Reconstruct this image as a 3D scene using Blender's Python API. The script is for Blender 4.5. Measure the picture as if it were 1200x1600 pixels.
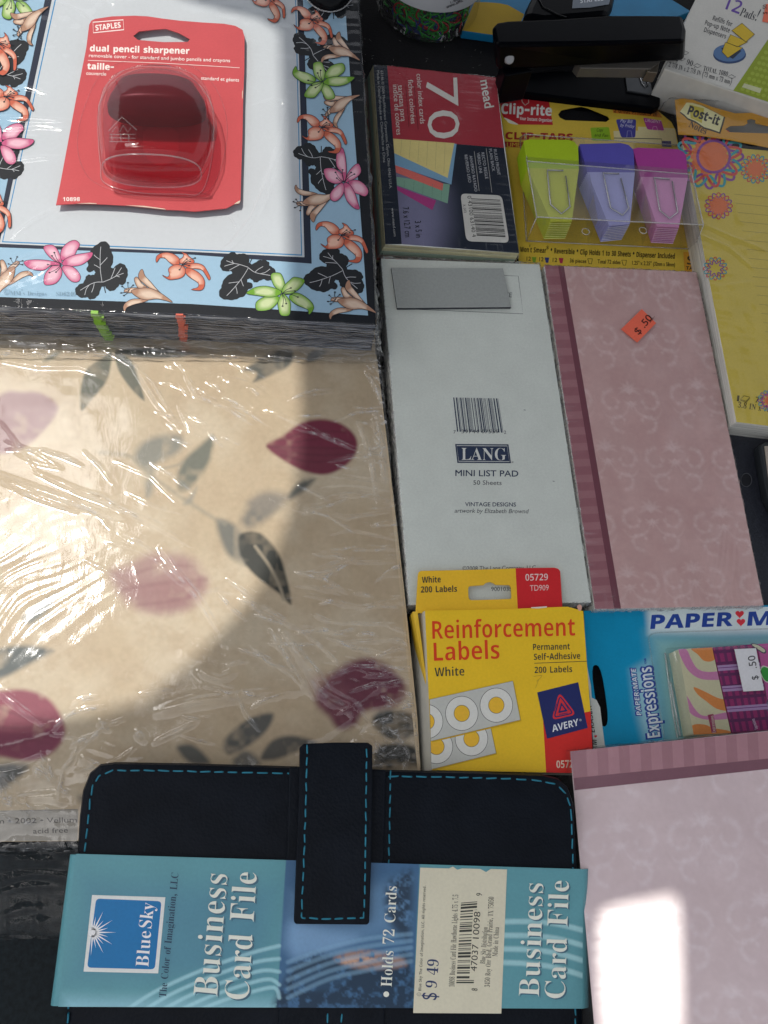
import bpy, bmesh, math, random
import numpy as np
from mathutils import Vector, Matrix
from mathutils.geometry import delaunay_2d_cdt

random.seed(7)
rng = np.random.default_rng(11)
SC = bpy.context.scene
COL = SC.collection
for o in list(bpy.data.objects):
    bpy.data.objects.remove(o)

# ------------------------------------------------------------------ camera
FOC = 1250.0                                   # focal length in pixels of the 1200 x 1600 frame
RIGHT = Vector((0.99225265, -0.03058027, 0.12041395)).normalized()
FWD = Vector((0.1234364, 0.35247902, -0.92764325)).normalized()
UP = RIGHT.cross(FWD).normalized()
RIGHT = FWD.cross(UP).normalized()
CAM = Vector((-0.04812893, -0.13743465, 0.36169622))
cam_data = bpy.data.cameras.new("camera")
cam = bpy.data.objects.new("camera", cam_data)
COL.objects.link(cam)
cam.matrix_world = Matrix(((RIGHT.x, UP.x, -FWD.x, CAM.x), (RIGHT.y, UP.y, -FWD.y, CAM.y),
                           (RIGHT.z, UP.z, -FWD.z, CAM.z), (0, 0, 0, 1)))
cam_data.sensor_fit = 'VERTICAL'
cam_data.sensor_height = 24.0
cam_data.lens = 24.0 * FOC / 1600.0
cam_data.clip_start = 0.01
cam_data.clip_end = 100.0
SC.camera = cam

# ------------------------------------------------------------------ light
SUN_TO = Vector((-0.2976, 0.2646, 0.9173)).normalized()      # towards the sun
world = bpy.data.worlds.new("World")
SC.world = world
world.use_nodes = True
wn = world.node_tree
bg = wn.nodes["Background"]
sky = wn.nodes.new("ShaderNodeTexSky")
sky.sky_type = 'NISHITA'
sky.sun_disc = False
sky.sun_elevation = math.asin(SUN_TO.z)
sky.sun_rotation = math.atan2(SUN_TO.x, SUN_TO.y)
sky.dust_density = 4.0
sky.air_density = 1.0
sky.ozone_density = 0.6
hs = wn.nodes.new("ShaderNodeHueSaturation")           # white balance of the phone: shade reads neutral
hs.inputs['Saturation'].default_value = 0.25
wn.links.new(sky.outputs[0], hs.inputs['Color'])
wn.links.new(hs.outputs[0], bg.inputs[0])
bg.inputs[1].default_value = 0.15
sun_data = bpy.data.lights.new("sun", 'SUN')
sun_data.energy = 2.15
sun_data.angle = math.radians(0.55)
sun_data.color = (1.0, 0.95, 0.87)
sun = bpy.data.objects.new("sun", sun_data)
COL.objects.link(sun)
sun.rotation_euler = SUN_TO.to_track_quat('Z', 'Y').to_euler()
sun.location = SUN_TO * 3
SC.view_settings.view_transform = 'Standard'
SC.view_settings.look = 'None'
SC.view_settings.gamma = 1.0
SC.view_settings.use_curve_mapping = False
SC.view_settings.exposure = 0.33
SC.render.engine = 'CYCLES'
SC.cycles.use_denoising = True
SC.cycles.transparent_max_bounces = 40
SC.cycles.max_bounces = 10
SC.cycles.sample_clamp_indirect = 4.0
SC.cycles.caustics_reflective = False
SC.cycles.caustics_refractive = False


# ------------------------------------------------------------------ geometry helpers
def ray(x, y):
    return RIGHT * ((x - 600.0) / FOC) - UP * ((y - 800.0) / FOC) + FWD


def P(x, y, z):
    """The point of the horizontal plane at height z seen at photo position (x, y)."""
    d = ray(x, y)
    return CAM + d * ((z - CAM.z) / d.z)


def flat(z):
    return lambda x, y: P(x, y, z)


def tilted(o, n):
    def f(x, y):
        d = ray(x, y)
        return CAM + d * ((o - CAM).dot(n) / d.dot(n))
    return f


def lin(c):
    return c / 12.92 if c <= 0.04045 else ((c + 0.055) / 1.055) ** 2.4


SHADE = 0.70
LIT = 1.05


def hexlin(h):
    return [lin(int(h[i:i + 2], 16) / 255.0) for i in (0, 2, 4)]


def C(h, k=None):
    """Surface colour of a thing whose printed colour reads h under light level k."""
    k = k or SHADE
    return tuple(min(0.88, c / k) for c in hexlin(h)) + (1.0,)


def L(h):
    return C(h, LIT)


def cr(pts, closed=True, n=5):
    """Smooth curve through points."""
    out = []
    m = len(pts)
    rngi = range(m if closed else m - 1)
    for i in rngi:
        if closed:
            p = [pts[(i + k) % m] for k in (-1, 0, 1, 2)]
        else:
            p = [pts[max(0, min(m - 1, i + k))] for k in (-1, 0, 1, 2)]
        for j in range(n):
            t = j / n
            out.append(tuple(0.5 * ((2 * p[1][a]) + (-p[0][a] + p[2][a]) * t
                                    + (2 * p[0][a] - 5 * p[1][a] + 4 * p[2][a] - p[3][a]) * t * t
                                    + (-p[0][a] + 3 * p[1][a] - 3 * p[2][a] + p[3][a]) * t ** 3) for a in range(len(p[0]))))
    if not closed:
        out.append(tuple(pts[-1]))
    return out


def area2(p):
    return sum(p[i][0] * p[(i + 1) % len(p)][1] - p[(i + 1) % len(p)][0] * p[i][1] for i in range(len(p))) / 2


def inset(pts, d):
    """Move a closed loop's points inwards by d."""
    m = len(pts)
    s = 1 if area2(pts) > 0 else -1
    out = []
    for i in range(m):
        a, b, c = pts[i - 1], pts[i], pts[(i + 1) % m]
        n1 = (-(b[1] - a[1]), b[0] - a[0])
        n2 = (-(c[1] - b[1]), c[0] - b[0])
        l1 = math.hypot(*n1) or 1
        l2 = math.hypot(*n2) or 1
        nx, ny = n1[0] / l1 + n2[0] / l2, n1[1] / l1 + n2[1] / l2
        ln = math.hypot(nx, ny) or 1
        out.append((b[0] + s * d * nx / ln, b[1] + s * d * ny / ln))
    return out


def clip(poly, conv):
    """Part of polygon poly inside the convex polygon conv."""
    s = 1 if area2(conv) > 0 else -1
    out = list(poly)
    for i in range(len(conv)):
        a, b = conv[i], conv[(i + 1) % len(conv)]

        def side(p):
            return s * ((b[0] - a[0]) * (p[1] - a[1]) - (b[1] - a[1]) * (p[0] - a[0]))
        res = []
        for j in range(len(out)):
            p, q = out[j - 1], out[j]
            sp, sq = side(p), side(q)
            if (sp >= 0) != (sq >= 0):
                t = sp / (sp - sq)
                res.append((p[0] + (q[0] - p[0]) * t, p[1] + (q[1] - p[1]) * t))
            if sq >= 0:
                res.append(q)
        out = res
        if not out:
            return []
    return out


def inside(p, loops):
    """Even-odd test of a point against loops."""
    odd = False
    for l in loops:
        ax, ay = l[-1][0], l[-1][1]
        for q in l:
            bx, by = q[0], q[1]
            if (ay > p.y) != (by > p.y) and p.x < (bx - ax) * (p.y - ay) / (by - ay) + ax:
                odd = not odd
            ax, ay = bx, by
    return odd


def circle(cx, cy, rx, ry=None, n=28, a0=0.0):
    ry = rx if ry is None else ry
    return [(cx + rx * math.cos(a0 + 2 * math.pi * i / n), cy + ry * math.sin(a0 + 2 * math.pi * i / n)) for i in range(n)]


def rounded(quad, r, n=4):
    """Quadrilateral with rounded corners, r as a fraction of the sides."""
    out = []
    for i in range(4):
        a, b, c = quad[i - 1], quad[i], quad[(i + 1) % 4]
        p = (b[0] + (a[0] - b[0]) * r, b[1] + (a[1] - b[1]) * r)
        q = (b[0] + (c[0] - b[0]) * r, b[1] + (c[1] - b[1]) * r)
        for k in range(n + 1):
            t = k / n
            out.append(((1 - t) ** 2 * p[0] + 2 * t * (1 - t) * b[0] + t * t * q[0], (1 - t) ** 2 * p[1] + 2 * t * (1 - t) * b[1] + t * t * q[1]))
    return out


def bil(q, u, v):
    return tuple((q[0][a] * (1 - u) + q[1][a] * u) * (1 - v) + (q[3][a] * (1 - u) + q[2][a] * u) * v for a in range(len(q[0])))


# ------------------------------------------------------------------ objects
ORIGIN = {}


def thing(name, label, cat, loc, group=None):
    o = bpy.data.objects.new(name, None)
    o.empty_display_size = 0.01
    COL.objects.link(o)
    o.location = loc
    o['label'] = label
    o['category'] = cat
    if group:
        o['group'] = group
    ORIGIN[o.name] = Vector(loc)
    return o


def mesh(name, verts, faces, mats, parent=None, ink=None, smooth=False, midx=None, bevel=None, uv=None):
    verts = [Vector(v) for v in verts]
    if not isinstance(mats, (list, tuple)):
        mats = [mats]
    lo = Vector([min(v[i] for v in verts) for i in range(3)])
    hi = Vector([max(v[i] for v in verts) for i in range(3)])
    base = Vector(((lo.x + hi.x) / 2, (lo.y + hi.y) / 2, lo.z))
    me = bpy.data.meshes.new(name)
    me.from_pydata([v - base for v in verts], [], faces)
    for m in mats:
        me.materials.append(m)
    if midx is not None:
        me.polygons.foreach_set("material_index", midx)
    if smooth:
        me.polygons.foreach_set("use_smooth", [True] * len(me.polygons))
    if ink is not None:
        at = me.color_attributes.new("ink", 'FLOAT_COLOR', 'POINT')
        at.data.foreach_set("color", [c for k in ink for c in k])
    me.update()
    o = bpy.data.objects.new(name, me)
    COL.objects.link(o)
    if parent is not None:
        o.parent = parent
        o.location = base - ORIGIN[parent.name]
    else:
        o.location = base
    ORIGIN[o.name] = base
    if bevel:
        b = o.modifiers.new("bevel", 'BEVEL')
        b.width = bevel
        b.segments = 2
        b.limit_method = 'ANGLE'
        b.angle_limit = math.radians(40)
    return o


def tagged(o, label, cat, group=None, kind=None):
    if label:
        o['label'] = label
        o['category'] = cat
    if group:
        o['group'] = group
    if kind:
        o['kind'] = kind
    return o


def prism(top, bottom):
    """Closed solid between two matching loops of points."""
    n = len(top)
    v = list(top) + list(bottom)
    s = sum((top[i].x * top[(i + 1) % n].y - top[(i + 1) % n].x * top[i].y) for i in range(n))
    f = [tuple(range(n)), tuple(range(2 * n - 1, n - 1, -1))]
    for i in range(n):
        j = (i + 1) % n
        f.append((i, n + i, n + j, j))
    if s < 0:
        f = [tuple(reversed(k)) for k in f]
    return v, f


def slab(name, pts, z0, mats, parent, side=None, bevel=None, ink=None, bottom=None):
    """Solid with the given top outline (world points) going down to height z0."""
    bot = bottom or [Vector((p.x, p.y, z0)) for p in pts]
    v, f = prism(pts, bot)
    if side is not None:
        mi = [0, 1] + [1] * len(pts)
        return mesh(name, v, f, [mats, side], parent, midx=mi, bevel=bevel, ink=ink)
    return mesh(name, v, f, mats, parent, bevel=bevel, ink=ink)


def tube_data(pts, r, seg=8, closed=False):
    pts = [Vector(p) for p in pts]
    n = len(pts)
    verts, faces = [], []
    prev = None
    for i in range(n):
        a = pts[i - 1] if (i > 0 or closed) else pts[i]
        b = pts[(i + 1) % n] if (i < n - 1 or closed) else pts[i]
        t = (b - a)
        t = t.normalized() if t.length > 1e-9 else Vector((0, 0, 1))
        if prev is None:
            ref = Vector((0, 0, 1)) if abs(t.z) < 0.9 else Vector((1, 0, 0))
            u = t.cross(ref).normalized()
        else:
            u = (prev - t * prev.dot(t)).normalized()
        prev = u
        w = t.cross(u)
        for k in range(seg):
            q = 2 * math.pi * k / seg
            verts.append(pts[i] + (u * math.cos(q) + w * math.sin(q)) * r)
    for i in range(n if closed else n - 1):
        j = (i + 1) % n
        for k in range(seg):
            m = (k + 1) % seg
            faces.append((i * seg + k, i * seg + m, j * seg + m, j * seg + k))
    if not closed:
        faces.append(tuple(range(seg - 1, -1, -1)))
        faces.append(tuple(range((n - 1) * seg, n * seg)))
    return verts, faces


def tubes(name, lines, r, mat, parent=None, seg=8, closed=False):
    V, F = [], []
    for l in lines:
        v, f = tube_data(l, r, seg, closed)
        b = len(V)
        V += v
        F += [tuple(i + b for i in q) for q in f]
    return mesh(name, V, F, mat, parent, smooth=True)


# ------------------------------------------------------------------ lettering (outlines kept as numbers)
SERIF_SHAPES = {
'A':(87,[[-2,0,-2,4,5,6,10,15,41,93,45,93,82,7,85,4,89,4,89,0,46,0,46,4,54,5,57,9,51,26,21,26,15,10,17,5,26,4,26,0],[23,32,48,32,35,64]]),
'B':(89,[[3,0,3,3,9,4,12,6,14,10,15,74,14,82,10,87,3,88,3,91,44,91,59,90,70,86,77,79,79,70,78,63,74,57,67,52,57,49,69,46,77,41,82,35,84,26,81,15,74,7,63,2,48,0],[36,50,47,51,53,54,56,60,57,69,56,77,54,82,50,86,43,87,38,85,36,78],[44,5,52,6,57,10,59,16,60,26,59,35,55,42,49,45,36,46,36,13,38,7]]),
'C':(94,[[51,-2,39,-1,27,4,18,11,11,21,7,32,5,46,7,59,11,70,18,80,28,87,39,92,52,93,62,92,78,87,82,89,84,93,87,93,87,62,84,62,78,73,71,81,63,87,53,89,42,86,35,78,30,64,29,45,30,28,35,15,44,7,56,5,64,6,72,9,79,14,86,21,89,18,82,9,73,3,63,-1]]),
'D':(99,[[4,0,4,3,13,6,14,9,15,75,14,81,12,85,3,88,3,91,44,91,66,88,81,79,90,65,94,46,91,26,82,11,67,3,46,0],[44,5,56,7,64,15,69,28,70,46,69,64,64,76,56,84,45,87,40,86,38,85,36,77,36,14,38,7]]),
'F':(81,[[3,0,3,3,9,5,12,7,14,11,15,75,14,81,12,85,3,88,3,91,79,91,79,64,75,64,74,71,71,77,67,81,62,84,46,86,40,86,37,84,36,49,46,51,51,54,55,60,57,69,60,69,60,24,57,24,55,34,51,40,46,44,36,45,36,16,38,9,42,5,51,3,51,0]]),
'G':(102,[[54,-2,40,-1,28,4,19,11,11,21,7,32,6,46,7,59,11,70,19,80,28,87,39,92,51,93,62,92,78,87,81,89,84,93,87,93,87,62,84,62,76,76,71,81,60,88,53,89,43,86,35,78,31,64,29,46,31,27,36,13,44,5,55,3,62,3,66,5,68,9,69,14,68,31,66,34,62,36,55,36,55,40,100,40,100,36,91,34,90,31,89,6,71,0]]),
'H':(105,[[3,0,3,3,9,4,12,6,14,10,15,16,14,81,12,85,3,88,3,91,48,91,48,88,41,86,37,83,36,50,68,50,67,83,64,86,56,88,56,91,101,91,101,88,96,87,92,85,90,81,90,76,90,10,92,7,96,4,101,3,101,0,56,0,56,3,62,4,66,6,68,10,68,44,36,44,37,10,39,6,42,4,48,3,48,0]]),
'I':(52,[[3,0,3,3,12,6,14,10,15,15,14,82,13,85,3,88,3,91,49,91,49,88,39,85,37,82,37,15,37,9,41,5,49,3,49,0]]),
'L':(85,[[3,0,3,3,9,4,12,6,14,10,15,16,14,81,12,85,3,88,3,91,50,91,50,88,42,87,39,85,38,83,36,76,37,9,40,6,47,6,63,8,69,11,74,16,82,31,85,31,80,0]]),
'M':(127,[[3,0,3,3,9,4,12,6,14,10,15,16,14,83,11,86,3,88,3,91,37,91,63,28,90,91,123,91,123,88,115,85,113,81,112,17,113,9,116,5,123,3,123,0,79,0,79,3,87,5,90,9,91,17,91,80,58,0,54,0,21,78,22,10,24,6,28,4,34,3,34,0]]),
'N':(99,[[81,-2,21,70,22,10,24,6,27,4,33,3,33,0,4,0,4,3,11,5,14,8,15,16,15,78,7,87,4,88,4,91,31,91,78,34,78,75,77,83,74,86,66,88,66,91,96,91,96,88,87,85,85,81,84,-2]]),
'O':(105,[[52,-2,43,-1,34,1,26,6,19,12,13,19,9,27,6,36,6,46,6,55,9,64,13,72,19,79,26,85,34,90,43,92,53,93,63,92,71,90,79,85,86,80,92,73,96,65,99,55,100,46,99,36,96,27,92,19,86,12,79,6,71,1,62,-1],[53,2,63,5,70,13,74,27,76,46,74,64,70,78,62,86,52,89,42,86,35,78,30,64,29,46,31,27,35,13,43,5]]),
'P':(84,[[3,0,3,3,9,4,12,6,14,10,15,16,14,81,12,85,3,88,3,91,57,90,67,88,73,84,78,80,81,73,82,66,80,56,73,48,63,43,36,41,37,10,39,6,42,4,48,3,48,0],[36,46,49,47,54,51,57,57,58,66,58,75,55,81,50,85,43,86,38,85,36,80]]),
'R':(95,[[3,0,3,3,9,4,12,6,14,10,15,16,14,81,12,85,3,88,3,91,43,91,61,90,73,85,81,78,83,67,82,59,78,53,72,48,63,45,86,10,90,5,96,3,96,0,68,0,40,42,36,42,37,10,39,6,42,4,48,3,48,0],[36,47,50,48,56,52,60,58,61,67,60,76,57,81,52,85,45,86,38,84,36,77]]),
'S':(78,[[9,-2,9,32,12,32,17,19,22,10,30,5,39,3,46,4,51,7,55,12,56,18,53,26,45,32,22,44,15,51,11,58,10,66,11,74,13,81,18,86,23,90,30,92,37,93,60,89,63,90,64,93,68,93,68,64,64,64,59,77,50,86,44,88,39,89,33,88,28,85,25,81,24,76,25,71,27,67,38,61,51,55,63,47,67,42,70,38,72,27,71,19,68,12,63,6,56,2,48,-1,32,-2,17,2,14,1,12,-2]]),
'T':(85,[[18,0,18,3,25,4,28,6,30,10,31,87,20,85,13,81,8,73,6,64,2,64,2,91,82,91,82,63,79,63,76,74,71,81,64,85,53,87,53,10,55,6,66,3,66,0]]),
'X':(94,[[2,0,2,3,11,6,18,13,39,42,16,77,9,85,3,88,3,91,49,91,49,88,40,87,38,83,40,78,53,58,64,75,68,83,66,86,59,88,59,91,92,91,92,88,85,87,81,85,71,75,56,53,83,11,87,6,93,3,93,0,48,0,48,3,56,5,58,8,55,16,42,37,28,16,25,9,27,5,35,3,35,0]]),
'a':(69,[[51,-2,43,0,40,7,30,0,19,-2,13,-1,8,2,5,7,4,13,6,21,13,27,24,33,40,38,39,53,37,56,34,58,30,59,23,58,21,55,25,46,22,40,15,38,12,39,7,44,7,52,14,59,25,63,32,64,45,62,53,58,57,52,59,42,59,8,61,7,64,8,66,6,59,0],[30,7,35,8,40,13,40,34,33,31,28,28,25,23,24,17,25,9]]),
'b':(72,[[9,-2,9,78,7,86,2,88,2,91,28,91,28,56,35,62,44,64,51,63,57,60,62,55,65,49,68,42,68,33,67,24,65,15,60,8,54,3,47,-1,38,-2,30,0,21,6,11,-2],[37,3,43,5,46,10,48,19,48,43,46,50,42,55,37,56,31,54,28,48,28,14,30,6]]),
'c':(59,[[31,-2,24,-1,17,2,12,7,8,14,5,21,4,30,5,39,8,47,13,54,19,59,27,63,35,64,44,63,50,60,54,55,55,46,51,41,47,41,41,43,38,58,34,59,29,58,25,54,23,47,22,37,24,25,27,15,33,10,41,8,48,9,54,14,57,12,45,2]]),
'd':(74,[[28,-2,21,-1,16,2,11,7,7,13,5,21,4,29,5,39,7,47,11,54,16,59,22,63,29,64,38,62,45,56,45,80,42,86,35,88,35,91,64,91,64,15,65,8,71,6,71,2,59,1,45,-2,45,8,38,0],[34,6,40,8,45,15,45,48,41,54,35,56,29,55,26,50,24,42,24,31,24,20,26,12,29,7]]),
'e':(60,[[31,-2,23,-1,17,2,12,7,7,14,5,22,4,31,5,40,8,48,12,55,17,60,24,63,31,64,42,62,50,56,55,47,57,33,23,33,25,22,28,15,33,10,40,8,47,11,54,17,57,15,46,2],[23,38,40,38,39,55,36,58,32,59,25,55]]),
'f':(43,[[3,0,3,3,8,4,10,7,10,15,10,55,3,55,3,62,10,62,12,80,17,87,25,91,35,93,42,92,48,89,51,85,53,80,50,73,45,71,39,73,37,75,37,78,39,87,39,88,33,88,31,86,30,78,30,62,41,62,41,55,30,55,30,8,32,5,35,4,40,3,40,0]]),
'g':(65,[[29,-28,18,-27,10,-24,4,-20,3,-15,6,-9,14,-5,7,0,5,6,6,11,8,15,20,22,8,30,4,42,5,48,8,54,12,58,24,63,31,64,39,63,47,61,63,61,63,54,54,54,57,47,58,41,58,35,55,30,47,23,41,21,28,21,22,19,20,14,22,11,52,8,57,6,61,3,62,-2,63,-7,61,-16,54,-23,44,-27],[31,25,36,26,38,29,40,42,38,55,36,58,31,59,27,58,25,55,23,42,25,29,27,26],[32,-23,48,-21,51,-18,53,-13,52,-10,50,-8,41,-7,19,-7,16,-10,15,-15,16,-18,19,-21,24,-23]]),
'h':(76,[[4,0,4,3,9,5,10,11,10,80,9,86,4,88,4,91,30,91,30,53,38,61,49,64,56,62,62,58,65,52,66,42,66,11,67,5,69,4,73,3,73,0,40,0,40,3,46,5,47,11,47,43,46,52,44,54,41,54,35,52,30,47,30,11,31,5,36,3,36,0]]),
'i':(40,[[20,72,13,75,10,82,13,90,16,92,20,93,24,92,27,90,30,82,27,75],[4,0,4,3,9,5,10,11,10,50,9,57,4,59,4,62,30,62,30,11,31,5,36,3,36,0]]),
'k':(72,[[3,0,3,3,9,5,10,11,10,80,9,86,4,88,4,91,30,91,30,34,48,53,49,56,47,58,41,59,41,62,69,62,69,59,62,57,44,42,69,7,75,3,75,0,42,0,42,3,47,4,48,6,33,29,30,27,30,11,31,5,36,3,36,0]]),
'l':(40,[[4,0,4,3,9,5,10,11,10,80,9,86,4,88,4,91,30,91,30,11,31,5,36,3,36,0]]),
'm':(111,[[4,0,4,3,9,5,10,11,10,51,9,57,4,59,4,62,29,62,29,53,38,61,47,64,58,61,64,52,73,61,84,64,91,62,96,58,100,52,101,42,101,11,102,5,107,3,107,0,75,0,75,3,81,5,82,11,82,43,81,52,79,54,75,54,70,53,65,47,65,11,66,5,71,3,71,0,40,0,40,3,45,5,46,11,46,43,45,52,43,54,40,54,34,52,29,47,29,11,30,5,35,3,35,0]]),
'n':(76,[[4,0,4,3,9,5,10,11,10,51,9,57,4,59,4,62,30,62,30,53,38,61,49,64,56,62,62,58,65,52,66,42,66,11,67,5,69,4,73,3,73,0,40,0,40,3,46,5,47,11,47,43,46,52,44,54,41,54,35,52,30,47,30,11,31,5,36,3,36,0]]),
'o':(67,[[34,-2,25,-1,18,2,12,7,8,14,5,22,4,31,5,40,8,48,12,54,18,59,25,63,34,64,42,63,49,60,55,55,60,48,62,40,63,31,62,22,60,14,55,7,49,2,42,-1],[34,2,39,4,42,8,44,31,43,45,42,54,38,58,34,60,29,58,26,54,23,31,26,8,29,4]]),
'r':(57,[[4,0,4,3,9,5,10,11,10,50,9,57,4,59,4,62,29,62,29,50,33,56,42,63,52,63,55,61,57,57,58,53,57,50,53,45,50,44,44,46,41,50,38,52,32,48,30,44,30,7,32,5,39,3,39,0]]),
's':(58,[[30,-2,15,2,12,1,10,-2,7,-2,7,21,11,21,13,14,17,8,22,4,28,3,32,4,38,8,38,12,37,17,31,21,15,30,11,34,8,39,7,44,9,52,13,58,20,62,28,64,43,61,45,62,46,64,49,64,49,44,46,44,43,51,39,55,35,58,26,59,23,57,21,52,23,46,44,34,48,30,51,25,51,19,50,10,46,4,39,-1]]),
't':(46,[[25,-2,18,-1,13,2,11,7,10,14,10,56,4,56,4,60,18,74,26,85,29,85,29,62,42,62,42,56,29,56,29,16,30,10,34,8,38,10,41,15,44,13,36,2]]),
'u':(75,[[26,-2,18,-1,13,3,10,10,9,50,8,56,6,58,2,59,2,62,28,62,28,15,30,9,35,7,41,9,46,13,46,50,44,57,38,59,38,62,65,62,65,14,66,8,72,6,72,3,60,1,46,-2,46,8,37,1]]),
'v':(61,[[28,-2,8,50,4,56,-1,59,-1,62,33,62,33,59,27,58,26,55,37,24,48,54,46,58,41,59,41,62,61,62,61,59,56,56,32,-2]]),
'w':(87,[[24,-2,3,53,1,57,-2,59,-2,62,28,62,28,59,24,58,23,55,33,25,42,47,38,58,34,59,34,62,65,62,65,59,60,58,59,54,67,28,77,55,76,58,71,59,71,62,89,62,89,59,85,57,82,52,61,-2,58,-2,45,39,28,-2]]),
'x':(64,[[1,0,1,3,7,6,12,11,25,27,9,53,5,57,1,59,1,62,34,62,34,59,29,58,28,56,37,41,45,51,47,56,45,58,40,59,40,62,62,62,62,59,57,57,40,37,58,7,61,4,64,3,64,0,31,0,31,3,36,4,37,6,28,23,19,12,17,7,18,4,24,3,24,0]]),
'y':(60,[[10,-28,6,-27,2,-25,-1,-21,-1,-17,1,-11,4,-9,7,-8,13,-10,14,-12,15,-19,17,-20,23,-15,28,-1,5,55,3,57,-1,59,-1,62,32,62,32,59,27,58,26,55,37,24,48,55,46,58,41,59,41,62,60,62,60,59,55,56,52,48,32,-5,26,-19,19,-26]]),
'0':(75,[[38,-1,27,0,18,5,12,12,8,22,5,34,5,48,5,62,8,74,12,84,18,91,27,96,38,97,48,96,57,91,63,84,67,74,70,62,71,48,67,22,63,12,57,5,48,0],[38,7,44,10,47,18,49,31,50,48,49,65,47,78,44,86,38,89,31,86,28,78,25,48,28,18,31,10]]),
'1':(75,[[13,0,13,7,27,8,29,9,31,16,31,83,22,73,17,70,10,70,6,75,6,79,15,82,36,96,51,96,51,16,52,9,54,8,69,7,69,0]]),
'2':(75,[[5,0,5,14,37,49,44,61,45,74,45,81,42,85,39,88,35,89,29,88,25,83,23,76,22,66,15,67,10,69,6,73,5,79,6,84,13,92,18,95,26,97,35,97,48,96,58,91,64,84,66,75,64,66,58,56,48,44,17,15,53,15,58,20,61,28,69,28,68,0]]),
'3':(75,[[33,-1,23,-1,11,4,7,7,4,15,5,19,7,23,15,25,16,18,20,12,25,9,32,8,40,10,46,16,48,28,47,35,43,40,36,44,19,45,19,54,36,55,41,59,44,65,45,73,42,85,39,88,34,89,30,88,27,86,23,78,22,68,15,69,9,71,6,75,5,80,7,87,12,92,22,96,35,97,47,96,57,92,63,85,66,75,64,67,60,60,53,55,45,51,56,48,65,40,68,35,69,28,68,20,62,9,58,5,46,0]]),
'4':(75,[[24,0,24,7,36,9,38,12,39,25,2,25,2,33,40,96,59,96,59,34,73,34,73,25,59,25,59,17,59,12,62,9,71,7,71,0],[11,34,39,34,40,83]]),
'5':(75,[[33,-1,24,-1,12,4,8,7,5,15,6,19,8,22,16,24,18,17,22,10,26,9,31,8,39,10,45,17,47,30,46,38,43,45,37,48,29,49,14,47,8,49,12,96,63,96,64,71,56,71,53,80,49,81,21,81,19,56,34,58,48,56,59,51,66,42,68,30,67,22,65,15,61,10,56,5,45,0]]),
'6':(75,[[39,-1,30,0,22,4,15,10,10,19,7,30,6,44,8,65,11,74,15,82,21,88,27,93,35,96,44,97,52,97,63,93,68,86,67,79,64,75,60,73,52,72,51,80,49,87,43,89,36,87,30,80,27,69,25,54,32,57,44,59,55,57,63,52,69,43,70,31,68,18,63,8,53,1],[40,8,44,9,48,13,50,20,51,30,50,39,48,46,44,49,39,51,31,49,25,44,26,28,29,16,34,10]]),
'7':(75,[[22,0,58,81,23,81,17,80,15,74,14,68,6,68,7,96,71,96,71,89,34,0]]),
'8':(75,[[37,-1,26,0,18,2,12,6,8,11,5,18,4,24,5,32,9,39,24,48,17,53,11,59,8,65,8,79,10,85,14,90,20,94,28,96,38,97,51,96,60,91,65,83,67,74,66,67,62,61,49,52,59,46,66,40,70,33,71,25,69,14,62,6,51,0],[41,57,48,63,50,74,49,81,44,87,41,89,33,88,29,85,27,80,26,74,27,68,30,64],[37,6,44,7,48,11,51,16,52,23,51,29,48,34,42,38,33,43,25,36,23,30,22,24,23,17,26,11,31,8]]),
'9':(75,[[30,-1,23,-1,13,3,11,7,8,14,10,19,15,21,21,11,25,8,31,7,39,10,45,17,48,29,50,46,42,40,31,37,21,39,12,44,7,53,5,65,6,74,8,82,13,88,19,93,27,96,35,97,45,96,53,93,60,87,65,78,68,66,69,52,67,31,64,22,60,14,55,8,48,3,40,0],[37,47,45,49,50,56,49,70,46,81,42,86,36,88,31,87,27,83,25,75,24,66,25,57,27,51,31,48]]),
}
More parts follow.
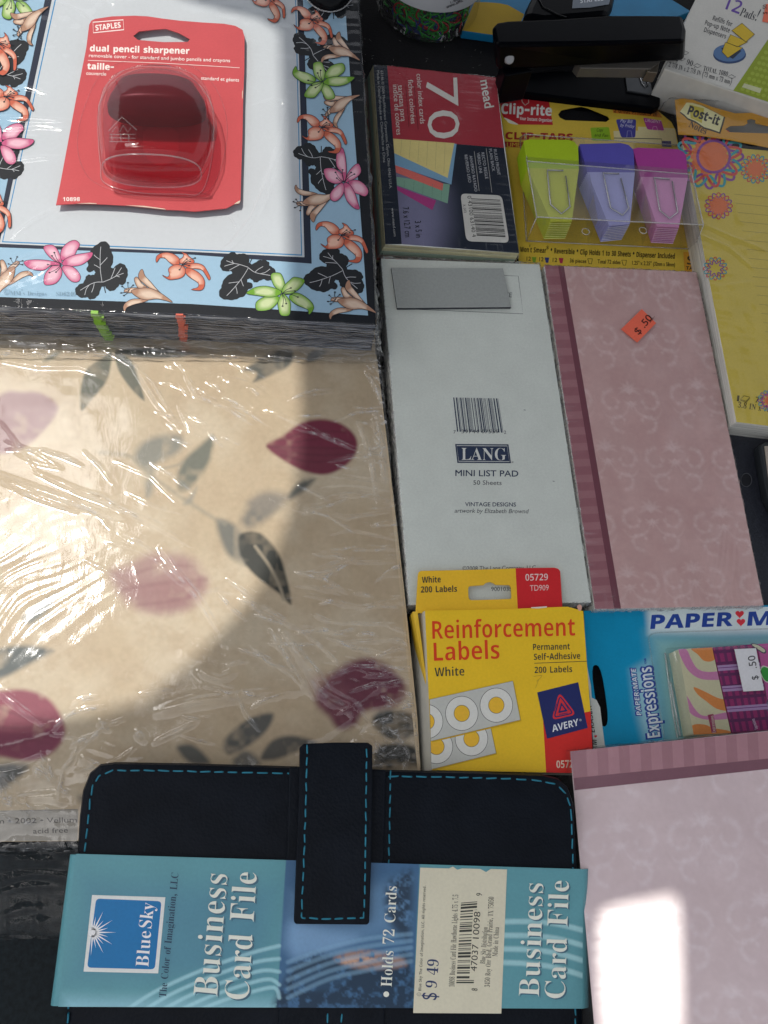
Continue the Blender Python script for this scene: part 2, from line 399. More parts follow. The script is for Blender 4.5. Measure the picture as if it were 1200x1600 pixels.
BOLD_SHAPES = {
'A':(93,[[0,0,34,96,59,96,93,0,71,0,64,23,29,23,22,0],[34,40,59,40,48,75,46,81]]),
'B':(90,[[12,0,12,96,42,96,59,95,71,91,78,83,81,72,80,64,77,58,72,53,66,51,78,44,83,35,83,28,81,16,74,7,63,2,48,0],[32,58,52,59,56,61,59,64,60,69,59,74,56,77,51,79,32,79],[32,17,53,18,58,20,61,24,62,30,61,35,58,38,53,41,32,42]]),
'C':(86,[[51,-1,37,0,27,5,18,12,12,22,9,34,8,48,9,61,13,73,19,83,28,91,39,96,53,97,67,95,81,91,74,74,63,78,53,80,42,78,35,72,30,61,29,48,30,34,34,24,42,18,53,16,65,17,77,21,77,4,65,0]]),
'D':(99,[[12,0,12,96,42,96,56,95,68,91,78,84,85,75,90,63,92,49,88,28,78,12,61,3,39,0],[32,17,41,17,54,19,63,25,69,35,71,48,69,62,64,72,55,77,43,79,32,79]]),
'E':(75,[[12,0,12,96,67,96,67,79,32,79,32,58,65,58,65,42,32,42,32,17,67,17,67,0]]),
'G':(97,[[52,-1,33,2,19,11,11,27,8,48,9,62,14,74,21,84,31,91,43,96,58,97,73,96,86,91,80,75,70,79,58,80,49,79,42,76,37,71,32,65,30,57,29,39,31,31,35,25,39,20,46,17,54,16,67,17,67,37,48,37,48,54,87,54,87,4,71,0]]),
'H':(103,[[12,0,12,96,32,96,32,58,70,58,70,96,91,96,91,0,70,0,70,41,32,41,32,0]]),
'I':(52,[[4,0,4,12,16,17,16,79,4,84,4,96,48,96,48,84,36,79,36,17,48,12,48,0]]),
'L':(76,[[12,0,12,96,32,96,32,17,71,17,71,0]]),
'M':(127,[[12,0,12,96,40,96,62,23,87,96,115,96,115,0,96,0,96,67,96,75,71,0,53,0,29,75,30,0]]),
'N':(109,[[12,0,12,96,38,96,79,24,79,96,97,96,97,0,71,0,30,73,30,0]]),
'O':(107,[[53,-1,39,0,28,5,19,12,13,22,9,34,8,48,9,62,13,74,19,84,28,91,39,96,54,97,68,96,79,91,88,84,94,74,98,62,99,48,98,34,94,22,88,12,79,5,68,0],[53,16,65,18,72,24,76,35,78,48,76,62,72,72,65,78,54,80,42,78,35,72,31,62,29,48,31,35,35,24,42,18]]),
'P':(84,[[12,0,12,96,43,96,59,94,70,88,76,78,78,66,77,58,75,50,70,44,63,39,54,35,32,34,32,0],[32,51,47,52,53,54,56,59,58,65,57,71,54,76,49,78,32,79]]),
'R':(89,[[12,0,12,96,40,96,57,94,69,89,76,80,78,67,76,56,69,47,60,42,89,0,66,0,43,37,32,37,32,0],[32,53,48,54,53,57,57,61,58,67,57,72,53,76,47,79,32,79]]),
'S':(74,[[33,-1,19,0,6,4,6,23,20,18,35,15,41,16,46,18,48,22,49,26,47,31,43,34,23,45,15,51,10,59,8,64,7,70,9,81,16,90,26,95,40,97,54,96,68,91,62,75,50,79,39,80,30,78,28,75,27,71,28,66,32,63,58,48,62,44,68,34,69,27,66,15,59,6,48,1]]),
'T':(78,[[29,0,29,79,3,79,3,96,75,96,75,79,49,79,49,0]]),
'V':(87,[[33,0,0,96,21,96,39,39,44,18,49,39,67,96,87,96,55,0]]),
'W':(130,[[24,0,0,96,20,96,37,18,41,42,55,96,75,96,89,42,93,18,94,26,110,96,130,96,105,0,82,0,65,73,62,55,48,0]]),
'Y':(84,[[32,0,32,37,0,96,22,96,42,56,62,96,84,96,52,37,52,0]]),
'a':(81,[[28,-1,19,0,12,4,7,12,6,22,8,32,14,39,24,43,51,46,50,54,48,57,45,59,40,60,29,58,19,55,12,68,26,73,41,75,54,73,63,68,69,60,71,49,71,0,57,0,53,10,43,1],[36,13,42,14,47,17,50,22,51,34,43,34,35,33,30,30,27,26,27,18,29,15]]),
'b':(85,[[51,-1,44,-1,38,2,30,8,29,8,26,0,10,0,10,102,30,102,30,64,30,64,38,72,44,74,51,75,62,72,71,65,77,53,79,37,77,20,71,8,62,1],[45,15,51,16,55,21,58,28,59,37,58,46,55,53,51,57,45,59,38,57,34,54,31,48,30,37,31,28,34,21,38,16]]),
'c':(69,[[40,-1,26,1,15,8,8,19,6,36,7,48,11,58,16,66,23,71,32,74,42,75,55,73,65,70,59,54,50,57,42,59,35,57,30,53,27,46,26,36,27,27,31,20,35,16,42,15,53,17,63,21,63,4,53,0]]),
'd':(85,[[34,-1,23,1,14,8,8,20,6,37,8,53,14,65,23,72,34,75,41,74,47,72,55,64,55,102,75,102,75,0,59,0,55,10,47,2,41,-1],[41,15,48,16,52,20,55,26,56,34,55,46,53,53,48,57,40,58,35,57,30,53,27,46,26,36,27,27,30,20,35,16]]),
'e':(79,[[44,-1,33,0,24,3,17,8,11,15,7,25,6,36,7,48,10,58,16,65,23,70,31,74,41,75,54,73,65,66,71,56,74,41,74,32,26,32,28,24,31,18,37,15,45,14,57,15,69,19,69,4,58,0],[27,45,55,45,54,51,51,56,47,59,41,60,36,60,31,57,28,52]]),
'f':(52,[[14,0,14,58,3,58,3,68,14,73,14,87,17,93,21,98,26,101,32,102,50,102,58,100,53,85,42,87,38,86,36,84,34,78,34,73,51,73,51,58,34,58,34,0]]),
'g':(85,[[38,-32,23,-31,10,-28,10,-12,24,-16,39,-18,46,-17,51,-13,54,-8,55,10,46,1,34,-1,22,1,13,9,8,21,6,37,8,53,14,65,22,72,34,75,46,72,55,64,58,73,75,73,75,0,72,-14,65,-24,54,-30],[41,14,47,15,52,19,55,25,56,34,55,47,52,53,48,57,41,58,34,57,30,53,27,46,26,36,27,27,30,20,35,16]]),
'h':(88,[[10,0,10,102,30,102,30,64,40,72,52,75,63,73,71,68,76,60,78,48,78,0,58,0,57,50,55,55,52,58,46,59,39,57,34,52,31,45,30,0]]),
'i':(41,[[21,82,13,85,10,88,10,97,13,100,21,102,28,100,31,97,31,92,31,88,28,85],[10,0,10,73,30,73,30,0]]),
'k':(83,[[10,0,10,102,30,102,29,40,38,51,59,73,82,73,52,42,83,0,60,0,39,30,30,23,30,0]]),
'l':(41,[[10,0,10,102,30,102,30,0]]),
'm':(132,[[10,0,10,73,26,73,28,64,30,64,34,69,39,72,51,75,58,74,65,72,70,69,73,64,75,64,79,69,84,72,90,74,97,75,108,73,115,68,120,60,122,48,122,0,102,0,101,50,99,55,96,58,91,59,84,57,80,53,77,46,76,0,56,0,55,50,53,55,50,58,45,59,38,57,34,52,31,45,30,0]]),
'n':(88,[[10,0,10,73,26,73,28,64,39,72,45,74,52,75,63,73,71,68,76,60,78,48,78,0,58,0,57,50,55,55,52,58,46,59,39,57,34,52,31,45,30,0]]),
'o':(83,[[41,-1,32,0,23,3,16,9,11,16,7,26,6,37,8,53,16,65,27,72,42,75,52,74,60,70,67,65,73,57,76,48,77,37,75,21,67,9,56,1],[42,15,48,16,53,20,56,27,57,37,56,46,53,53,48,57,42,59,35,57,30,53,27,46,26,37,27,27,30,20,35,16]]),
'p':(85,[[10,-32,10,73,27,73,30,64,38,71,44,74,51,75,62,72,71,65,77,53,79,37,77,20,71,8,62,1,51,-1,44,-1,38,2,29,8,30,-32],[45,15,51,16,55,21,58,28,59,37,58,47,55,53,51,57,45,59,38,57,34,54,31,48,30,37,31,28,34,21,38,16]]),
'r':(61,[[10,0,10,73,26,73,29,61,30,61,38,71,44,74,58,74,57,55,51,56,41,54,33,48,31,44,30,0]]),
's':(67,[[30,-1,17,0,6,3,6,19,19,15,31,13,39,15,42,20,41,23,37,26,15,37,8,44,6,54,8,63,14,70,23,73,35,75,48,73,61,69,55,55,45,58,35,60,28,59,26,55,27,52,31,49,52,39,56,36,61,28,62,22,60,12,54,5,44,0]]),
't':(58,[[36,-1,24,1,19,4,16,8,13,15,13,23,13,58,3,58,3,67,14,73,20,89,33,89,33,73,53,73,53,58,33,58,33,23,33,19,38,15,41,15,54,17,54,2,46,0]]),
'u':(88,[[36,-1,25,0,17,5,12,13,10,26,10,73,30,73,31,24,33,19,37,16,42,15,50,16,54,21,57,28,58,73,78,73,78,0,62,0,60,9,59,9,55,5,49,1]]),
'v':(76,[[28,0,0,73,21,73,35,32,38,17,41,32,55,73,76,73,48,0]]),
'w':(115,[[22,0,1,73,21,73,31,33,34,17,38,38,47,73,69,73,79,32,81,17,85,41,94,73,114,73,93,0,71,0,58,58,44,0]]),
'x':(78,[[1,0,26,37,2,73,25,73,39,50,53,73,76,73,52,37,77,0,54,0,39,25,23,0]]),
'y':(76,[[15,-32,5,-31,5,-15,12,-16,18,-15,26,-8,29,1,0,73,22,73,36,32,38,19,55,73,76,73,45,-9,40,-19,33,-27,25,-31]]),
'z':(66,[[4,0,4,12,38,58,6,58,6,73,60,73,60,60,27,15,62,15,62,0]]),
'0':(77,[[38,-1,23,2,13,12,7,27,5,48,6,62,8,75,12,84,19,91,27,96,38,97,53,94,64,84,70,69,72,48,71,34,69,21,64,12,58,5,49,0],[38,15,45,17,49,23,51,34,52,48,51,62,49,73,45,79,38,81,32,79,28,73,26,62,25,48,26,34,28,23,32,17]]),
'1':(77,[[35,0,36,75,29,68,18,59,8,71,39,96,55,96,55,0]]),
'2':(77,[[5,0,5,14,41,51,48,60,50,69,49,74,46,78,38,80,27,78,16,71,5,84,14,90,25,95,39,97,48,96,56,94,62,90,66,85,69,78,70,71,69,64,67,57,57,44,31,17,72,17,72,0]]),
'3':(77,[[33,-1,18,0,5,4,5,21,18,16,31,15,40,16,46,19,49,23,50,29,48,36,45,38,41,40,20,42,20,57,41,59,47,63,49,70,48,75,46,78,41,80,29,80,15,74,5,88,18,95,27,97,37,97,50,96,60,91,66,84,69,74,67,65,63,59,56,54,48,50,58,48,65,43,70,37,71,28,70,20,67,13,62,7,55,2,45,0]]),
'4':(77,[[43,0,43,20,2,20,2,34,44,96,63,96,63,36,75,36,75,20,63,20,63,0],[20,36,43,36,44,68,44,73]]),
'5':(77,[[32,-1,18,0,7,4,7,21,19,17,32,15,40,16,45,19,49,24,50,30,49,37,45,41,39,44,31,45,17,43,8,47,12,96,64,96,64,79,30,79,28,60,40,61,49,60,56,58,62,54,67,48,70,41,71,32,68,18,61,8,49,1]]),
'6':(77,[[40,-1,30,0,22,3,15,9,9,17,6,28,5,41,6,57,10,72,14,79,25,90,32,94,42,96,53,97,66,96,66,80,54,81,44,80,36,77,30,73,26,67,23,51,32,59,38,62,45,62,56,60,65,54,71,45,72,32,70,18,64,8,53,1],[39,15,45,16,49,19,52,24,53,32,52,38,50,43,46,46,40,47,32,45,27,40,25,33,26,25,31,18,35,16]]),
'7':(77,[[15,0,51,79,4,79,4,96,72,96,72,83,36,0]]),
'8':(77,[[38,-1,24,0,13,6,7,14,5,24,6,33,10,40,16,46,23,50,12,60,9,66,8,74,9,81,12,87,17,91,31,96,38,97,46,96,60,91,65,87,68,81,69,74,68,66,64,60,52,51,62,44,69,36,72,25,71,17,68,11,63,6,56,2,48,-1],[38,59,46,64,49,68,50,73,49,77,47,80,38,82,30,80,28,77,27,73,28,68,30,64],[38,14,45,14,49,17,52,21,53,25,51,32,46,37,39,41,37,42,27,35,24,31,24,26,24,21,27,17,32,14]]),
'9':(77,[[24,-1,11,0,11,16,23,15,33,15,41,18,47,23,50,29,53,44,45,37,39,34,31,33,20,35,12,41,6,51,4,64,6,78,13,88,23,95,37,97,46,96,55,92,62,87,67,79,71,68,72,55,71,39,67,23,63,17,52,6,44,2,35,-1],[37,49,45,51,50,56,52,62,50,71,45,78,37,81,32,80,28,77,25,71,24,64,25,58,27,53,31,50]]),
}


SHAPE_UNIT = 200.0


def _shapes(src):
    d = {}
    for ch, (adv, loops) in src.items():
        d[ch] = (adv / SHAPE_UNIT, [[(l[i] / SHAPE_UNIT, l[i + 1] / SHAPE_UNIT) for i in range(0, len(l), 2)] for l in loops])
    return d


_builtin = {}


def _text_mesh(body):
    cu = bpy.data.curves.new("lettering", 'FONT')
    cu.body = body
    cu.resolution_u = 3
    ob = bpy.data.objects.new("lettering", cu)
    COL.objects.link(ob)
    dg = bpy.context.evaluated_depsgraph_get()
    ev = ob.evaluated_get(dg)
    me = ev.to_mesh()
    co = [(v.co.x, v.co.y) for v in me.vertices]
    fs = [tuple(p.vertices) for p in me.polygons]
    ev.to_mesh_clear()
    bpy.data.objects.remove(ob)
    bpy.data.curves.remove(cu)
    return co, fs


def builtin_glyph(ch):
    """Outline of a character of the font built into Blender."""
    if ch not in _builtin:
        co, fs = _text_mesh(ch)
        ends = {}
        seen = {}
        key = [(round(x, 5), round(y, 5)) for x, y in co]
        for f in fs:
            for i in range(len(f)):
                a, b = key[f[i]], key[f[(i + 1) % len(f)]]
                if (b, a) in seen:
                    seen[(b, a)] -= 1
                    if seen[(b, a)] == 0:
                        del seen[(b, a)]
                else:
                    seen[(a, b)] = seen.get((a, b), 0) + 1
        for a, b in seen:
            ends.setdefault(a, []).append(b)
        loops = []
        while ends:
            st0 = next(iter(ends))
            l, cur = [], st0
            while cur in ends:
                l.append(cur)
                nx = ends[cur].pop()
                if not ends[cur]:
                    del ends[cur]
                cur = nx
            if len(l) > 2:
                loops.append(list(reversed(l)))
        w2 = _text_mesh("I" + ch + "I")[0]
        w1 = _text_mesh("II")[0]
        adv = (max(p[0] for p in w2) - min(p[0] for p in w2)) - (max(p[0] for p in w1) - min(p[0] for p in w1))
        _builtin[ch] = (adv, loops)
    return _builtin[ch]


FONTS = {'serif': _shapes(SERIF_SHAPES), 'bold': _shapes(BOLD_SHAPES)}
SPACE = {'serif': 0.25, 'bold': 0.26, 'regular': 0.28}


def glyph(font, ch):
    f = FONTS.get(font, {})
    return f[ch] if ch in f else builtin_glyph(ch)


CAPH = {k: max(q[1] for l in glyph(k, 'H' if k != 'regular' else 'H')[1] for q in l) for k in ('serif', 'bold', 'regular')}


# ------------------------------------------------------------------ printed sheets
class Sheet:
    """Printed matter lying on a surface: coloured shapes a few hundredths of a millimetre apart, gathered into one mesh."""

    def __init__(self, surf, view=(0, 0, 1.0), normal=None, lift=3e-5):
        self.surf = surf
        self.view = view
        self.normal = normal or Vector((0, 0, 1))
        self.lift = lift
        self.v, self.f, self.ink = [], [], []

    def w(self, p, layer=0):
        if callable(self.view):
            x, y = self.view(*p)
        else:
            x, y = self.view[0] + p[0] / self.view[2], self.view[1] + p[1] / self.view[2]
        return self.surf(x, y) + self.normal * (self.lift * layer)

    def put(self, loops, colors, layer=0):
        """Fill loops (even-odd). colors: one colour, or one per point of all loops."""
        if loops and not isinstance(loops[0][0], (tuple, list)):
            loops = [loops]
        pts, edges = [], []
        for l in loops:
            b = len(pts)
            pts += [Vector((p[0], p[1])) for p in l]
            edges += [(b + i, b + (i + 1) % len(l)) for i in range(len(l))]
        if len(pts) < 3:
            return
        try:
            vs, es, fs, ov, oe, of = delaunay_2d_cdt(pts, edges, [], 1, 1e-5)
        except Exception:
            return
        if len(loops) > 1:
            fs = [f for f in fs if inside(sum((vs[k] for k in f), Vector((0, 0))) / len(f), loops)]
        b = len(self.v)
        per = not isinstance(colors[0], (int, float))
        for i, q in enumerate(vs):
            self.v.append(self.w((q.x, q.y), layer))
            if per:
                self.ink.append(colors[ov[i][0]] if ov[i] else colors[0])
            else:
                self.ink.append(colors)
        for f in fs:
            f = list(f)
            a = [self.v[b + k] for k in f[:3]]
            nn = (a[1] - a[0]).cross(a[2] - a[0])
            if nn.dot(self.normal) < 0:
                f.reverse()
            self.f.append(tuple(b + k for k in f))

    def graded(self, pts, edge, mid, layer=0, k=0.5):
        """Printed petal: colour mid in the middle running to colour edge at the rim."""
        cx = sum(p[0] for p in pts) / len(pts)
        cy = sum(p[1] for p in pts) / len(pts)
        inner = [(cx + (p[0] - cx) * k, cy + (p[1] - cy) * k) for p in pts]
        self.mesh2(pts, inner, edge, mid, layer)

    def mesh2(self, outer, inner, c0, c1, layer):
        pts = [Vector(p) for p in outer] + [Vector(p) for p in inner]
        n = len(outer)
        edges = [(i, (i + 1) % n) for i in range(n)]
        vs, es, fs, ov, oe, of = delaunay_2d_cdt(pts, edges, [], 1, 1e-5)
        b = len(self.v)
        for i, q in enumerate(vs):
            self.v.append(self.w((q.x, q.y), layer))
            self.ink.append(c0 if (not ov[i] or ov[i][0] < n) else c1)
        for f in fs:
            f = list(f)
            a = [self.v[b + k] for k in f[:3]]
            if (a[1] - a[0]).cross(a[2] - a[0]).dot(self.normal) < 0:
                f.reverse()
            self.f.append(tuple(b + k for k in f))

    def soft(self, pts, color, layer=0, feather=6.0, alpha=1.0, smooth=True):
        """Blot with a soft rim (the ink attribute's alpha fades out)."""
        o = cr(pts, True, 6) if smooth else pts
        i1 = inset(o, feather)
        o = inset(o, -feather * 0.4)
        self.mesh2(o, i1, color[:3] + (0.0,), color[:3] + (alpha,), layer)

    def quad(self, pts, color, layer=0):
        self.put([pts], color, layer)

    def stroke(self, pts, w, color, layer=0, smooth=False, closed=False, taper=False, feather=0.0, alpha=1.0):
        if smooth:
            pts = cr(pts, closed, 6)
        n = len(pts)
        rows = []
        for i in range(n):
            a = pts[i - 1] if (i > 0 or closed) else pts[i]
            b = pts[(i + 1) % n] if (i < n - 1 or closed) else pts[i]
            d = (b[0] - a[0], b[1] - a[1])
            ln = math.hypot(*d) or 1
            nx, ny = -d[1] / ln, d[0] / ln
            ww = w / 2
            if taper:
                t = i / max(1, n - 1)
                ww *= max(0.08, (1 - t) if taper == 1 else math.sin(math.pi * min(0.97, max(0.03, t))))
            offs = (-1, 1) if not feather else (-1 - feather, -max(0.1, 1 - feather), max(0.1, 1 - feather), 1 + feather)
            rows.append([(pts[i][0] + nx * ww * k, pts[i][1] + ny * ww * k) for k in offs])
        b0 = len(self.v)
        m = len(rows[0])
        for r in rows:
            for k, q in enumerate(r):
                self.v.append(self.w(q, layer))
                a = alpha if not feather else (alpha if 0 < k < m - 1 else 0.0)
                self.ink.append(color[:3] + (a,))
        for i in range(n if closed else n - 1):
            j = (i + 1) % n
            for k in range(m - 1):
                f = [b0 + i * m + k, b0 + i * m + k + 1, b0 + j * m + k + 1, b0 + j * m + k]
                a = [self.v[q] for q in f]
                if (a[1] - a[0]).cross(a[2] - a[0]).dot(self.normal) < 0:
                    f.reverse()
                self.f.append(tuple(f))

    def text(self, s, p0, p1, cap, color, font='regular', layer=4, shear=0.0, weight=0.0, track=0.0):
        """Lettering on the baseline p0-p1, capitals cap high (sheet units)."""
        x = 0.0
        items = []
        lo, hi = None, 0
        for ch in s:
            if ch == ' ':
                x += SPACE[font] + track
                continue
            a, loops = glyph(font, ch)
            xs = [q[0] for l in loops for q in l]
            if xs:
                if lo is None:
                    lo = x + min(xs)
                hi = x + max(xs)
            items.append((x, loops))
            x += a + track
        lo = lo or 0.0
        span = max(1e-3, hi - lo)
        ux, uy = (p1[0] - p0[0]) / span, (p1[1] - p0[1]) / span
        ln = math.hypot(ux, uy)
        vx, vy = uy / ln * cap / CAPH[font], -ux / ln * cap / CAPH[font]
        for x0, loops in items:
            out = []
            for l in loops:
                if weight:
                    l = thicken(l, weight)
                out.append([(p0[0] + (x0 + q[0] - lo + shear * q[1]) * ux + q[1] * vx,
                             p0[1] + (x0 + q[0] - lo + shear * q[1]) * uy + q[1] * vy) for q in l])
            if out:
                self.put(out, color, layer)

    def bars(self, q, n, color, layer=4, seed=1):
        """Bar code: n bars across the quad q (first side to second side)."""
        r = random.Random(seed)
        ws = [r.choice((1, 1, 2, 3)) for _ in range(2 * n - 1)]
        tot = float(sum(ws))
        x = 0
        for i, k in enumerate(ws):
            a, b = x / tot, (x + k * 0.92) / tot
            if i % 2 == 0:
                self.quad([bil(q, a, 0), bil(q, b, 0), bil(q, b, 1), bil(q, a, 1)], color, layer)
            x += k

    def build(self, name, mat, parent=None):
        if mat in SOFT_TWIN and any(k[3] < 0.999 for k in self.ink):
            mi = [1 if any(self.ink[i][3] < 0.999 for i in f) else 0 for f in self.f]
            return mesh(name, self.v, self.f, [mat, SOFT_TWIN[mat]], parent, ink=self.ink, midx=mi)
        return mesh(name, self.v, self.f, mat, parent, ink=self.ink)


SOFT_TWIN = {}


def vnoise(x, y, seed):
    """Smooth value noise on arrays."""
    r = np.random.default_rng(seed)
    tab = r.random((64, 64))
    xi, yi = np.floor(x).astype(int), np.floor(y).astype(int)
    fx, fy = x - xi, y - yi
    fx, fy = fx * fx * (3 - 2 * fx), fy * fy * (3 - 2 * fy)

    def g(a, b):
        return tab[a % 64, b % 64]
    return (g(xi, yi) * (1 - fx) + g(xi + 1, yi) * fx) * (1 - fy) + (g(xi, yi + 1) * (1 - fx) + g(xi + 1, yi + 1) * fx) * fy - 0.5


class Field:
    """Printed ground with soft-edged motifs: a fine grid of points whose ink is mixed point by point."""

    def __init__(self, surf, quad, nx, ny, base, normal=None, lift=0.0, to_px=None, seed=1):
        self.surf, self.normal, self.lift, self.to_px = surf, normal or Vector((0, 0, 1)), lift, to_px
        u, v = np.meshgrid(np.linspace(0, 1, nx), np.linspace(0, 1, ny))
        q = [np.array(k, dtype=float) for k in quad]
        g = (q[0] * (1 - u)[..., None] + q[1] * u[..., None]) * (1 - v)[..., None] + (q[3] * (1 - u)[..., None] + q[2] * u[..., None]) * v[..., None]
        self.X, self.Y = g[..., 0].ravel(), g[..., 1].ravel()
        self.nx, self.ny = nx, ny
        self.col = np.tile(np.array(base[:3], dtype=float), (nx * ny, 1))
        self.view = (0, 0, 1.0)
        self.mottle = None
        self.seed = seed

    def fc(self, pts):
        ox, oy, s = self.view
        return [(ox + p[0] / s, oy + p[1] / s) for p in pts]

    def near(self, pts, pad):
        xs, ys = [p[0] for p in pts], [p[1] for p in pts]
        return np.nonzero((self.X > min(xs) - pad) & (self.X < max(xs) + pad) & (self.Y > min(ys) - pad) & (self.Y < max(ys) + pad))[0]

    def mix(self, ix, a, color):
        if self.mottle:
            sc, lo, hi = self.mottle
            n = 0.65 * vnoise(self.X[ix] * sc, self.Y[ix] * sc, self.seed) + 0.35 * vnoise(self.X[ix] * sc * 3.1, self.Y[ix] * sc * 3.1, self.seed + 1) + 0.5
            a = a * np.clip((n - lo) / (hi - lo), 0, 1)
        a = a[:, None]
        self.col[ix] = self.col[ix] * (1 - a) + np.array(color[:3]) * a

    def soft(self, pts, color, layer=0, feather=6.0, alpha=1.0, smooth=True):
        f = feather / self.view[2]
        pts = self.fc(cr(pts, True, 5) if smooth else pts)
        ix = self.near(pts, f)
        if not len(ix):
            return
        x, y = self.X[ix], self.Y[ix]
        d = np.full(len(ix), 1e9)
        odd = np.zeros(len(ix), dtype=bool)
        for i in range(len(pts)):
            (ax, ay), (bx, by) = pts[i - 1], pts[i]
            ex, ey = bx - ax, by - ay
            t = np.clip(((x - ax) * ex + (y - ay) * ey) / max(1e-9, ex * ex + ey * ey), 0, 1)
            d = np.minimum(d, np.hypot(x - ax - t * ex, y - ay - t * ey))
            if ey:
                odd ^= ((ay > y) != (by > y)) & (x < ex * (y - ay) / ey + ax)
        sd = np.where(odd, d, -d)
        a = np.clip((sd + 0.6 * f) / (1.6 * f), 0, 1)
        self.mix(ix, a * a * (3 - 2 * a) * alpha, color)

    def stroke(self, pts, w, color, layer=0, smooth=False, closed=False, taper=False, feather=0.5, alpha=1.0):
        pts = self.fc(cr(pts, closed, 5) if smooth else pts)
        if closed:
            pts = pts + pts[:1]
        w = w / self.view[2] / 2
        ix = self.near(pts, w * (1 + feather))
        if not len(ix):
            return
        x, y = self.X[ix], self.Y[ix]
        best = np.zeros(len(ix))
        m = len(pts) - 1
        for i in range(m):
            (ax, ay), (bx, by) = pts[i], pts[i + 1]
            ex, ey = bx - ax, by - ay
            t = np.clip(((x - ax) * ex + (y - ay) * ey) / max(1e-9, ex * ex + ey * ey), 0, 1)
            d = np.hypot(x - ax - t * ex, y - ay - t * ey)
            k = (i + t) / m
            ww = w * ((1 - 0.9 * k) if taper == 1 else np.sin(np.pi * np.clip(k, 0.06, 0.94)) if taper else 1.0)
            best = np.maximum(best, np.clip((ww * (1 + feather) - d) / (2 * w * max(0.05, feather)), 0, 1))
        self.mix(ix, best * alpha, color)

    def quad(self, pts, color, layer=0):
        self.soft(pts, color, 0, 0.6 * self.view[2], 1.0, False)

    def build(self, name, mat, parent=None):
        V = []
        for x, y in zip(self.X.tolist(), self.Y.tolist()):
            px = self.to_px(x, y) if self.to_px else (x, y)
            V.append(self.surf(*px) + self.normal * self.lift)
        n, m = self.nx, self.ny
        F = [(j * n + i, (j + 1) * n + i, (j + 1) * n + i + 1, j * n + i + 1) for j in range(m - 1) for i in range(n - 1)]
        ink = np.concatenate([np.clip(self.col, 0, 0.9), np.ones((len(self.col), 1))], 1)
        return mesh(name, V, F, mat, parent, ink=ink.tolist())


def thicken(l, d):
    """Offset a font outline outwards by d (outer loops run clockwise, counters the other way)."""
    m = len(l)
    out = []
    for i in range(m):
        a, b, c = l[i - 1], l[i], l[(i + 1) % m]
        n1 = (-(b[1] - a[1]), b[0] - a[0])
        n2 = (-(c[1] - b[1]), c[0] - b[0])
        l1 = math.hypot(*n1) or 1
        l2 = math.hypot(*n2) or 1
        nx, ny = n1[0] / l1 + n2[0] / l2, n1[1] / l1 + n2[1] / l2
        ln = math.hypot(nx, ny) or 1
        out.append((b[0] + d * nx / ln, b[1] + d * ny / ln))
    return out


# ------------------------------------------------------------------ materials
def new_mat(name):
    m = bpy.data.materials.new(name)
    m.use_nodes = True
    t = m.node_tree
    t.nodes.clear()
    out = t.nodes.new("ShaderNodeOutputMaterial")
    return m, t, out


def node(t, kind, **kw):
    n = t.nodes.new(kind)
    for k, v in kw.items():
        if k.startswith('i_'):
            key = k[2:].replace('_', ' ')
            n.inputs[key].default_value = v
        else:
            setattr(n, k, v)
    return n


def coords(t, scale=(1, 1, 1)):
    tc = node(t, "ShaderNodeTexCoord")
    mp = node(t, "ShaderNodeMapping")
    mp.inputs['Scale'].default_value = scale
    t.links.new(tc.outputs['Object'], mp.inputs[0])
    return mp.outputs[0]


def noise(t, vec, scale, detail=4.0, rough=0.55, dist=0.0):
    n = node(t, "ShaderNodeTexNoise")
    n.inputs['Scale'].default_value = scale
    n.inputs['Detail'].default_value = detail
    n.inputs['Roughness'].default_value = rough
    n.inputs['Distortion'].default_value = dist
    t.links.new(vec, n.inputs['Vector'])
    return n.outputs['Fac']


def ramp(t, fac, stops):
    r = node(t, "ShaderNodeValToRGB")
    while len(r.color_ramp.elements) < len(stops):
        r.color_ramp.elements.new(0.5)
    for e, (p, c) in zip(r.color_ramp.elements, stops):
        e.position = p
        e.color = c if len(c) == 4 else tuple(c) + (1,)
    t.links.new(fac, r.inputs[0])
    return r.outputs[0]


def bump(t, h, strength, dist):
    b = node(t, "ShaderNodeBump")
    b.inputs['Strength'].default_value = strength
    b.inputs['Distance'].default_value = dist
    t.links.new(h, b.inputs['Height'])
    return b.outputs[0]


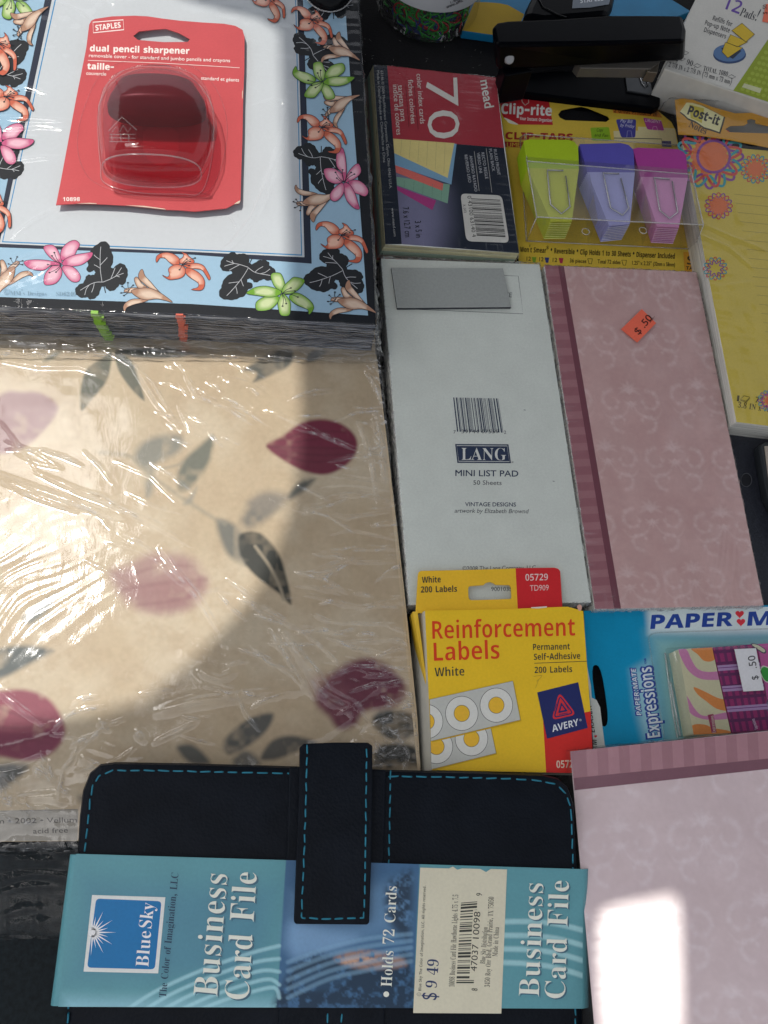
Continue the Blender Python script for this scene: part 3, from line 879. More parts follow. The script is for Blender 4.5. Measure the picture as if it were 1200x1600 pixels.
def print_mat(name, rough=0.5, spec=0.4, grain=0.06, grain_scale=900.0, soft=False, mottle=None, coat=0.0, bumpy=0.15):
    m, t, out = new_mat(name)
    at = node(t, "ShaderNodeAttribute", attribute_name="ink")
    vec = coords(t)
    n1 = noise(t, vec, grain_scale, 3.0)
    n2 = noise(t, vec, grain_scale / 14.0, 5.0)
    ad = node(t, "ShaderNodeMath", operation='ADD')
    t.links.new(n1, ad.inputs[0])
    t.links.new(n2, ad.inputs[1])
    mr = node(t, "ShaderNodeMapRange")
    mr.inputs['From Min'].default_value = 0.7
    mr.inputs['From Max'].default_value = 1.3
    mr.inputs['To Min'].default_value = 1.0 - grain
    mr.inputs['To Max'].default_value = 1.0 + grain
    t.links.new(ad.outputs[0], mr.inputs[0])
    mul = node(t, "ShaderNodeVectorMath", operation='SCALE')
    t.links.new(at.outputs['Color'], mul.inputs[0])
    t.links.new(mr.outputs[0], mul.inputs['Scale'])
    p = node(t, "ShaderNodeBsdfPrincipled")
    t.links.new(mul.outputs[0], p.inputs['Base Color'])
    p.inputs['Roughness'].default_value = rough
    p.inputs['Specular IOR Level'].default_value = spec
    p.inputs['Coat Weight'].default_value = coat
    p.inputs['Coat Roughness'].default_value = 0.12
    if bumpy:
        t.links.new(bump(t, n2, bumpy, 0.0006), p.inputs['Normal'])
    res = p.outputs[0]
    if soft:
        tr = node(t, "ShaderNodeBsdfTransparent")
        mx = node(t, "ShaderNodeMixShader")
        fac = at.outputs['Alpha']
        if mottle:
            n3 = noise(t, vec, mottle[0], 6.0, 0.7)
            q = node(t, "ShaderNodeMapRange")
            q.inputs['From Min'].default_value = mottle[1]
            q.inputs['From Max'].default_value = mottle[2]
            t.links.new(n3, q.inputs[0])
            mm = node(t, "ShaderNodeMath", operation='MULTIPLY')
            t.links.new(fac, mm.inputs[0])
            t.links.new(q.outputs[0], mm.inputs[1])
            fac = mm.outputs[0]
        t.links.new(fac, mx.inputs[0])
        t.links.new(tr.outputs[0], mx.inputs[1])
        t.links.new(res, mx.inputs[2])
        res = mx.outputs[0]
    t.links.new(res, out.inputs[0])
    return m


def plain_mat(name, color, rough=0.5, spec=0.5, metal=0.0, var=0.08, scale=120.0, bmp=0.0, bdist=0.0005, coat=0.0):
    m, t, out = new_mat(name)
    vec = coords(t)
    n = noise(t, vec, scale, 5.0)
    c = color[:3]
    col = ramp(t, n, [(0.25, tuple(k * (1 - var) for k in c)), (0.75, tuple(min(1, k * (1 + var)) for k in c))])
    p = node(t, "ShaderNodeBsdfPrincipled")
    t.links.new(col, p.inputs['Base Color'])
    p.inputs['Roughness'].default_value = rough
    p.inputs['Metallic'].default_value = metal
    p.inputs['Specular IOR Level'].default_value = spec
    p.inputs['Coat Weight'].default_value = coat
    if bmp:
        t.links.new(bump(t, n, bmp, bdist), p.inputs['Normal'])
    t.links.new(p.outputs[0], out.inputs[0])
    return m


def pages_mat(name, stops, zscale=2600.0, var=1.0):
    """Edge of a stack of sheets: fine lines along the sheets."""
    m, t, out = new_mat(name)
    vec = coords(t, (14, 14, zscale))
    n = noise(t, vec, 1.0, 4.0, 0.7)
    col = ramp(t, n, stops)
    p = node(t, "ShaderNodeBsdfPrincipled")
    t.links.new(col, p.inputs['Base Color'])
    p.inputs['Roughness'].default_value = 0.7
    t.links.new(bump(t, n, 0.5, 0.0006), p.inputs['Normal'])
    t.links.new(p.outputs[0], out.inputs[0])
    return m


def film_mat(name, ior=1.6, rough=0.06, haze=0.03, tint=(0.97, 0.97, 0.97), fine=0.35, fscale=(160, 60, 60), fdist=0.0006, crease_white=0.0, sscale=(60, 60, 900)):
    """Thin clear plastic film: mostly see-through, mirror-like at its wrinkles, a touch of haze."""
    m, t, out = new_mat(name)
    vec = coords(t, fscale)
    n = noise(t, vec, 1.0, 5.0, 0.6, 0.8)
    nb = bump(t, n, fine, fdist)
    tr = node(t, "ShaderNodeBsdfTransparent")
    tr.inputs[0].default_value = tint + (1,)
    gl = node(t, "ShaderNodeBsdfGlossy")
    gl.inputs['Roughness'].default_value = rough
    t.links.new(nb, gl.inputs['Normal'])
    df = node(t, "ShaderNodeBsdfDiffuse")
    df.inputs[0].default_value = (0.8, 0.8, 0.8, 1)
    ge = node(t, "ShaderNodeNewGeometry")
    dt = node(t, "ShaderNodeVectorMath", operation='DOT_PRODUCT')
    t.links.new(ge.outputs['Incoming'], dt.inputs[0])
    t.links.new(nb, dt.inputs[1])
    ab = node(t, "ShaderNodeMath", operation='ABSOLUTE')
    t.links.new(dt.outputs['Value'], ab.inputs[0])
    om = node(t, "ShaderNodeMath", operation='SUBTRACT', use_clamp=True)
    om.inputs[0].default_value = 1.0
    t.links.new(ab.outputs[0], om.inputs[1])
    pw = node(t, "ShaderNodeMath", operation='POWER')
    t.links.new(om.outputs[0], pw.inputs[0])
    pw.inputs[1].default_value = 5.0
    f0 = ((ior - 1) / (ior + 1)) ** 2
    fr = node(t, "ShaderNodeMath", operation='MULTIPLY_ADD')
    t.links.new(pw.outputs[0], fr.inputs[0])
    fr.inputs[1].default_value = 0.9 * (1 - f0)
    fr.inputs[2].default_value = f0
    m1 = node(t, "ShaderNodeMixShader")
    m1.inputs[0].default_value = haze
    if crease_white:                                              # white mixed into steep folds: whitened creases and painted-in glints
        sx = node(t, "ShaderNodeSeparateXYZ")
        t.links.new(ge.outputs['True Normal'], sx.inputs[0])
        az = node(t, "ShaderNodeMath", operation='ABSOLUTE')
        t.links.new(sx.outputs['Z'], az.inputs[0])
        inv = node(t, "ShaderNodeMapRange")
        inv.inputs['From Min'].default_value = 0.93
        inv.inputs['From Max'].default_value = 0.55
        t.links.new(az.outputs[0], inv.inputs[0])
        sn = noise(t, coords(t, sscale), 1.0, 5.0, 0.7, 0.3)
        sr = node(t, "ShaderNodeMapRange")
        sr.inputs['From Min'].default_value = 0.44
        sr.inputs['From Max'].default_value = 0.66
        t.links.new(sn, sr.inputs[0])
        mm = node(t, "ShaderNodeMath", operation='MULTIPLY')
        t.links.new(inv.outputs[0], mm.inputs[0])
        t.links.new(sr.outputs[0], mm.inputs[1])
        ma = node(t, "ShaderNodeMath", operation='MULTIPLY_ADD')
        t.links.new(mm.outputs[0], ma.inputs[0])
        ma.inputs[1].default_value = crease_white
        ma.inputs[2].default_value = haze
        t.links.new(ma.outputs[0], m1.inputs[0])
    t.links.new(tr.outputs[0], m1.inputs[1])
    t.links.new(df.outputs[0], m1.inputs[2])
    m2 = node(t, "ShaderNodeMixShader")
    t.links.new(fr.outputs[0], m2.inputs[0])
    t.links.new(m1.outputs[0], m2.inputs[1])
    t.links.new(gl.outputs[0], m2.inputs[2])
    t.links.new(m2.outputs[0], out.inputs[0])
    return m


def print_pair(name, *a, **k):
    m = print_mat(name, *a, **k)
    k['soft'] = True
    SOFT_TWIN[m] = print_mat(name + "_blend", *a, **k)
    return m


M_PRINT = print_pair("printed_card", 0.5, 0.2)
M_GLOSSPRINT = print_pair("glossy_printed_card", 0.33, 0.24, grain=0.05)
M_SOFT = print_mat("soft_ink", 0.6, 0.2, grain=0.12, grain_scale=300, soft=True, mottle=(90, 0.25, 0.6), bumpy=0)
M_SOFTPLAIN = print_mat("soft_print", 0.45, 0.3, grain=0.04, soft=True, bumpy=0)
M_DAMASK = print_mat("damask_ink", 0.6, 0.2, grain=0.08, soft=True, mottle=(700, 0.36, 0.60), bumpy=0)
M_FILM = film_mat("shrink_wrap", 1.5, 0.08, 0.012, crease_white=0.6, sscale=(500, 500, 300))
M_FILM_WRINKLED = film_mat("wrinkled_wrap", 1.6, 0.06, 0.015, fine=0.16, fscale=(190, 70, 70), crease_white=0.6, sscale=(220, 220, 400))
M_CLEAR = film_mat("clear_moulded_plastic", 1.55, 0.04, 0.025, (0.95, 0.95, 0.95), 0.05, (40, 40, 40))
M_WHITE = plain_mat("white_paper", C("c8cac4"), 0.6)
M_PAGES = pages_mat("white_page_edges", [(0.3, C("8f8d84")), (0.6, C("cdcbc2"))])
M_BLACK = plain_mat("black_plastic", (0.003, 0.0035, 0.005), 0.22, 0.15, var=0.3)
M_METAL = plain_mat("steel_wire", (0.55, 0.55, 0.56), 0.25, 0.5, 1.0)

# ------------------------------------------------------------------ wrapping film
def film(name, parent, quad, z_low, cell=0.0008, lift=0.0009, ridges=(), crinkle=(0.0006, 0.012, 900.0), fields=(), seed=3, mat=None,
         normal=None, over=0.004, limits=(1, 1, 1, 1), skirt_noise=0.001, calm=1.0):
    """Plastic film over the quad (top left, top right, bottom right, bottom left: world points), hanging down its sides to z_low.
    ridges: (list of world points, height, width); limits: which sides (top, right, bottom, left) carry a skirt."""
    q = [np.array(p) for p in quad]
    n = np.array(normal or (0, 0, 1.0))
    W = (np.linalg.norm(q[1] - q[0]) + np.linalg.norm(q[2] - q[3])) / 2
    H = (np.linalg.norm(q[3] - q[0]) + np.linalg.norm(q[2] - q[1])) / 2
    nx, ny = max(8, int(W / cell)), max(8, int(H / cell))
    sk = 7
    us = list(np.linspace(0, 1, nx))
    vs = list(np.linspace(0, 1, ny))
    ks = [(k + 1) / sk for k in range(sk)]
    U = ([-k for k in reversed(ks)] if limits[3] else []) + us + ([1 + k for k in ks] if limits[1] else [])
    V = ([-k for k in reversed(ks)] if limits[0] else []) + vs + ([1 + k for k in ks] if limits[2] else [])
    U, V = np.meshgrid(np.array(U), np.array(V))
    uc, vc = np.clip(U, 0, 1), np.clip(V, 0, 1)
    eu, ev = np.abs(U - uc), np.abs(V - vc)
    drop = np.maximum(eu, ev)
    base = (q[0][None, None, :] * (1 - uc)[..., None] + q[1][None, None, :] * uc[..., None]) * (1 - vc)[..., None] \
        + (q[3][None, None, :] * (1 - uc)[..., None] + q[2][None, None, :] * uc[..., None]) * vc[..., None]
    x, y = uc * W, vc * H
    h = lift + calm * 0.0005 * vnoise(x * 60 + 3, y * 60, seed) + calm * 0.00025 * vnoise(x * 180, y * 180 + 9, seed + 1)
    du, dv = np.minimum(x, W - x), np.minimum(y, H - y)
    amp, ln, fr = crinkle
    wob = 0.4 + 1.2 * (vnoise(x * 45, y * 45, seed + 5) + 0.5)
    h = h + amp * vnoise(y * fr, x * 70 + 5, seed + 2) * np.exp(-du / (ln * wob)) + amp * vnoise(x * fr, y * 70, seed + 3) * np.exp(-dv / (ln * wob))
    B2 = base[..., :2]
    for pts, a, w in ridges:
        xy = np.array([tuple(p)[:2] for p in pts])
        lo, hi = xy.min(0) - 3 * w, xy.max(0) + 3 * w
        near = (B2[..., 0] > lo[0]) & (B2[..., 0] < hi[0]) & (B2[..., 1] > lo[1]) & (B2[..., 1] < hi[1])
        if not near.any():
            continue
        Bn = B2[near]
        d = np.full(len(Bn), 9.0)
        tt = np.zeros(len(Bn))
        m = len(pts)
        for i in range(m - 1):
            p0 = xy[i]
            e = xy[i + 1] - p0
            t = np.clip(((Bn - p0) @ e) / max(1e-12, e @ e), 0, 1)
            dd = np.linalg.norm(Bn - (p0 + t[..., None] * e), axis=-1)
            tt = np.where(dd < d, (i + t) / (m - 1), tt)
            d = np.minimum(d, dd)
        h[near] += a * np.exp(-(d / w) ** 2) * np.sin(np.pi * np.clip(tt, 0.02, 0.98)) ** 0.5
    for (cx, cy, rx, ang, wl, a) in fields:
        dx, dy = B2[..., 0] - cx, B2[..., 1] - cy
        ca, sa = math.cos(ang), math.sin(ang)
        s, tq = dx * ca + dy * sa, -dx * sa + dy * ca
        env = np.exp(-((s * s + tq * tq) / (rx * rx)))
        tw = tq + 0.006 * vnoise(s * 40, tq * 40, seed + 8) * 2
        h = h + a * env * vnoise(tw / wl, s * 25, seed + 7)
    pos = base + n[None, None, :] * h[..., None]
    # the skirt
    c = (q[0] + q[1] + q[2] + q[3]) / 4
    outx = np.where(U < 0, -1.0, np.where(U > 1, 1.0, 0.0))
    outy = np.where(V < 0, -1.0, np.where(V > 1, 1.0, 0.0))
    ex = (q[1] - q[0]) / np.linalg.norm(q[1] - q[0])
    ey = (q[3] - q[0]) / np.linalg.norm(q[3] - q[0])
    along = U * W * fr * 0.35 + V * H * fr * 0.35
    wig = skirt_noise * 2 * vnoise(along, drop * 6, seed + 4) * np.minimum(1, drop * 4)
    bul = over * np.sqrt(np.clip(drop, 0, 1)) * 0.35 + over * 0.65 * drop ** 3
    pos = pos + ex[None, None, :] * (outx * (bul + wig))[..., None] + ey[None, None, :] * (outy * (bul + wig))[..., None]
    zt = pos[..., 2]
    pos[..., 2] = np.where(drop > 0, zt * (1 - drop) + (z_low + 0.0004) * drop, zt)
    ni, nj = U.shape
    idx = np.arange(ni * nj).reshape(ni, nj)
    a, b, c_, d_ = idx[:-1, :-1].ravel(), idx[1:, :-1].ravel(), idx[1:, 1:].ravel(), idx[:-1, 1:].ravel()
    faces = np.stack([a, b, c_, d_], 1)
    P3 = pos.reshape(-1, 3)
    base0 = (P3.min(0) + P3.max(0)) / 2
    base0[2] = P3[:, 2].min()
    me = bpy.data.meshes.new(name)
    me.vertices.add(len(P3))
    me.vertices.foreach_set("co", (P3 - base0).astype(np.float32).ravel())
    me.loops.add(faces.size)
    me.loops.foreach_set("vertex_index", faces.ravel().astype(np.int32))
    me.polygons.add(len(faces))
    me.polygons.foreach_set("loop_start", np.arange(0, faces.size, 4, dtype=np.int32))
    me.polygons.foreach_set("use_smooth", np.ones(len(faces), dtype=bool))
    me.update(calc_edges=True)
    me.validate()
    me.materials.append(mat or M_FILM)
    o = bpy.data.objects.new(name, me)
    COL.objects.link(o)
    o.parent = parent
    o.location = Vector(base0) - ORIGIN[parent.name]
    ORIGIN[o.name] = Vector(base0)
    return o


def PX(lst, z):
    return [P(x, y, z) for x, y in lst]


def Z(lst, ox, oy, s):
    """Positions read off an enlarged detail of the photo (origin ox, oy; magnification s)."""
    return [(ox + x / s, oy + y / s) for x, y in lst]


# ------------------------------------------------------------------ table and added sun blocker
M_TABLE = plain_mat("black_cloth", (0.010, 0.010, 0.012), 0.85, 0.25, var=0.45, scale=900.0, bmp=0.6, bdist=0.0006)
tv = [Vector((x, y, 0)) for x, y in ((-1.4, 1.7), (1.4, 1.7), (1.4, -1.3), (-1.4, -1.3))]
t_ = slab("table", tv, -0.03, M_TABLE, None)
tagged(t_, None, None, kind='structure')

BLOCKER_Z = 0.90


def to_blocker(p):
    return p + SUN_TO * ((BLOCKER_Z - p.z) / SUN_TO.z)


lit_top = PX([(-260, -150), (60, -90), (300, 4), (402, 28), (436, 50), (441, 160), (446, 300), (450, 400), (452, 490)], 0.034)
lit_low = PX([(468, 560), (470, 640), (468, 700), (452, 800), (412, 904), (380, 948), (300, 1030), (220, 1094), (150, 1112), (60, 1126), (-240, 1150)], 0.0105)
PAD_N = Vector((-0.3351, 0.2089, 0.9187)).normalized()
PAD_O = P(890, 1174, 0.020)
pad_surf = tilted(PAD_O, PAD_N)
lit_pad = [pad_surf(x, y) for x, y in ((937, 1428), (950, 1419), (1045, 1399), (1058, 1406), (1061, 1500), (1064, 1720), (943, 1760), (934, 1500))]
h1 = [to_blocker(p) for p in lit_top + lit_low]
h2 = [to_blocker(p) for p in lit_pad]
sun_blocker = thing("sun_blocker", "unseen dark sheet on four poles, added with openings to shape the sun patches", "sun_blocker", (-0.2, 0.4, 0))  # added out of view; its openings shape the sunlit patches below
outer = [(-0.85, -0.10), (0.75, -0.10), (0.75, 1.45), (-0.85, 1.45)]
loops2 = [outer, [(p.x, p.y) for p in h1], [(p.x, p.y) for p in h2]]
pts2, ed2 = [], []
for l in loops2:
    b_ = len(pts2)
    pts2 += [Vector(p) for p in l]
    ed2 += [(b_ + i, b_ + (i + 1) % len(l)) for i in range(len(l))]
vs_, es_, fs_, *_r = delaunay_2d_cdt(pts2, ed2, [], 1, 1e-6)
fs_ = [f for f in fs_ if inside(sum((vs_[k] for k in f), Vector((0, 0))) / len(f), loops2)]
cv = [Vector((p.x, p.y, BLOCKER_Z)) for p in vs_] + [Vector((p.x, p.y, BLOCKER_Z + 0.002)) for p in vs_]
cf = [tuple(f) for f in fs_] + [tuple(len(vs_) + i for i in reversed(f)) for f in fs_]


def blocker_mat():
    m, t, out = new_mat("blocker_cloth")
    vec = coords(t)
    n = noise(t, vec, 300.0)
    df = node(t, "ShaderNodeBsdfDiffuse")
    t.links.new(ramp(t, n, [(0.3, (0.10, 0.10, 0.10)), (0.7, (0.13, 0.13, 0.13))]), df.inputs[0])
    tl = node(t, "ShaderNodeBsdfTranslucent")
    tl.inputs[0].default_value = (0.10, 0.10, 0.10, 1)
    mx = node(t, "ShaderNodeMixShader")
    mx.inputs[0].default_value = 0.5
    t.links.new(df.outputs[0], mx.inputs[1])
    t.links.new(tl.outputs[0], mx.inputs[2])
    t.links.new(mx.outputs[0], out.inputs[0])
    return m


mesh("cloth", cv, cf, blocker_mat(), sun_blocker)
M_POLE = plain_mat("grey_pole", (0.4, 0.4, 0.42), 0.35, 0.5, 0.8)
for x, y in outer:
    tubes("blocker_pole", [[(x, y, 0.0), (x, y, BLOCKER_Z - 0.001)]], 0.012, M_POLE, sun_blocker, 12)

# ------------------------------------------------------------------ vellum paper pack (left)
VZ = 0.0100
t = thing("vellum_pack", "shrink-wrapped pack of cream vellum paper printed with dark red petals and grey leaves", "paper pack", tuple(P(330, 900, 0)))
v_q = [(-330, 505), (586, 505), (657, 1196), (-330, 1316)]
v_edge = [P(-330, 440, VZ), P(578, 440, VZ), P(589, 560, VZ), P(606, 700, VZ), P(632, 925, VZ), P(652, 1120, VZ), P(664, 1312, VZ), P(118, 1314, VZ), P(-330, 1318, VZ)]
M_VELLUM, nt, no = new_mat("vellum")
vec = coords(nt)
nz = noise(nt, vec, 26.0, 6.0, 0.6, 0.6)
col = ramp(nt, nz, [(0.3, L("cdb794")), (0.5, L("dac4a0")), (0.7, L("e2d0ae"))])
pb = node(nt, "ShaderNodeBsdfPrincipled")
nt.links.new(col, pb.inputs['Base Color'])
pb.inputs['Roughness'].default_value = 0.5
nt.links.new(pb.outputs[0], no.inputs[0])
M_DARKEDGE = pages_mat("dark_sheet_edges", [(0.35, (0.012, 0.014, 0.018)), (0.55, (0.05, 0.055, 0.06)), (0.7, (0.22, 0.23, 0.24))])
M_VELLUMPRINT = print_mat("vellum_print", 0.5, 0.35, grain=0.07, grain_scale=400, bumpy=0.05)
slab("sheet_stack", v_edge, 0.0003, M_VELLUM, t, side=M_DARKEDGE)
s = Field(flat(VZ), [(-12, 520), (585, 520), (662, 1300), (-12, 1314)], 480, 600, L("c9b596"), lift=6e-5)
s.mottle = (0.012, 0.3, 0.7)
s.soft([(-80, 450), (700, 450), (720, 1400), (-80, 1400)], L("d3c3a8"), 0, 2, 0.9, False)
s.mottle = (0.05, 0.35, 0.75)
s.soft([(-80, 450), (700, 450), (720, 1400), (-80, 1400)], L("c0aa8c"), 0, 2, 0.55, False)
s.mottle = (0.035, -0.22, 0.48)
s.view = (0, 510, 1.818)
CR = lambda h: C(h, 0.85)
M1 = C("a3606f", 0.95)
s.soft([(0, 190), (60, 183), (120, 188), (167, 228), (140, 282), (90, 332), (30, 362), (-40, 355), (-90, 270)], L("9c7979"), 1, 12)
s.stroke([(0, 290), (70, 262), (150, 235)], 3, L("8a5f62"), 2, True, feather=1.5, alpha=0.5)
s.soft([(755, 340), (800, 310), (850, 275), (910, 262), (970, 275), (1010, 310), (1015, 350), (985, 395), (930, 422), (870, 415), (810, 385)], C("74233c", 0.95), 1, 9)
s.soft([(770, 342), (850, 338), (930, 342), (1005, 348), (1000, 375), (930, 412), (870, 408), (810, 380)], C("6f2a3c", 0.95), 2, 14, 0.8)
s.view = (0, 0, 1)
s.soft([(168, 895), (200, 878), (240, 862), (300, 868), (327, 905), (315, 940), (285, 958), (240, 962), (195, 945)], L("a88280"), 1, 16, 0.85)
s.soft([(200, 915), (260, 900), (318, 905), (310, 940), (280, 955), (235, 955)], L("9a6a6c"), 2, 18, 0.6)
s.view = (0, 860, 1.818)
s.soft([(-60, 420), (20, 395), (90, 397), (150, 430), (185, 500), (165, 560), (100, 597), (20, 590), (-60, 560)], L("96485a"), 1, 13)
s.soft([(-60, 510), (60, 515), (180, 500), (165, 560), (100, 595), (20, 588), (-60, 556)], L("803650"), 2, 16, 0.8)
s.soft([(900, 400), (950, 340), (1020, 305), (1080, 310), (1130, 350), (1160, 400), (1120, 450), (1040, 460), (1010, 500), (960, 510), (930, 470), (900, 440)], C("682f40", 0.9), 1, 18)
s.soft([(880, 360), (960, 350), (1000, 420), (980, 500), (930, 470), (890, 430)], C("7d4a52", 0.9), 1, 25, 0.5)
VN = lambda pts, c, w=7, a=0.45: s.stroke(pts, w, c, 2, True, feather=1.6, alpha=a)
s.view = (0, 860, 1.818)
for l in ([(-40, 500), (60, 505), (180, 492)], [(-20, 440), (60, 470), (150, 485)], [(0, 560), (80, 540), (160, 520)]):
    VN(l, L("66283c"))
for l in ([(930, 455), (1010, 400), (1140, 370)], [(950, 380), (1040, 370), (1130, 365)], [(960, 480), (1040, 430), (1120, 420)]):
    VN(l, C("4c2030"), 9)
s.view = (0, 510, 1.818)
for l in ([(760, 342), (860, 344), (1012, 348)], [(790, 325), (880, 300), (980, 300)], [(800, 365), (880, 385), (980, 378)], [(830, 330), (920, 320), (1005, 330)], [(830, 360), (920, 366), (1000, 362)]):
    VN(l, C("571a2d", 0.95), 5, 0.5)
s.view = (0, 0, 1)
for l in ([(190, 922), (250, 912), (322, 906)], [(200, 900), (250, 885), (305, 885)], [(215, 945), (265, 940), (305, 930)]):
    VN(l, L("8a5a60"), 4, 0.4)
GR = lambda h="6c6f66": L(h)
s.view = (0, 510, 1.818)
for pts, c, k in (
        ([(317, 72), (288, 90), (245, 122), (228, 180), (231, 240), (265, 205), (302, 160), (316, 110)], "68695c", 4),
        ([(328, 72), (370, 92), (392, 140), (412, 212), (375, 182), (345, 142), (330, 110)], "6b6c5f", 4),
        ([(330, 68), (450, 58), (530, 66), (558, 80), (470, 92), (380, 88)], "56574e", 4),
        ([(120, 100), (150, 75), (175, 70), (150, 95)], "8b8b7c", 5),
        ([(380, 372), (400, 332), (450, 308), (515, 308), (517, 350), (470, 382), (410, 407)], "8e8c80", 11),
        ([(500, 432), (520, 380), (560, 342), (606, 308), (602, 370), (575, 422), (535, 465), (510, 470)], "737568", 8),
        ([(540, 480), (560, 455), (545, 500), (520, 505)], "98968a", 8),
        ([(410, 400), (440, 405), (435, 470), (415, 485)], "a09c8e", 10)):
    s.soft(pts, GR(c), 1, k * 1.7)
for pts, c, k in (
        ([(690, 125), (740, 90), (790, 66), (832, 68), (826, 110), (780, 136), (720, 160), (727, 133)], "5b5c55", 6),
        ([(868, 100), (885, 68), (938, 66), (900, 97)], "6d6a60", 5),
        ([(680, 562), (700, 510), (750, 478), (790, 500), (770, 540), (720, 577)], "77736a", 13),
        ([(815, 482), (850, 440), (897, 432), (870, 465), (830, 492)], "5f5f58", 8),
        ([(700, 500), (760, 465), (820, 480), (800, 520), (740, 540)], "8a8276", 16),
        ([(614, 548), (660, 556), (695, 600), (705, 680), (650, 655), (622, 600)], "74736a", 9),
        ([(680, 590), (740, 586), (790, 640), (812, 700), (829, 790), (785, 755), (720, 705), (682, 650)], "33352f", 5)):
    s.soft(pts, C(c, 1.0), 1, k * 1.7)
s.stroke([(725, 625), (765, 680), (795, 740), (805, 775)], 9, C("8f8470"), 2, True, feather=0.8, alpha=0.85)
for pts, w in (([(285, 358), (330, 362), (375, 372), (430, 425), (520, 488), (600, 540), (640, 560)], 10), ([(430, 405), (425, 440), (418, 480)], 8), ([(430, 410), (500, 395), (520, 385)], 7)):
    s.stroke(pts, w, GR("9a9484"), 1, True, feather=1.2, alpha=0.6)
s.view = (0, 860, 1.818)
for pts, c, k in (
        ([(-20, 290), (60, 268), (156, 284), (90, 322), (20, 360), (-20, 362)], "5d6463", 8),
        ([(60, 190), (110, 150), (165, 120), (140, 170), (90, 210)], "7d8482", 10)):
    s.soft(pts, L(c), 1, k * 1.7)
for pts, c, k in (
        ([(630, 552), (660, 510), (720, 470), (777, 463), (760, 512), (700, 562), (650, 582)], "55544f", 7),
        ([(738, 592), (770, 540), (830, 524), (902, 545), (850, 572), (780, 597)], "56534d", 7),
        ([(660, 592), (700, 565), (742, 600), (720, 620), (670, 620)], "6a665e", 9),
        ([(500, 560), (540, 548), (580, 575), (597, 607), (540, 607)], "5a5953", 8),
        ([(1058, 472), (1100, 450), (1176, 468), (1182, 522), (1120, 542), (1068, 512)], "34342f", 8),
        ([(1070, 560), (1120, 545), (1185, 560), (1185, 620), (1070, 620)], "33332e", 8),
        ([(-20, 612), (80, 608), (50, 655), (-20, 692)], "5a5a56", 9),
        ([(220, 700), (260, 690), (300, 720), (250, 735)], "6b675e", 10)):
    s.soft(pts, C(c, 0.85), 1, k * 1.7)
s.build("printed_sheet", M_VELLUMPRINT, t)
s = Sheet(flat(VZ), (0, 1180, 3.81))
s.put([[(-700, 345), (465, 320), (460, 508), (-700, 518)]], C("948f86"), 4)
for i in range(70):
    x = -60 + i * 7.5
    s.quad([(x, 331 - x * 0.02), (x + 3, 331 - x * 0.02), (x + 3, 335 - x * 0.02), (x, 335 - x * 0.02)], C("4a4642"), 5)
s.text("m \u2022 2002 \u2022 Vellum", (-18, 408), (458, 399), 30, C("4c4945"), layer=5, weight=0.006)
s.text("acid free", (198, 467), (405, 460), 30, C("4c4945"), layer=5, weight=0.006)
s.build("label_strip", M_PRINT, t)
R_ = lambda pts, a=0.0011, w=0.0012: (PX(pts, VZ), a, w)
v_ridges = [
    R_([(-20, 738), (55, 766), (126, 790), (203, 811)], 0.0016, 0.0016), R_([(0, 752), (60, 780), (120, 800)], 0.0012, 0.0009), R_([(60, 740), (150, 780), (230, 815), (310, 860)]),
    R_([(143, 532), (209, 570), (247, 631), (286, 675)]), R_([(170, 540), (240, 600), (275, 660)], 0.0008, 0.0007), R_([(120, 768), (160, 778), (190, 800)]),
    R_([(291, 587), (308, 620), (352, 636), (401, 667)], 0.0014, 0.001), R_([(300, 600), (330, 625), (380, 640), (430, 672)], 0.001, 0.0008), R_([(418, 642), (473, 666), (528, 691), (566, 708)]),
    R_([(450, 668), (500, 680), (545, 700)], 0.0009, 0.0007), R_([(253, 857), (275, 890), (308, 930), (345, 990)], 0.0016, 0.0014), R_([(357, 905), (400, 940)], 0.001, 0.0008),
    R_([(380, 930), (410, 960), (470, 985), (500, 1010)], 0.0008, 0.0007), R_([(434, 992), (467, 1030), (506, 1080), (550, 1102), (588, 1149)], 0.0022, 0.0026), R_([(425, 985), (455, 1035), (490, 1090)], 0.0016, 0.001), R_([(440, 985), (478, 1035), (512, 1072)], 0.0020, 0.0013), R_([(585, 640), (594, 690), (600, 760)], 0.0015, 0.0009), R_([(560, 660), (580, 720), (590, 790)], 0.0014, 0.0008), R_([(570, 580), (590, 610), (600, 640)], 0.0015, 0.0009), R_([(500, 860), (560, 880), (620, 878)], 0.0009, 0.0009), R_([(470, 790), (540, 810), (610, 800)], 0.0009, 0.0008), R_([(480, 930), (560, 950), (630, 940)], 0.0009, 0.0009), R_([(590, 1130), (620, 1160), (640, 1150)], 0.002, 0.0016), R_([(560, 1160), (600, 1185), (645, 1180)], 0.002, 0.0014),
    R_([(247, 1113), (308, 1096), (385, 1085), (473, 1077)], 0.0016, 0.0022), R_([(242, 1160), (286, 1140), (308, 1128)], 0.0009, 0.0009), R_([(0, 1080), (66, 1130)]), R_([(312, 1050), (345, 1062), (370, 1048)], 0.0012, 0.0016),
    R_([(157, 1128), (170, 1140)], 0.0012, 0.0012), R_([(130, 1185), (165, 1205)], 0.0014, 0.0014), R_([(0, 1240), (18, 1262)], 0.0016, 0.003), R_([(0, 1212), (30, 1235)], 0.0012, 0.0012),
    R_([(215, 1144), (225, 1155)], 0.0014, 0.0014), R_([(-20, 560), (60, 575), (125, 575), (150, 585)], 0.0008, 0.001), R_([(40, 1250), (46, 1290)], 0.001, 0.001), R_([(140, 1250), (125, 1280)], 0.0012, 0.0012)]
rw = random.Random(77)
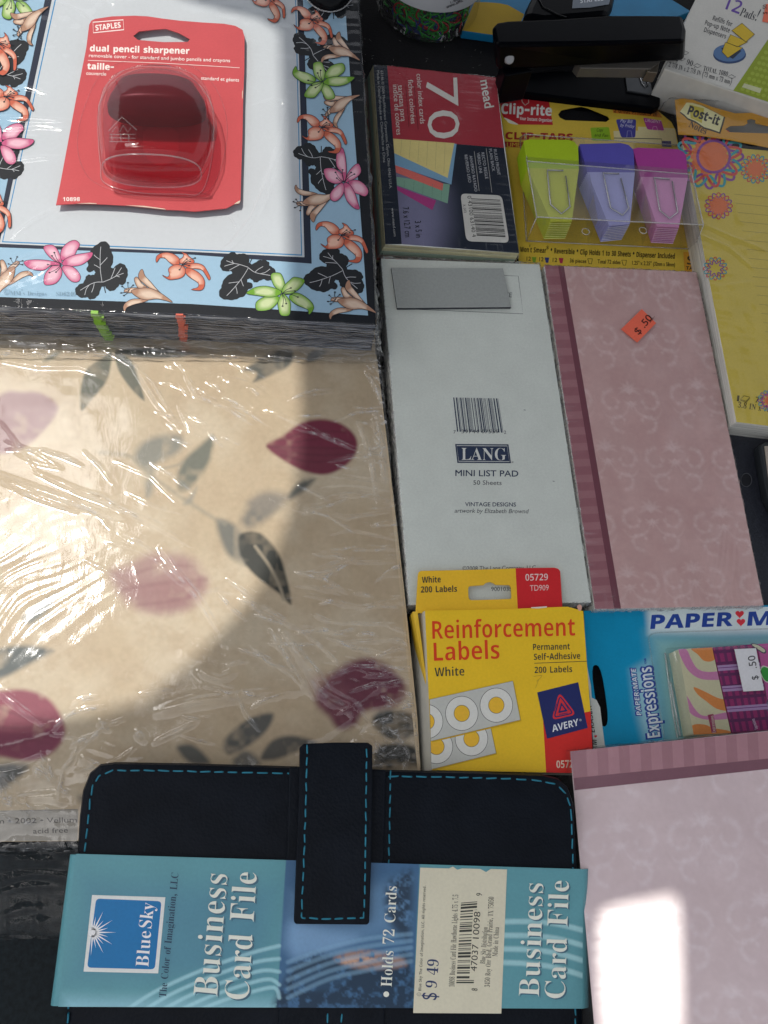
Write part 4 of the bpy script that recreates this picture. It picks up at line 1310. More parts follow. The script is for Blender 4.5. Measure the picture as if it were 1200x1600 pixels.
for (x0, x1, y0, y1, num, ang, spread, ln0, ln1, amp, wd) in ((490, 640, 600, 1180, 60, -6, 22, 25, 95, 0.0010, 0.00052), (330, 640, 860, 1180, 22, 18, 40, 30, 90, 0.0009, 0.00055), (260, 420, 560, 700, 18, 38, 25, 15, 50, 0.0008, 0.0005),
                                                            (590, 660, 1090, 1200, 16, 20, 60, 15, 50, 0.0014, 0.0006), (-20, 120, 1180, 1300, 18, 30, 60, 15, 45, 0.0011, 0.0006), (100, 420, 1080, 1200, 14, -15, 30, 20, 70, 0.0009, 0.0005),
                                                            (0, 300, 700, 900, 16, 25, 18, 40, 130, 0.0006, 0.0006), (570, 625, 560, 760, 26, 62, 25, 12, 40, 0.0010, 0.0005)):
    for i in range(num):
        cx_, cy_ = rw.uniform(x0, x1), rw.uniform(y0, y1)
        an = math.radians(ang + rw.gauss(0, spread * 0.6))
        hl = rw.uniform(ln0, ln1) / 2
        bow = rw.uniform(-0.22, 0.22) * hl
        v_ridges.append(R_([(cx_ - hl * math.cos(an), cy_ - hl * math.sin(an)), (cx_ - bow * math.sin(an), cy_ + bow * math.cos(an)), (cx_ + hl * math.cos(an), cy_ + hl * math.sin(an))], amp * rw.uniform(0.6, 1.3), wd * rw.uniform(0.8, 1.3)))
v_fields = [(P(30, 930, VZ).x, P(20, 920, VZ).y, 0.028, math.radians(35), 0.0020, 0.0004), (P(560, 800, VZ).x, P(560, 800, VZ).y, 0.035, math.radians(-8), 0.0022, 0.0013),
            (P(600, 700, VZ).x, P(600, 700, VZ).y, 0.012, math.radians(60), 0.0012, 0.0010), (P(610, 1160, VZ).x, P(610, 1160, VZ).y, 0.02, math.radians(20), 0.0028, 0.0022),
            (P(380, 620, VZ).x, P(380, 620, VZ).y, 0.02, math.radians(-30), 0.0016, 0.0010), (P(20, 1290, VZ).x, P(20, 1290, VZ).y, 0.03, math.radians(10), 0.003, 0.0016),
            (P(500, 960, VZ).x, P(500, 960, VZ).y, 0.03, math.radians(-20), 0.0018, 0.0006)]
film("plastic_wrap", t, [P(-330, 440, VZ), P(581, 440, VZ), P(667, 1320, VZ), P(-330, 1328, VZ)], 0.0005, 0.00048, 0.0009, v_ridges, (0.0010, 0.010, 700.0), v_fields, 21, M_FILM_WRINKLED, over=0.003, calm=0.4)

# ------------------------------------------------------------------ floral stationery pack (top left)
FZ = 0.034
t = thing("stationery_pack", "thick wrapped stack of white stationery sheets with a pale blue lily border", "paper pack", tuple(P(290, 320, 0.011)))
f_out = [(-330, -210), (548, -180), (562, 0), (570, 177), (579, 330), (587, 507), (300, 489), (0, 478), (-330, 466)]
nl = 16
V_, F_, MI_ = [], [], []
M_BORDERTOP = plain_mat("black_printed_border", L("1c2027"), 0.5, 0.15, var=0.15)
top = PX(f_out, FZ)
cen = sum(top, Vector()) / len(top)
slabs_v, slabs_f, slabs_m = [], [], []
lay = 22
for k in range(lay):
    z1 = FZ - 0.0229 * k / lay - (0.00012 if k else 0.0)
    z2 = FZ - 0.0229 * (k + 1) / lay
    dx, dy = random.uniform(-0.0006, 0.0006), random.uniform(-0.0007, 0.0003) - (0.0003 if k > 2 else 0)
    tp = [Vector((p.x + dx, p.y + dy, z1)) for p in top]
    bt = [Vector((p.x + dx, p.y + dy, z2)) for p in top]
    v, f = prism(tp, bt)
    b = len(slabs_v)
    slabs_v += v
    slabs_f += [tuple(i + b for i in q) for q in f]
    slabs_m += [0, 1] + [1] * len(tp)
M_NAVYEDGE = pages_mat("navy_edges_with_glints", [(0.34, (0.008, 0.010, 0.018)), (0.50, (0.03, 0.04, 0.065)), (0.60, (0.40, 0.45, 0.55))], 3000.0)  # bright stop paints the wrap's streak highlights into the edge colour
mesh("sheet_stack", slabs_v, slabs_f, [M_BORDERTOP, M_NAVYEDGE], t, midx=slabs_m)
s = Sheet(flat(FZ), (0, 0, 1), lift=8e-6)
BLUE0, BLUE1 = L("a3c6de"), L("b4d2e4")
blue = [(-330, -160), (534, -150), (541, 34), (548, 132), (556, 236), (575, 493), (300, 475), (0, 464), (-330, 452)]
s.put([blue], BLUE0, 1)
inner_o = [(82, -90), (470, -60), (474, 0), (487, 412), (300, 398), (0, 386.5), (-9, 386), (70, 0)]
s.put([[(86, -90), (470, -60), (474, 12), (487, 412), (300, 398), (0, 386.5), (-9.5, 386), (70, 0)]], L("2a3143"), 3)
s.put([[(97, -90), (462, -60), (465, 17), (475.7, 402), (300, 393.6), (3, 381), (-1, 381), (81, 0)]], L("cdd3d8"), 4)
s.put([[(101, -90), (459, -60), (463, 14), (472, 399.5), (300, 391.2), (3.2, 378.7), (85.5, 0)]], L("3d8fc4"), 5)
s.put([[(103, -90), (457.5, -60), (461.5, 12), (470.5, 397.7), (300, 389.4), (5, 377), (87.5, 0)]], L("cfd5da"), 6)

TAN = (L("b48a72"), L("e6cdb8"))
ORG = (L("d0694f"), L("f2c4ae"))
PNK = (L("cf5f8b"), L("f2c3d3"))
GRN = (L("74a832"), L("d2e0ac"))
INK = L("262c38")
WHITEINK = L("cfd2d8")


def T4(l):
    return Z(l, 300, 360, 3.871)


def T3(l):
    return Z(l, 0, 360, 4.0)


def T6(l):
    return Z(l, 440, 240, 6.156)


LILY = dict(c=T4([(545, 385)])[0], petals=[T4(p) for p in (
    [(545, 370), (500, 340), (478, 285), (485, 262), (515, 258), (540, 268), (560, 320), (558, 352)],
    [(545, 378), (555, 340), (590, 305), (620, 285), (678, 300), (665, 335), (620, 375), (570, 388)],
    [(590, 398), (630, 380), (680, 400), (725, 440), (735, 475), (708, 510), (700, 480), (640, 455), (600, 425)],
    [(545, 385), (565, 395), (592, 430), (595, 480), (585, 515), (540, 515), (525, 480), (520, 430)],
    [(525, 405), (515, 440), (470, 480), (400, 487), (385, 460), (395, 430), (440, 405), (490, 400)],
    [(540, 375), (520, 395), (470, 405), (400, 395), (335, 385), (340, 370), (390, 345), (450, 340), (510, 355)])],
    st=T4([(548, 460), (570, 445), (622, 368), (640, 405), (598, 350)]))
PINK = dict(c=T3([(385, 215)])[0], petals=[T3(p) for p in (
    [(385, 205), (340, 190), (295, 150), (273, 105), (320, 92), (350, 110), (370, 145), (384, 190)],
    [(385, 185), (380, 140), (400, 100), (440, 70), (475, 65), (498, 90), (480, 125), (460, 160), (410, 180)],
    [(390, 215), (410, 180), (470, 155), (530, 145), (578, 140), (565, 175), (510, 215), (440, 225)],
    [(388, 228), (440, 225), (480, 250), (503, 290), (490, 320), (450, 320), (410, 280)],
    [(380, 230), (385, 280), (350, 330), (290, 342), (275, 320), (285, 270), (320, 230), (350, 215)],
    [(375, 215), (320, 220), (270, 250), (190, 240), (150, 205), (170, 190), (230, 185), (300, 190), (350, 200)])],
    st=T3([(325, 160), (340, 140), (310, 265), (350, 262), (300, 215)]))
ORANGE = dict(c=T6([(570, 795)])[0], petals=[T6(p) for p in (
    [(545, 780), (490, 780), (450, 745), (420, 710), (370, 700), (335, 740), (330, 715), (345, 680), (390, 660), (450, 660), (510, 685), (555, 735)],
    [(560, 775), (555, 740), (590, 720), (600, 690), (580, 670), (625, 690), (650, 720), (690, 760), (680, 785), (620, 780)],
    [(585, 795), (640, 790), (710, 790), (770, 815), (800, 860), (830, 940), (815, 960), (790, 910), (760, 860), (700, 840), (640, 830)],
    [(600, 830), (660, 840), (720, 880), (765, 940), (770, 1000), (745, 1045), (700, 1050), (640, 1035), (700, 1025), (715, 990), (690, 960), (640, 920), (605, 880)],
    [(575, 800), (600, 840), (585, 890), (540, 915), (480, 920), (430, 915), (375, 870), (420, 895), (445, 870), (440, 820), (480, 790), (530, 785)])],
    st=T6([(545, 835), (640, 805), (655, 765), (705, 738), (625, 740)]))
TRUMPET = dict(c=T6([(700, 1450)])[0], petals=[T6(p) for p in (
    [(905, 1530), (800, 1440), (720, 1340), (670, 1280), (650, 1220), (620, 1250), (615, 1300), (660, 1350), (730, 1410), (800, 1450)],
    [(690, 1395), (640, 1350), (600, 1290), (575, 1300), (580, 1340), (610, 1390)],
    [(690, 1500), (620, 1490), (540, 1490), (480, 1520), (458, 1560), (470, 1595), (490, 1560), (560, 1535), (640, 1520)],
    [(545, 1410), (610, 1390), (540, 1385), (490, 1390), (475, 1415), (510, 1425), (545, 1425)],
    [(910, 1535), (850, 1480), (780, 1430), (700, 1395), (610, 1395), (540, 1410), (560, 1445), (620, 1485), (690, 1500), (770, 1495), (850, 1515)])],
    st=T6([(458, 1365), (512, 1335), (445, 1425), (470, 1450), (560, 1360)]), root=T6([(520, 1405)])[0])
LEAF = T6([(620, 1085), (640, 1050), (640, 1010), (600, 975), (560, 960), (545, 920), (490, 915), (430, 920), (385, 950), (365, 990), (380, 1030), (430, 1060), (430, 1090), (360, 1090), (300, 1120), (270, 1150),
           (225, 1180), (215, 1230), (250, 1270), (310, 1310), (360, 1320), (420, 1330), (470, 1300), (525, 1300), (530, 1260), (505, 1240), (515, 1215), (545, 1215), (560, 1240), (570, 1275), (600, 1285),
           (650, 1290), (690, 1330), (740, 1345), (780, 1320), (790, 1260), (770, 1220), (780, 1180), (750, 1140), (700, 1120), (640, 1120)])
VEINS = [T6(l) for l in ([(590, 1120), (540, 1060), (490, 1010), (445, 955)], [(500, 1020), (440, 1000), (400, 990)], [(530, 1055), (470, 1050), (420, 1048)], [(490, 1010), (492, 980)], [(590, 1125), (500, 1170), (420, 1200), (330, 1228), (270, 1242)],
                         [(440, 1192), (395, 1170), (350, 1150)], [(470, 1180), (460, 1220), (455, 1250)], [(390, 1210), (380, 1250), (365, 1280)], [(590, 1125), (610, 1180), (650, 1230), (730, 1300)], [(620, 1195), (660, 1188), (715, 1190)], [(650, 1232), (700, 1248), (760, 1245)])]
STEM = T6([(595, 1115), (630, 1090), (680, 1060)])


def place(c, target, scale=1.0, rot=0.0, mirror=False):
    ca, sa = math.cos(math.radians(rot)), math.sin(math.radians(rot))

    def f(p):
        x, y = (p[0] - c[0]) * scale, (p[1] - c[1]) * scale
        if mirror:
            x = -x
        return (target[0] + x * ca - y * sa, target[1] + x * sa + y * ca)
    return f


FL = [8]


def flower(kind, colors, target=None, scale=1.0, rot=0.0, mirror=False):
    f = place(kind['c'], target or kind['c'], scale, rot, mirror)
    root = f(kind.get('root', kind['c']))
    for p in kind['petals']:
        o = cr([f(q) for q in p], True, 3)
        FL[0] += 0.5
        s.put([inset(o, -0.75)], INK, FL[0])
        s.graded(o, colors[0], colors[1], FL[0] + 0.3, 0.42)
    FL[0] += 0.5
    for q in kind['st']:
        e = f(q)
        m = ((root[0] + e[0]) / 2 + (e[1] - root[1]) * 0.08, (root[1] + e[1]) / 2 - (e[0] - root[0]) * 0.08)
        s.stroke([root, m, e], 0.9, INK, FL[0], True)
        s.put([circle(e[0], e[1], 1.7, 1.2, 8)], INK, FL[0])


def leaf(target=None, scale=1.0, rot=0.0, mirror=False):
    c = T6([(590, 1122)])[0]
    f = place(c, target or c, scale, rot, mirror)
    o = cr([f(q) for q in LEAF], True, 4)
    n = len(o)
    o2 = inset(o, 0)
    wob = [(-0.9 * abs(math.sin(i * 0.78))) for i in range(n)]
    o3 = []
    for i in range(n):
        a = inset([o[i - 1], o[i], o[(i + 1) % n]], 0)
        o3.append(o[i])
    o3 = [(p[0] + (q[0] - p[0]) * w, p[1] + (q[1] - p[1]) * w) for p, q, w in zip(o, inset(o, -1.0), [abs(math.sin(i * 0.78)) * 1.1 for i in range(n)])]
    FL[0] += 0.5
    s.put([o3], L("23272c"), FL[0])
    s.stroke([f(q) for q in STEM], 1.5, INK, FL[0], True)
    for v in VEINS:
        s.stroke([f(q) for q in v], 0.75, WHITEINK, FL[0] + 0.4, True)


leaf((160, 441), 1.0, 108)
leaf((388, 418), 1.0, -32)
leaf()
leaf((500.7, 245), 0.95, 60, True)
leaf((489, 86), 0.95, 180)
leaf((520, 14), 0.9, 120)
leaf((-2, 112), 1.0, 150)
leaf((-2, 262), 0.9, 140)
leaf((-30, 420), 1.0, 40)
flower(TRUMPET, TAN, (6, 440), 1.05, -42, True)
flower(PINK, PNK)
flower(TRUMPET, TAN, (233, 460), 1.05, -3)
flower(ORANGE, ORG, (284, 415), 1.0, -6)
flower(LILY, GRN)
flower(TRUMPET, TAN)
flower(ORANGE, ORG)
flower(TRUMPET, TAN, (498, 312), 0.95, 180, True)
flower(PINK, PNK, (538, 285.5), 0.92, 82)
flower(ORANGE, ORG, (501.6, 200.8), 0.95, 0)
flower(TRUMPET, TAN, (534, 163), 0.85, -48)
flower(LILY, GRN, (504, 128), 0.9, 172)
flower(TRUMPET, TAN, (535, 82), 0.82, 4)
flower(ORANGE, ORG, (487, 33), 0.85, 8)
flower(ORANGE, ORG, (420, -2), 0.8, 20)
flower(LILY, GRN, (17, -2), 0.95, 20)
flower(TRUMPET, TAN, (50, 32), 0.9, -60)
flower(ORANGE, ORG, (-3, 70), 1.0, 25)
flower(ORANGE, ORG, (10, 154), 0.95, -8)
flower(PINK, PNK, (2, 226), 1.0, 15)
flower(ORANGE, ORG, (-14, 318), 1.0, 20)
s.text("\u00a9MM's Designs    SD6240", (6, 461.3), (119, 463.3), 6.5, L("86a4b8"), 'serif', 40, weight=-0.01)
s.build("printed_sheet", print_pair("stationery_print", 0.5, 0.18, grain=0.03, grain_scale=500), t)
# coloured stripes of the flowers that bleed over the sheet edges
for (xa, xb, h, seed_) in ((143, 162, "8cc63a", 4), (275, 291, "e8674f", 9)):
    r2 = random.Random(seed_)
    V2, F2 = [], []
    xo = 0.0
    for k in range(lay):
        z1 = FZ - 0.0229 * k / lay - 0.0001
        z2 = FZ - 0.0229 * (k + 1) / lay + 0.0001
        xo += r2.uniform(-0.8, 0.8) if k % 3 else r2.uniform(-2, 2)
        wv = r2.uniform(0.55, 1.0)
        ya = 483.2 + (xa / 300.0) * 5.5
        a = P(xa + xo, ya, FZ)
        b = P(xa + xo + (xb - xa) * wv, ya + 0.5, FZ)
        b0 = len(V2)
        V2 += [Vector((a.x, a.y - 0.0013, z1)), Vector((b.x, b.y - 0.0013, z1)), Vector((b.x, b.y - 0.0013, z2)), Vector((a.x, a.y - 0.0013, z2))]
        V2 += [q + Vector((0, 0.004, 0)) for q in V2[-4:]]
        F2 += [tuple(b0 + i for i in q) for q in ((3, 2, 1, 0), (4, 5, 6, 7), (0, 1, 5, 4), (2, 3, 7, 6), (1, 2, 6, 5), (3, 0, 4, 7))]
    mesh("edge_stripe", V2, F2, plain_mat("edge_ink", L(h), 0.5), t)
RF = lambda pts, a=0.0008, w=0.0012: (PX(pts, FZ), a * 1.4, w)
f_ridges = [RF([(452, 150), (440, 230), (420, 290), (400, 345)], 0.0012, 0.0022), RF([(418, 295), (395, 345), (365, 385), (330, 410)], 0.0012, 0.002), RF([(0, 186), (50, 190), (110, 192)], 0.0009, 0.001), RF([(0, 205), (60, 200), (105, 205)], 0.0008, 0.001),
            RF([(20, 372), (60, 345), (95, 325)], 0.0008, 0.0012), RF([(15, 255), (60, 250), (100, 248)], 0.0006, 0.001), RF([(178, -10), (180, 14)], 0.0012, 0.003), RF([(90, 5), (130, 25), (150, 40)], 0.0007, 0.001),
            RF([(395, 170), (430, 160), (455, 168)], 0.0006, 0.0012), RF([(355, 335), (372, 362)], 0.0007, 0.0008), RF([(5, 440), (40, 415), (80, 400)], 0.0012, 0.003), RF([(60, 432), (100, 410), (130, 400)], 0.0010, 0.003), RF([(0, 150), (40, 140), (80, 150)], 0.0007, 0.001)]
f_fields = [(P(40, 440, FZ).x, P(40, 440, FZ).y, 0.03, 0.5, 0.005, 0.0012), (P(20, 200, FZ).x, P(20, 200, FZ).y, 0.04, 0.1, 0.004, 0.0006)]
M_FILM_TAUT = film_mat("taut_wrap", 1.45, 0.05, 0.008, fine=0.12, fscale=(70, 70, 70), crease_white=0.32, sscale=(60, 60, 1300))
film("plastic_wrap", t, [P(-330, -210, FZ), P(549, -180, FZ), P(590, 509, FZ), P(-330, 468, FZ)], 0.0118, 0.0009, 0.0011, f_ridges, (0.0006, 0.006, 500.0), f_fields, 5, M_FILM_TAUT, over=0.004, skirt_noise=0.0022)

film("plastic_wrap", t, PX([(-330, 505), (585, 537), (588, 562), (-330, 548)], 0.0122), 0.0113, 0.0007, 0.0012, [(PX([(-40, 532), (60, 541), (160, 546)], 0.0122), 0.0016, 0.0014), (PX([(100, 536), (220, 545), (330, 556)], 0.0122), 0.0013, 0.0012), (PX([(0, 526), (110, 532), (200, 530)], 0.0122), 0.001, 0.001), (PX([(420, 540), (500, 546), (580, 544)], 0.0122), 0.0014, 0.0012)],
     (0.0012, 0.006, 500.0), [(P(60, 535, 0.0122).x, P(60, 535, 0.0122).y, 0.05, 0.05, 0.0016, 0.0010)], 91, M_FILM_WRINKLED, over=0.0012)
# ------------------------------------------------------------------ pencil sharpener in its blister
KZ = 0.0375
t = thing("blister_pack", "red hanging card with clear blister and white lettering on the lily stationery", "blister pack", tuple(P(235, 190, FZ + 0.0015)))
vw = (0, 0, 2.8575)
card = [(250, 915), (270, 815), (300, 655), (340, 440), (385, 215), (398, 110), (408, 92), (425, 84), (500, 73), (600, 70), (660, 73), (720, 82), (800, 92), (900, 100), (1000, 106), (1050, 115), (1083, 133), (1092, 165), (1091, 300), (1085, 470), (1083, 600), (1077, 780), (1074, 895), (1068, 908), (1045, 912), (1010, 930), (870, 944), (800, 938), (740, 936), (640, 925), (560, 917), (430, 911), (340, 909)]
hole = [(595, 160), (620, 140), (690, 132), (740, 128), (800, 148), (848, 175), (838, 187), (730, 188), (615, 178)]
s = Sheet(flat(KZ), vw)
s.put([card, hole], L("c55458"), 0)
red_layer = len(s.f)
WH = L("f2e6e0")
s.stroke([(415, 100), (550, 89), (553, 133), (417, 147)], 4, WH, 3, closed=True)
s.text("STAPLES", (428, 137), (540, 123), 24, WH, 'bold', 3, weight=0.01)
s.text("dual pencil sharpener", (402, 229), (845, 241), 27, WH, 'bold', 3, weight=0.012)
s.text("removable cover - for standard and jumbo pencils and crayons", (397, 255), (1027, 278), 15, WH, 'regular', 3, weight=0.008)
s.stroke([(393, 270), (720, 282), (1070, 303)], 2, WH, 3)
s.text("taille-", (390, 309), (508, 313), 27, WH, 'bold', 3, weight=0.012)
s.text("couvercle", (385, 334), (474, 338), 15, WH, 'regular', 3, weight=0.008)
s.text("standard et g\u00e9ants", (898, 356), (1067, 365), 15, WH, 'regular', 3, weight=0.008)
s.text("10898", (281, 898), (357, 898), 17, WH, 'bold', 3)
s.put([[(1074, 895), (1068, 908), (1045, 912), (1062, 900)]], L("d9c9b5"), 3)
s.put([[(560, 917), (640, 925), (740, 936), (735, 932), (640, 919)]], L("d8bfae"), 3)
s.put([[(340, 909), (430, 911), (432, 908), (400, 906)]], L("d8bfae"), 3)
s.put([[(1085, 400), (1084, 440), (1081, 440), (1081, 410)]], L("d8bfae"), 3)
ob = s.build("card", M_GLOSSPRINT, t)
so = ob.modifiers.new("thick", 'SOLIDIFY')
so.thickness = 0.00045
so.offset = -1.0


def barrel(stations, zc, k0, n=40, scale=1.0, view=vw):
    """Rounded barrel lying on the card: stations (left x, right x, y of the axis, height)."""
    rows = []
    for (xl, xr, yl, yr, hh) in stations:
        a = P(view[0] + xl / view[2], view[1] + yl / view[2], zc)
        b = P(view[0] + xr / view[2], view[1] + yr / view[2], zc)
        c = (a + b) / 2
        e = (b - a) / 2 * scale
        row = []
        for i in range(n):
            q = 2 * math.pi * i / n
            ca, sa = math.cos(q), math.sin(q)
            ca = math.copysign(abs(ca) ** 0.8, ca)
            sa = math.copysign(abs(sa) ** 0.8, sa)
            row.append(c + e * ca + Vector((0, 0, hh * scale / 2 * sa)))
        rows.append(row)
    V, F = [], []
    for r in rows:
        V += r
    for j in range(len(rows) - 1):
        for i in range(n):
            k = (i + 1) % n
            F.append((j * n + i, j * n + k, (j + 1) * n + k, (j + 1) * n + i))
    return V, F, n, len(rows)


BZ = KZ + 0.0118
st = [(650, 780, 328, 333, 0.004), (565, 850, 343, 350, 0.014), (502, 905, 380, 390, 0.0195), (464, 935, 436, 446, 0.022), (448, 952, 508, 520, 0.023), (448, 954, 578, 592, 0.023), (454, 946, 645, 660, 0.0225), (460, 922, 705, 720, 0.0215), (464, 897, 750, 766, 0.0205)]
V, F, n, m = barrel(st, BZ, 0)
F += [tuple((m - 1) * n + i for i in range(n))]
F += [tuple(reversed(range(n)))]
# the clear shell stands a little proud of the sharpener
V2, F2, n2, m2 = barrel([(a - 10, b + 10, c - (8 if i == 0 else 0), d - (8 if i == 0 else 0), h + 0.0012) for i, (a, b, c, d, h) in enumerate(st[:-1])] + [(460, 899, 755, 770, 0.0212)], BZ, 0)
F2 += [tuple((m2 - 1) * n2 + i for i in range(n2)), tuple(reversed(range(n2)))]
M_SHELL = film_mat("clear_blister", 1.5, 0.03, 0.015, (0.96, 0.95, 0.95), 0.06, (60, 60, 60))
sh = mesh("blister", V2, F2, M_SHELL, t, smooth=True)
rim = [V2[(m2 - 1) * n2 + i] + Vector((0, -0.0003, 0)) for i in range(n2)]
M_EDGE = film_mat("clear_plastic_edge", 1.9, 0.06, 0.30, (0.93, 0.93, 0.93), 0.1)
M_RIM = film_mat("blister_fold", 1.7, 0.05, 0.12, (0.94, 0.93, 0.93), 0.1)
tubes("blister_rim", [rim], 0.0004, M_RIM, t, 6, True)
fl = [P(x / vw[2], y / vw[2], KZ + 0.0006) for x, y in cr([(345, 640), (380, 470), (455, 330), (600, 262), (800, 275), (940, 360), (1010, 520), (1000, 700), (935, 850), (800, 880), (600, 872), (455, 830), (380, 770)], True, 5)]
fi = [P(x / vw[2], y / vw[2], KZ + 0.0006) for x, y in cr([(440, 640), (440, 480), (500, 370), (620, 312), (780, 318), (900, 390), (960, 520), (955, 650), (905, 850), (800, 866), (600, 858), (465, 815), (450, 740)], True, 5)]
tubes("blister_flange", [fl], 0.00016, M_CLEAR, t, 6, True)
tubes("blister_flange", [fi], 0.00025, M_RIM, t, 6, True)
# embossed mark on the shell
eb = []
for l in ([(485, 585), (545, 522), (610, 580)], [(500, 590), (520, 565), (535, 590), (550, 560), (570, 590), (585, 570)], [(488, 600), (605, 600)], [(488, 615), (605, 618)], [(488, 632), (605, 634)], [(500, 600), (500, 632)], [(540, 600), (540, 632)], [(575, 600), (575, 632)]):
    eb.append([P(x / vw[2], y / vw[2], BZ + 0.0108) for x, y in l])
tubes("embossing", eb, 0.0002, M_RIM, t, 6)

M_REDCLEAR, nt, no = new_mat("smoky_red_plastic")
trn = node(nt, "ShaderNodeBsdfTransparent")
trn.inputs[0].default_value = (0.86, 0.56, 0.62, 1)
dif = node(nt, "ShaderNodeBsdfPrincipled")
vec = coords(nt)
nn_ = noise(nt, vec, 60.0, 4.0)
nt.links.new(ramp(nt, nn_, [(0.3, (0.34, 0.01, 0.03)), (0.7, (0.42, 0.02, 0.04))]), dif.inputs['Base Color'])
dif.inputs['Roughness'].default_value = 0.16
mx = node(nt, "ShaderNodeMixShader")
mx.inputs[0].default_value = 0.10
nt.links.new(trn.outputs[0], mx.inputs[1])
nt.links.new(dif.outputs[0], mx.inputs[2])
nt.links.new(mx.outputs[0], no.inputs[0])
tt = thing("pencil_sharpener", "barrel-shaped sharpener in see-through crimson cover, sealed under the clear blister", "pencil sharpener", tuple(P(240, 190, KZ + 0.001)))
V, F, n, m = barrel([(a + 12, b - 12, c + 6, d + 6, h - 0.0014) for a, b, c, d, h in st[:-1]] + [(474, 890, 744, 759, 0.0192)], BZ, 0)
F += [tuple((m - 1) * n + i for i in range(n)), tuple(reversed(range(n)))]
mesh("cover", V, F, M_REDCLEAR, tt, smooth=True)
V, F, n, m = barrel([(620, 800, 352, 358, 0.006), (530, 872, 385, 396, 0.0165), (490, 915, 450, 462, 0.0185), (480, 922, 478, 490, 0.0185), (482, 920, 500, 513, 0.017)], BZ, 0)
F += [tuple((m - 1) * n + i for i in range(n)), tuple(reversed(range(n)))]
mesh("sharpener_body", V, F, plain_mat("dark_red_plastic", (0.09, 0.012, 0.02), 0.35, 0.3), tt, smooth=True)

# ------------------------------------------------------------------ index cards
t = thing("index_card_pack", "shrink-wrapped block of coloured index cards with red and navy cover reading 70", "index cards", tuple(P(695, 260, 0)))
mv = (560, 90, 4.286)
MZ = 0.0165
mtop = [P(*p, MZ) for p in Z([(100, 50), (920, 135), (1075, 1310), (180, 1250)], *mv)]
mbot = [p + Vector(d) for p, d in zip([Vector((p.x, p.y, 0.0006)) for p in mtop], ((-0.005, -0.001, 0), (-0.002, 0, 0), (-0.001, 0.0002, 0), (-0.004, 0.0002, 0)))]
bands = [(1.0, "b9b18c"), (0.84, "c9c39a"), (0.66, "9fb3a0"), (0.45, "a89a92"), (0.30, "b86f66"), (0.14, "b4ae8e"), (0.0, "8a8674")]
for k in range(len(bands) - 1):
    a, b = bands[k][0], bands[k + 1][0]
    tp = [q * (1 - a) + p * a for p, q in zip(mtop, mbot)]
    bt = [q * (1 - b) + p * b for p, q in zip(mtop, mbot)]
    for p in bt:
        p.z += 0.00015
    c0 = C(bands[k][1])
    slab("card_block", tp, 0, M_WHITE, t, side=pages_mat("card_edges", [(0.35, tuple(x * 0.6 for x in c0[:3])), (0.6, c0[:3])], 3000), bottom=bt)
fd = Field(flat(MZ), Z([(232, 545), (975, 605), (1075, 1310), (290, 1250)], *mv), 60, 60, C("171f2c"), lift=6e-5)
fd.view = mv
fd.soft([(150, 640), (480, 700), (600, 900), (620, 1120), (560, 1400), (150, 1400)], C("6a6a84"), 0, 190, 1.0, smooth=False)
fd.build("cover_tint", M_GLOSSPRINT, t)
s = Sheet(flat(MZ), mv)
RED, NAVY = C("93303a"), C("171f2c")
s.quad([(100, 50), (193, 55), (290, 1250), (180, 1250)], NAVY, 1)
s.quad([(193, 55), (920, 135), (975, 605), (232, 545)], RED, 3)
for pts, c, l in (([(258, 862), (520, 958), (495, 1022), (262, 890)], "96346f", 4), ([(255, 800), (612, 850), (597, 978), (258, 855)], "6f9480", 5), ([(246, 718), (568, 845), (562, 893), (253, 772)], "c26058", 6),
                  ([(240, 640), (640, 578), (657, 580), (622, 852), (245, 722)], "6d93ad", 7), ([(232, 545), (642, 575), (597, 808), (240, 642)], "c6b878", 8)):
    s.quad(pts, C(c), l)
for i in range(6):
    x = 290 + i * 58
    s.stroke([(x, 552 + i * 4), (x - 8, 655 + i * 24)], 2.0, C("a39865"), 9)
for i in range(5):
    x = 310 + i * 62
    s.stroke([(x, 825 + i * 8), (x - 4, 870 + i * 22)], 2.0, C("587a68"), 9)
PW = C("c0bdb6")
s.text("mead", (815, 158), (846, 342), 62, PW, 'regular', 9, weight=0.018)
s.text("70", (450, 143), (468, 552), 212, PW, 'regular', 9, weight=-0.006)
s.text("color index cards", (388, 112), (414, 446), 34, PW, 'regular', 9)
s.stroke([(372, 182), (400, 485)], 2.5, C("3b1a20"), 9)
s.text("fiches color\u00e9es", (331, 152), (352, 446), 34, PW, 'regular', 9)
s.stroke([(316, 180), (338, 470)], 2.5, C("3b1a20"), 9)
s.text("tarjetas para", (264, 188), (286, 430), 34, PW, 'regular', 9)
s.text("\u00edndice de colores".replace("\u00ed", "i"), (230, 185), (256, 520), 34, PW, 'regular', 9)
s.text("63146 \u00a9 2004 MeadWestvaco Corporation, Dayton, Ohio 45463 U.S.A.", (148, 90), (208, 880), 17, C("9a9c9c"), 'regular', 9)
s.text("Made in China/Fabriqu\u00e9e en Chine/Hecho en China", (122, 90), (166, 705), 17, C("9a9c9c"), 'regular', 9)
s.text("www.mead.com", (220, 1010), (237, 1200), 17, C("9a9c9c"), 'regular', 9)
for tx, a, b in (("RULED FRONT", (905, 618), (931, 790)), ("PLAIN BACK", (873, 615), (896, 765)), ("RECTO REGLE", (822, 640), (850, 815)), ("VERSO UNI", (792, 640), (810, 775)), ("ANVERSO RAYADO", (742, 660), (778, 900)), ("REVERSO LISO", (709, 655), (737, 840))):
    s.text(tx, a, b, 19, C("a5a7ab"), 'regular', 9)
s.stroke([(855, 610), (893, 905)], 2, PW, 9)
s.stroke([(775, 630), (808, 895)], 2, PW, 9)
s.text("3 x 5 in", (378, 1097), (386, 1208), 40, C("15161a"), 'regular', 9)
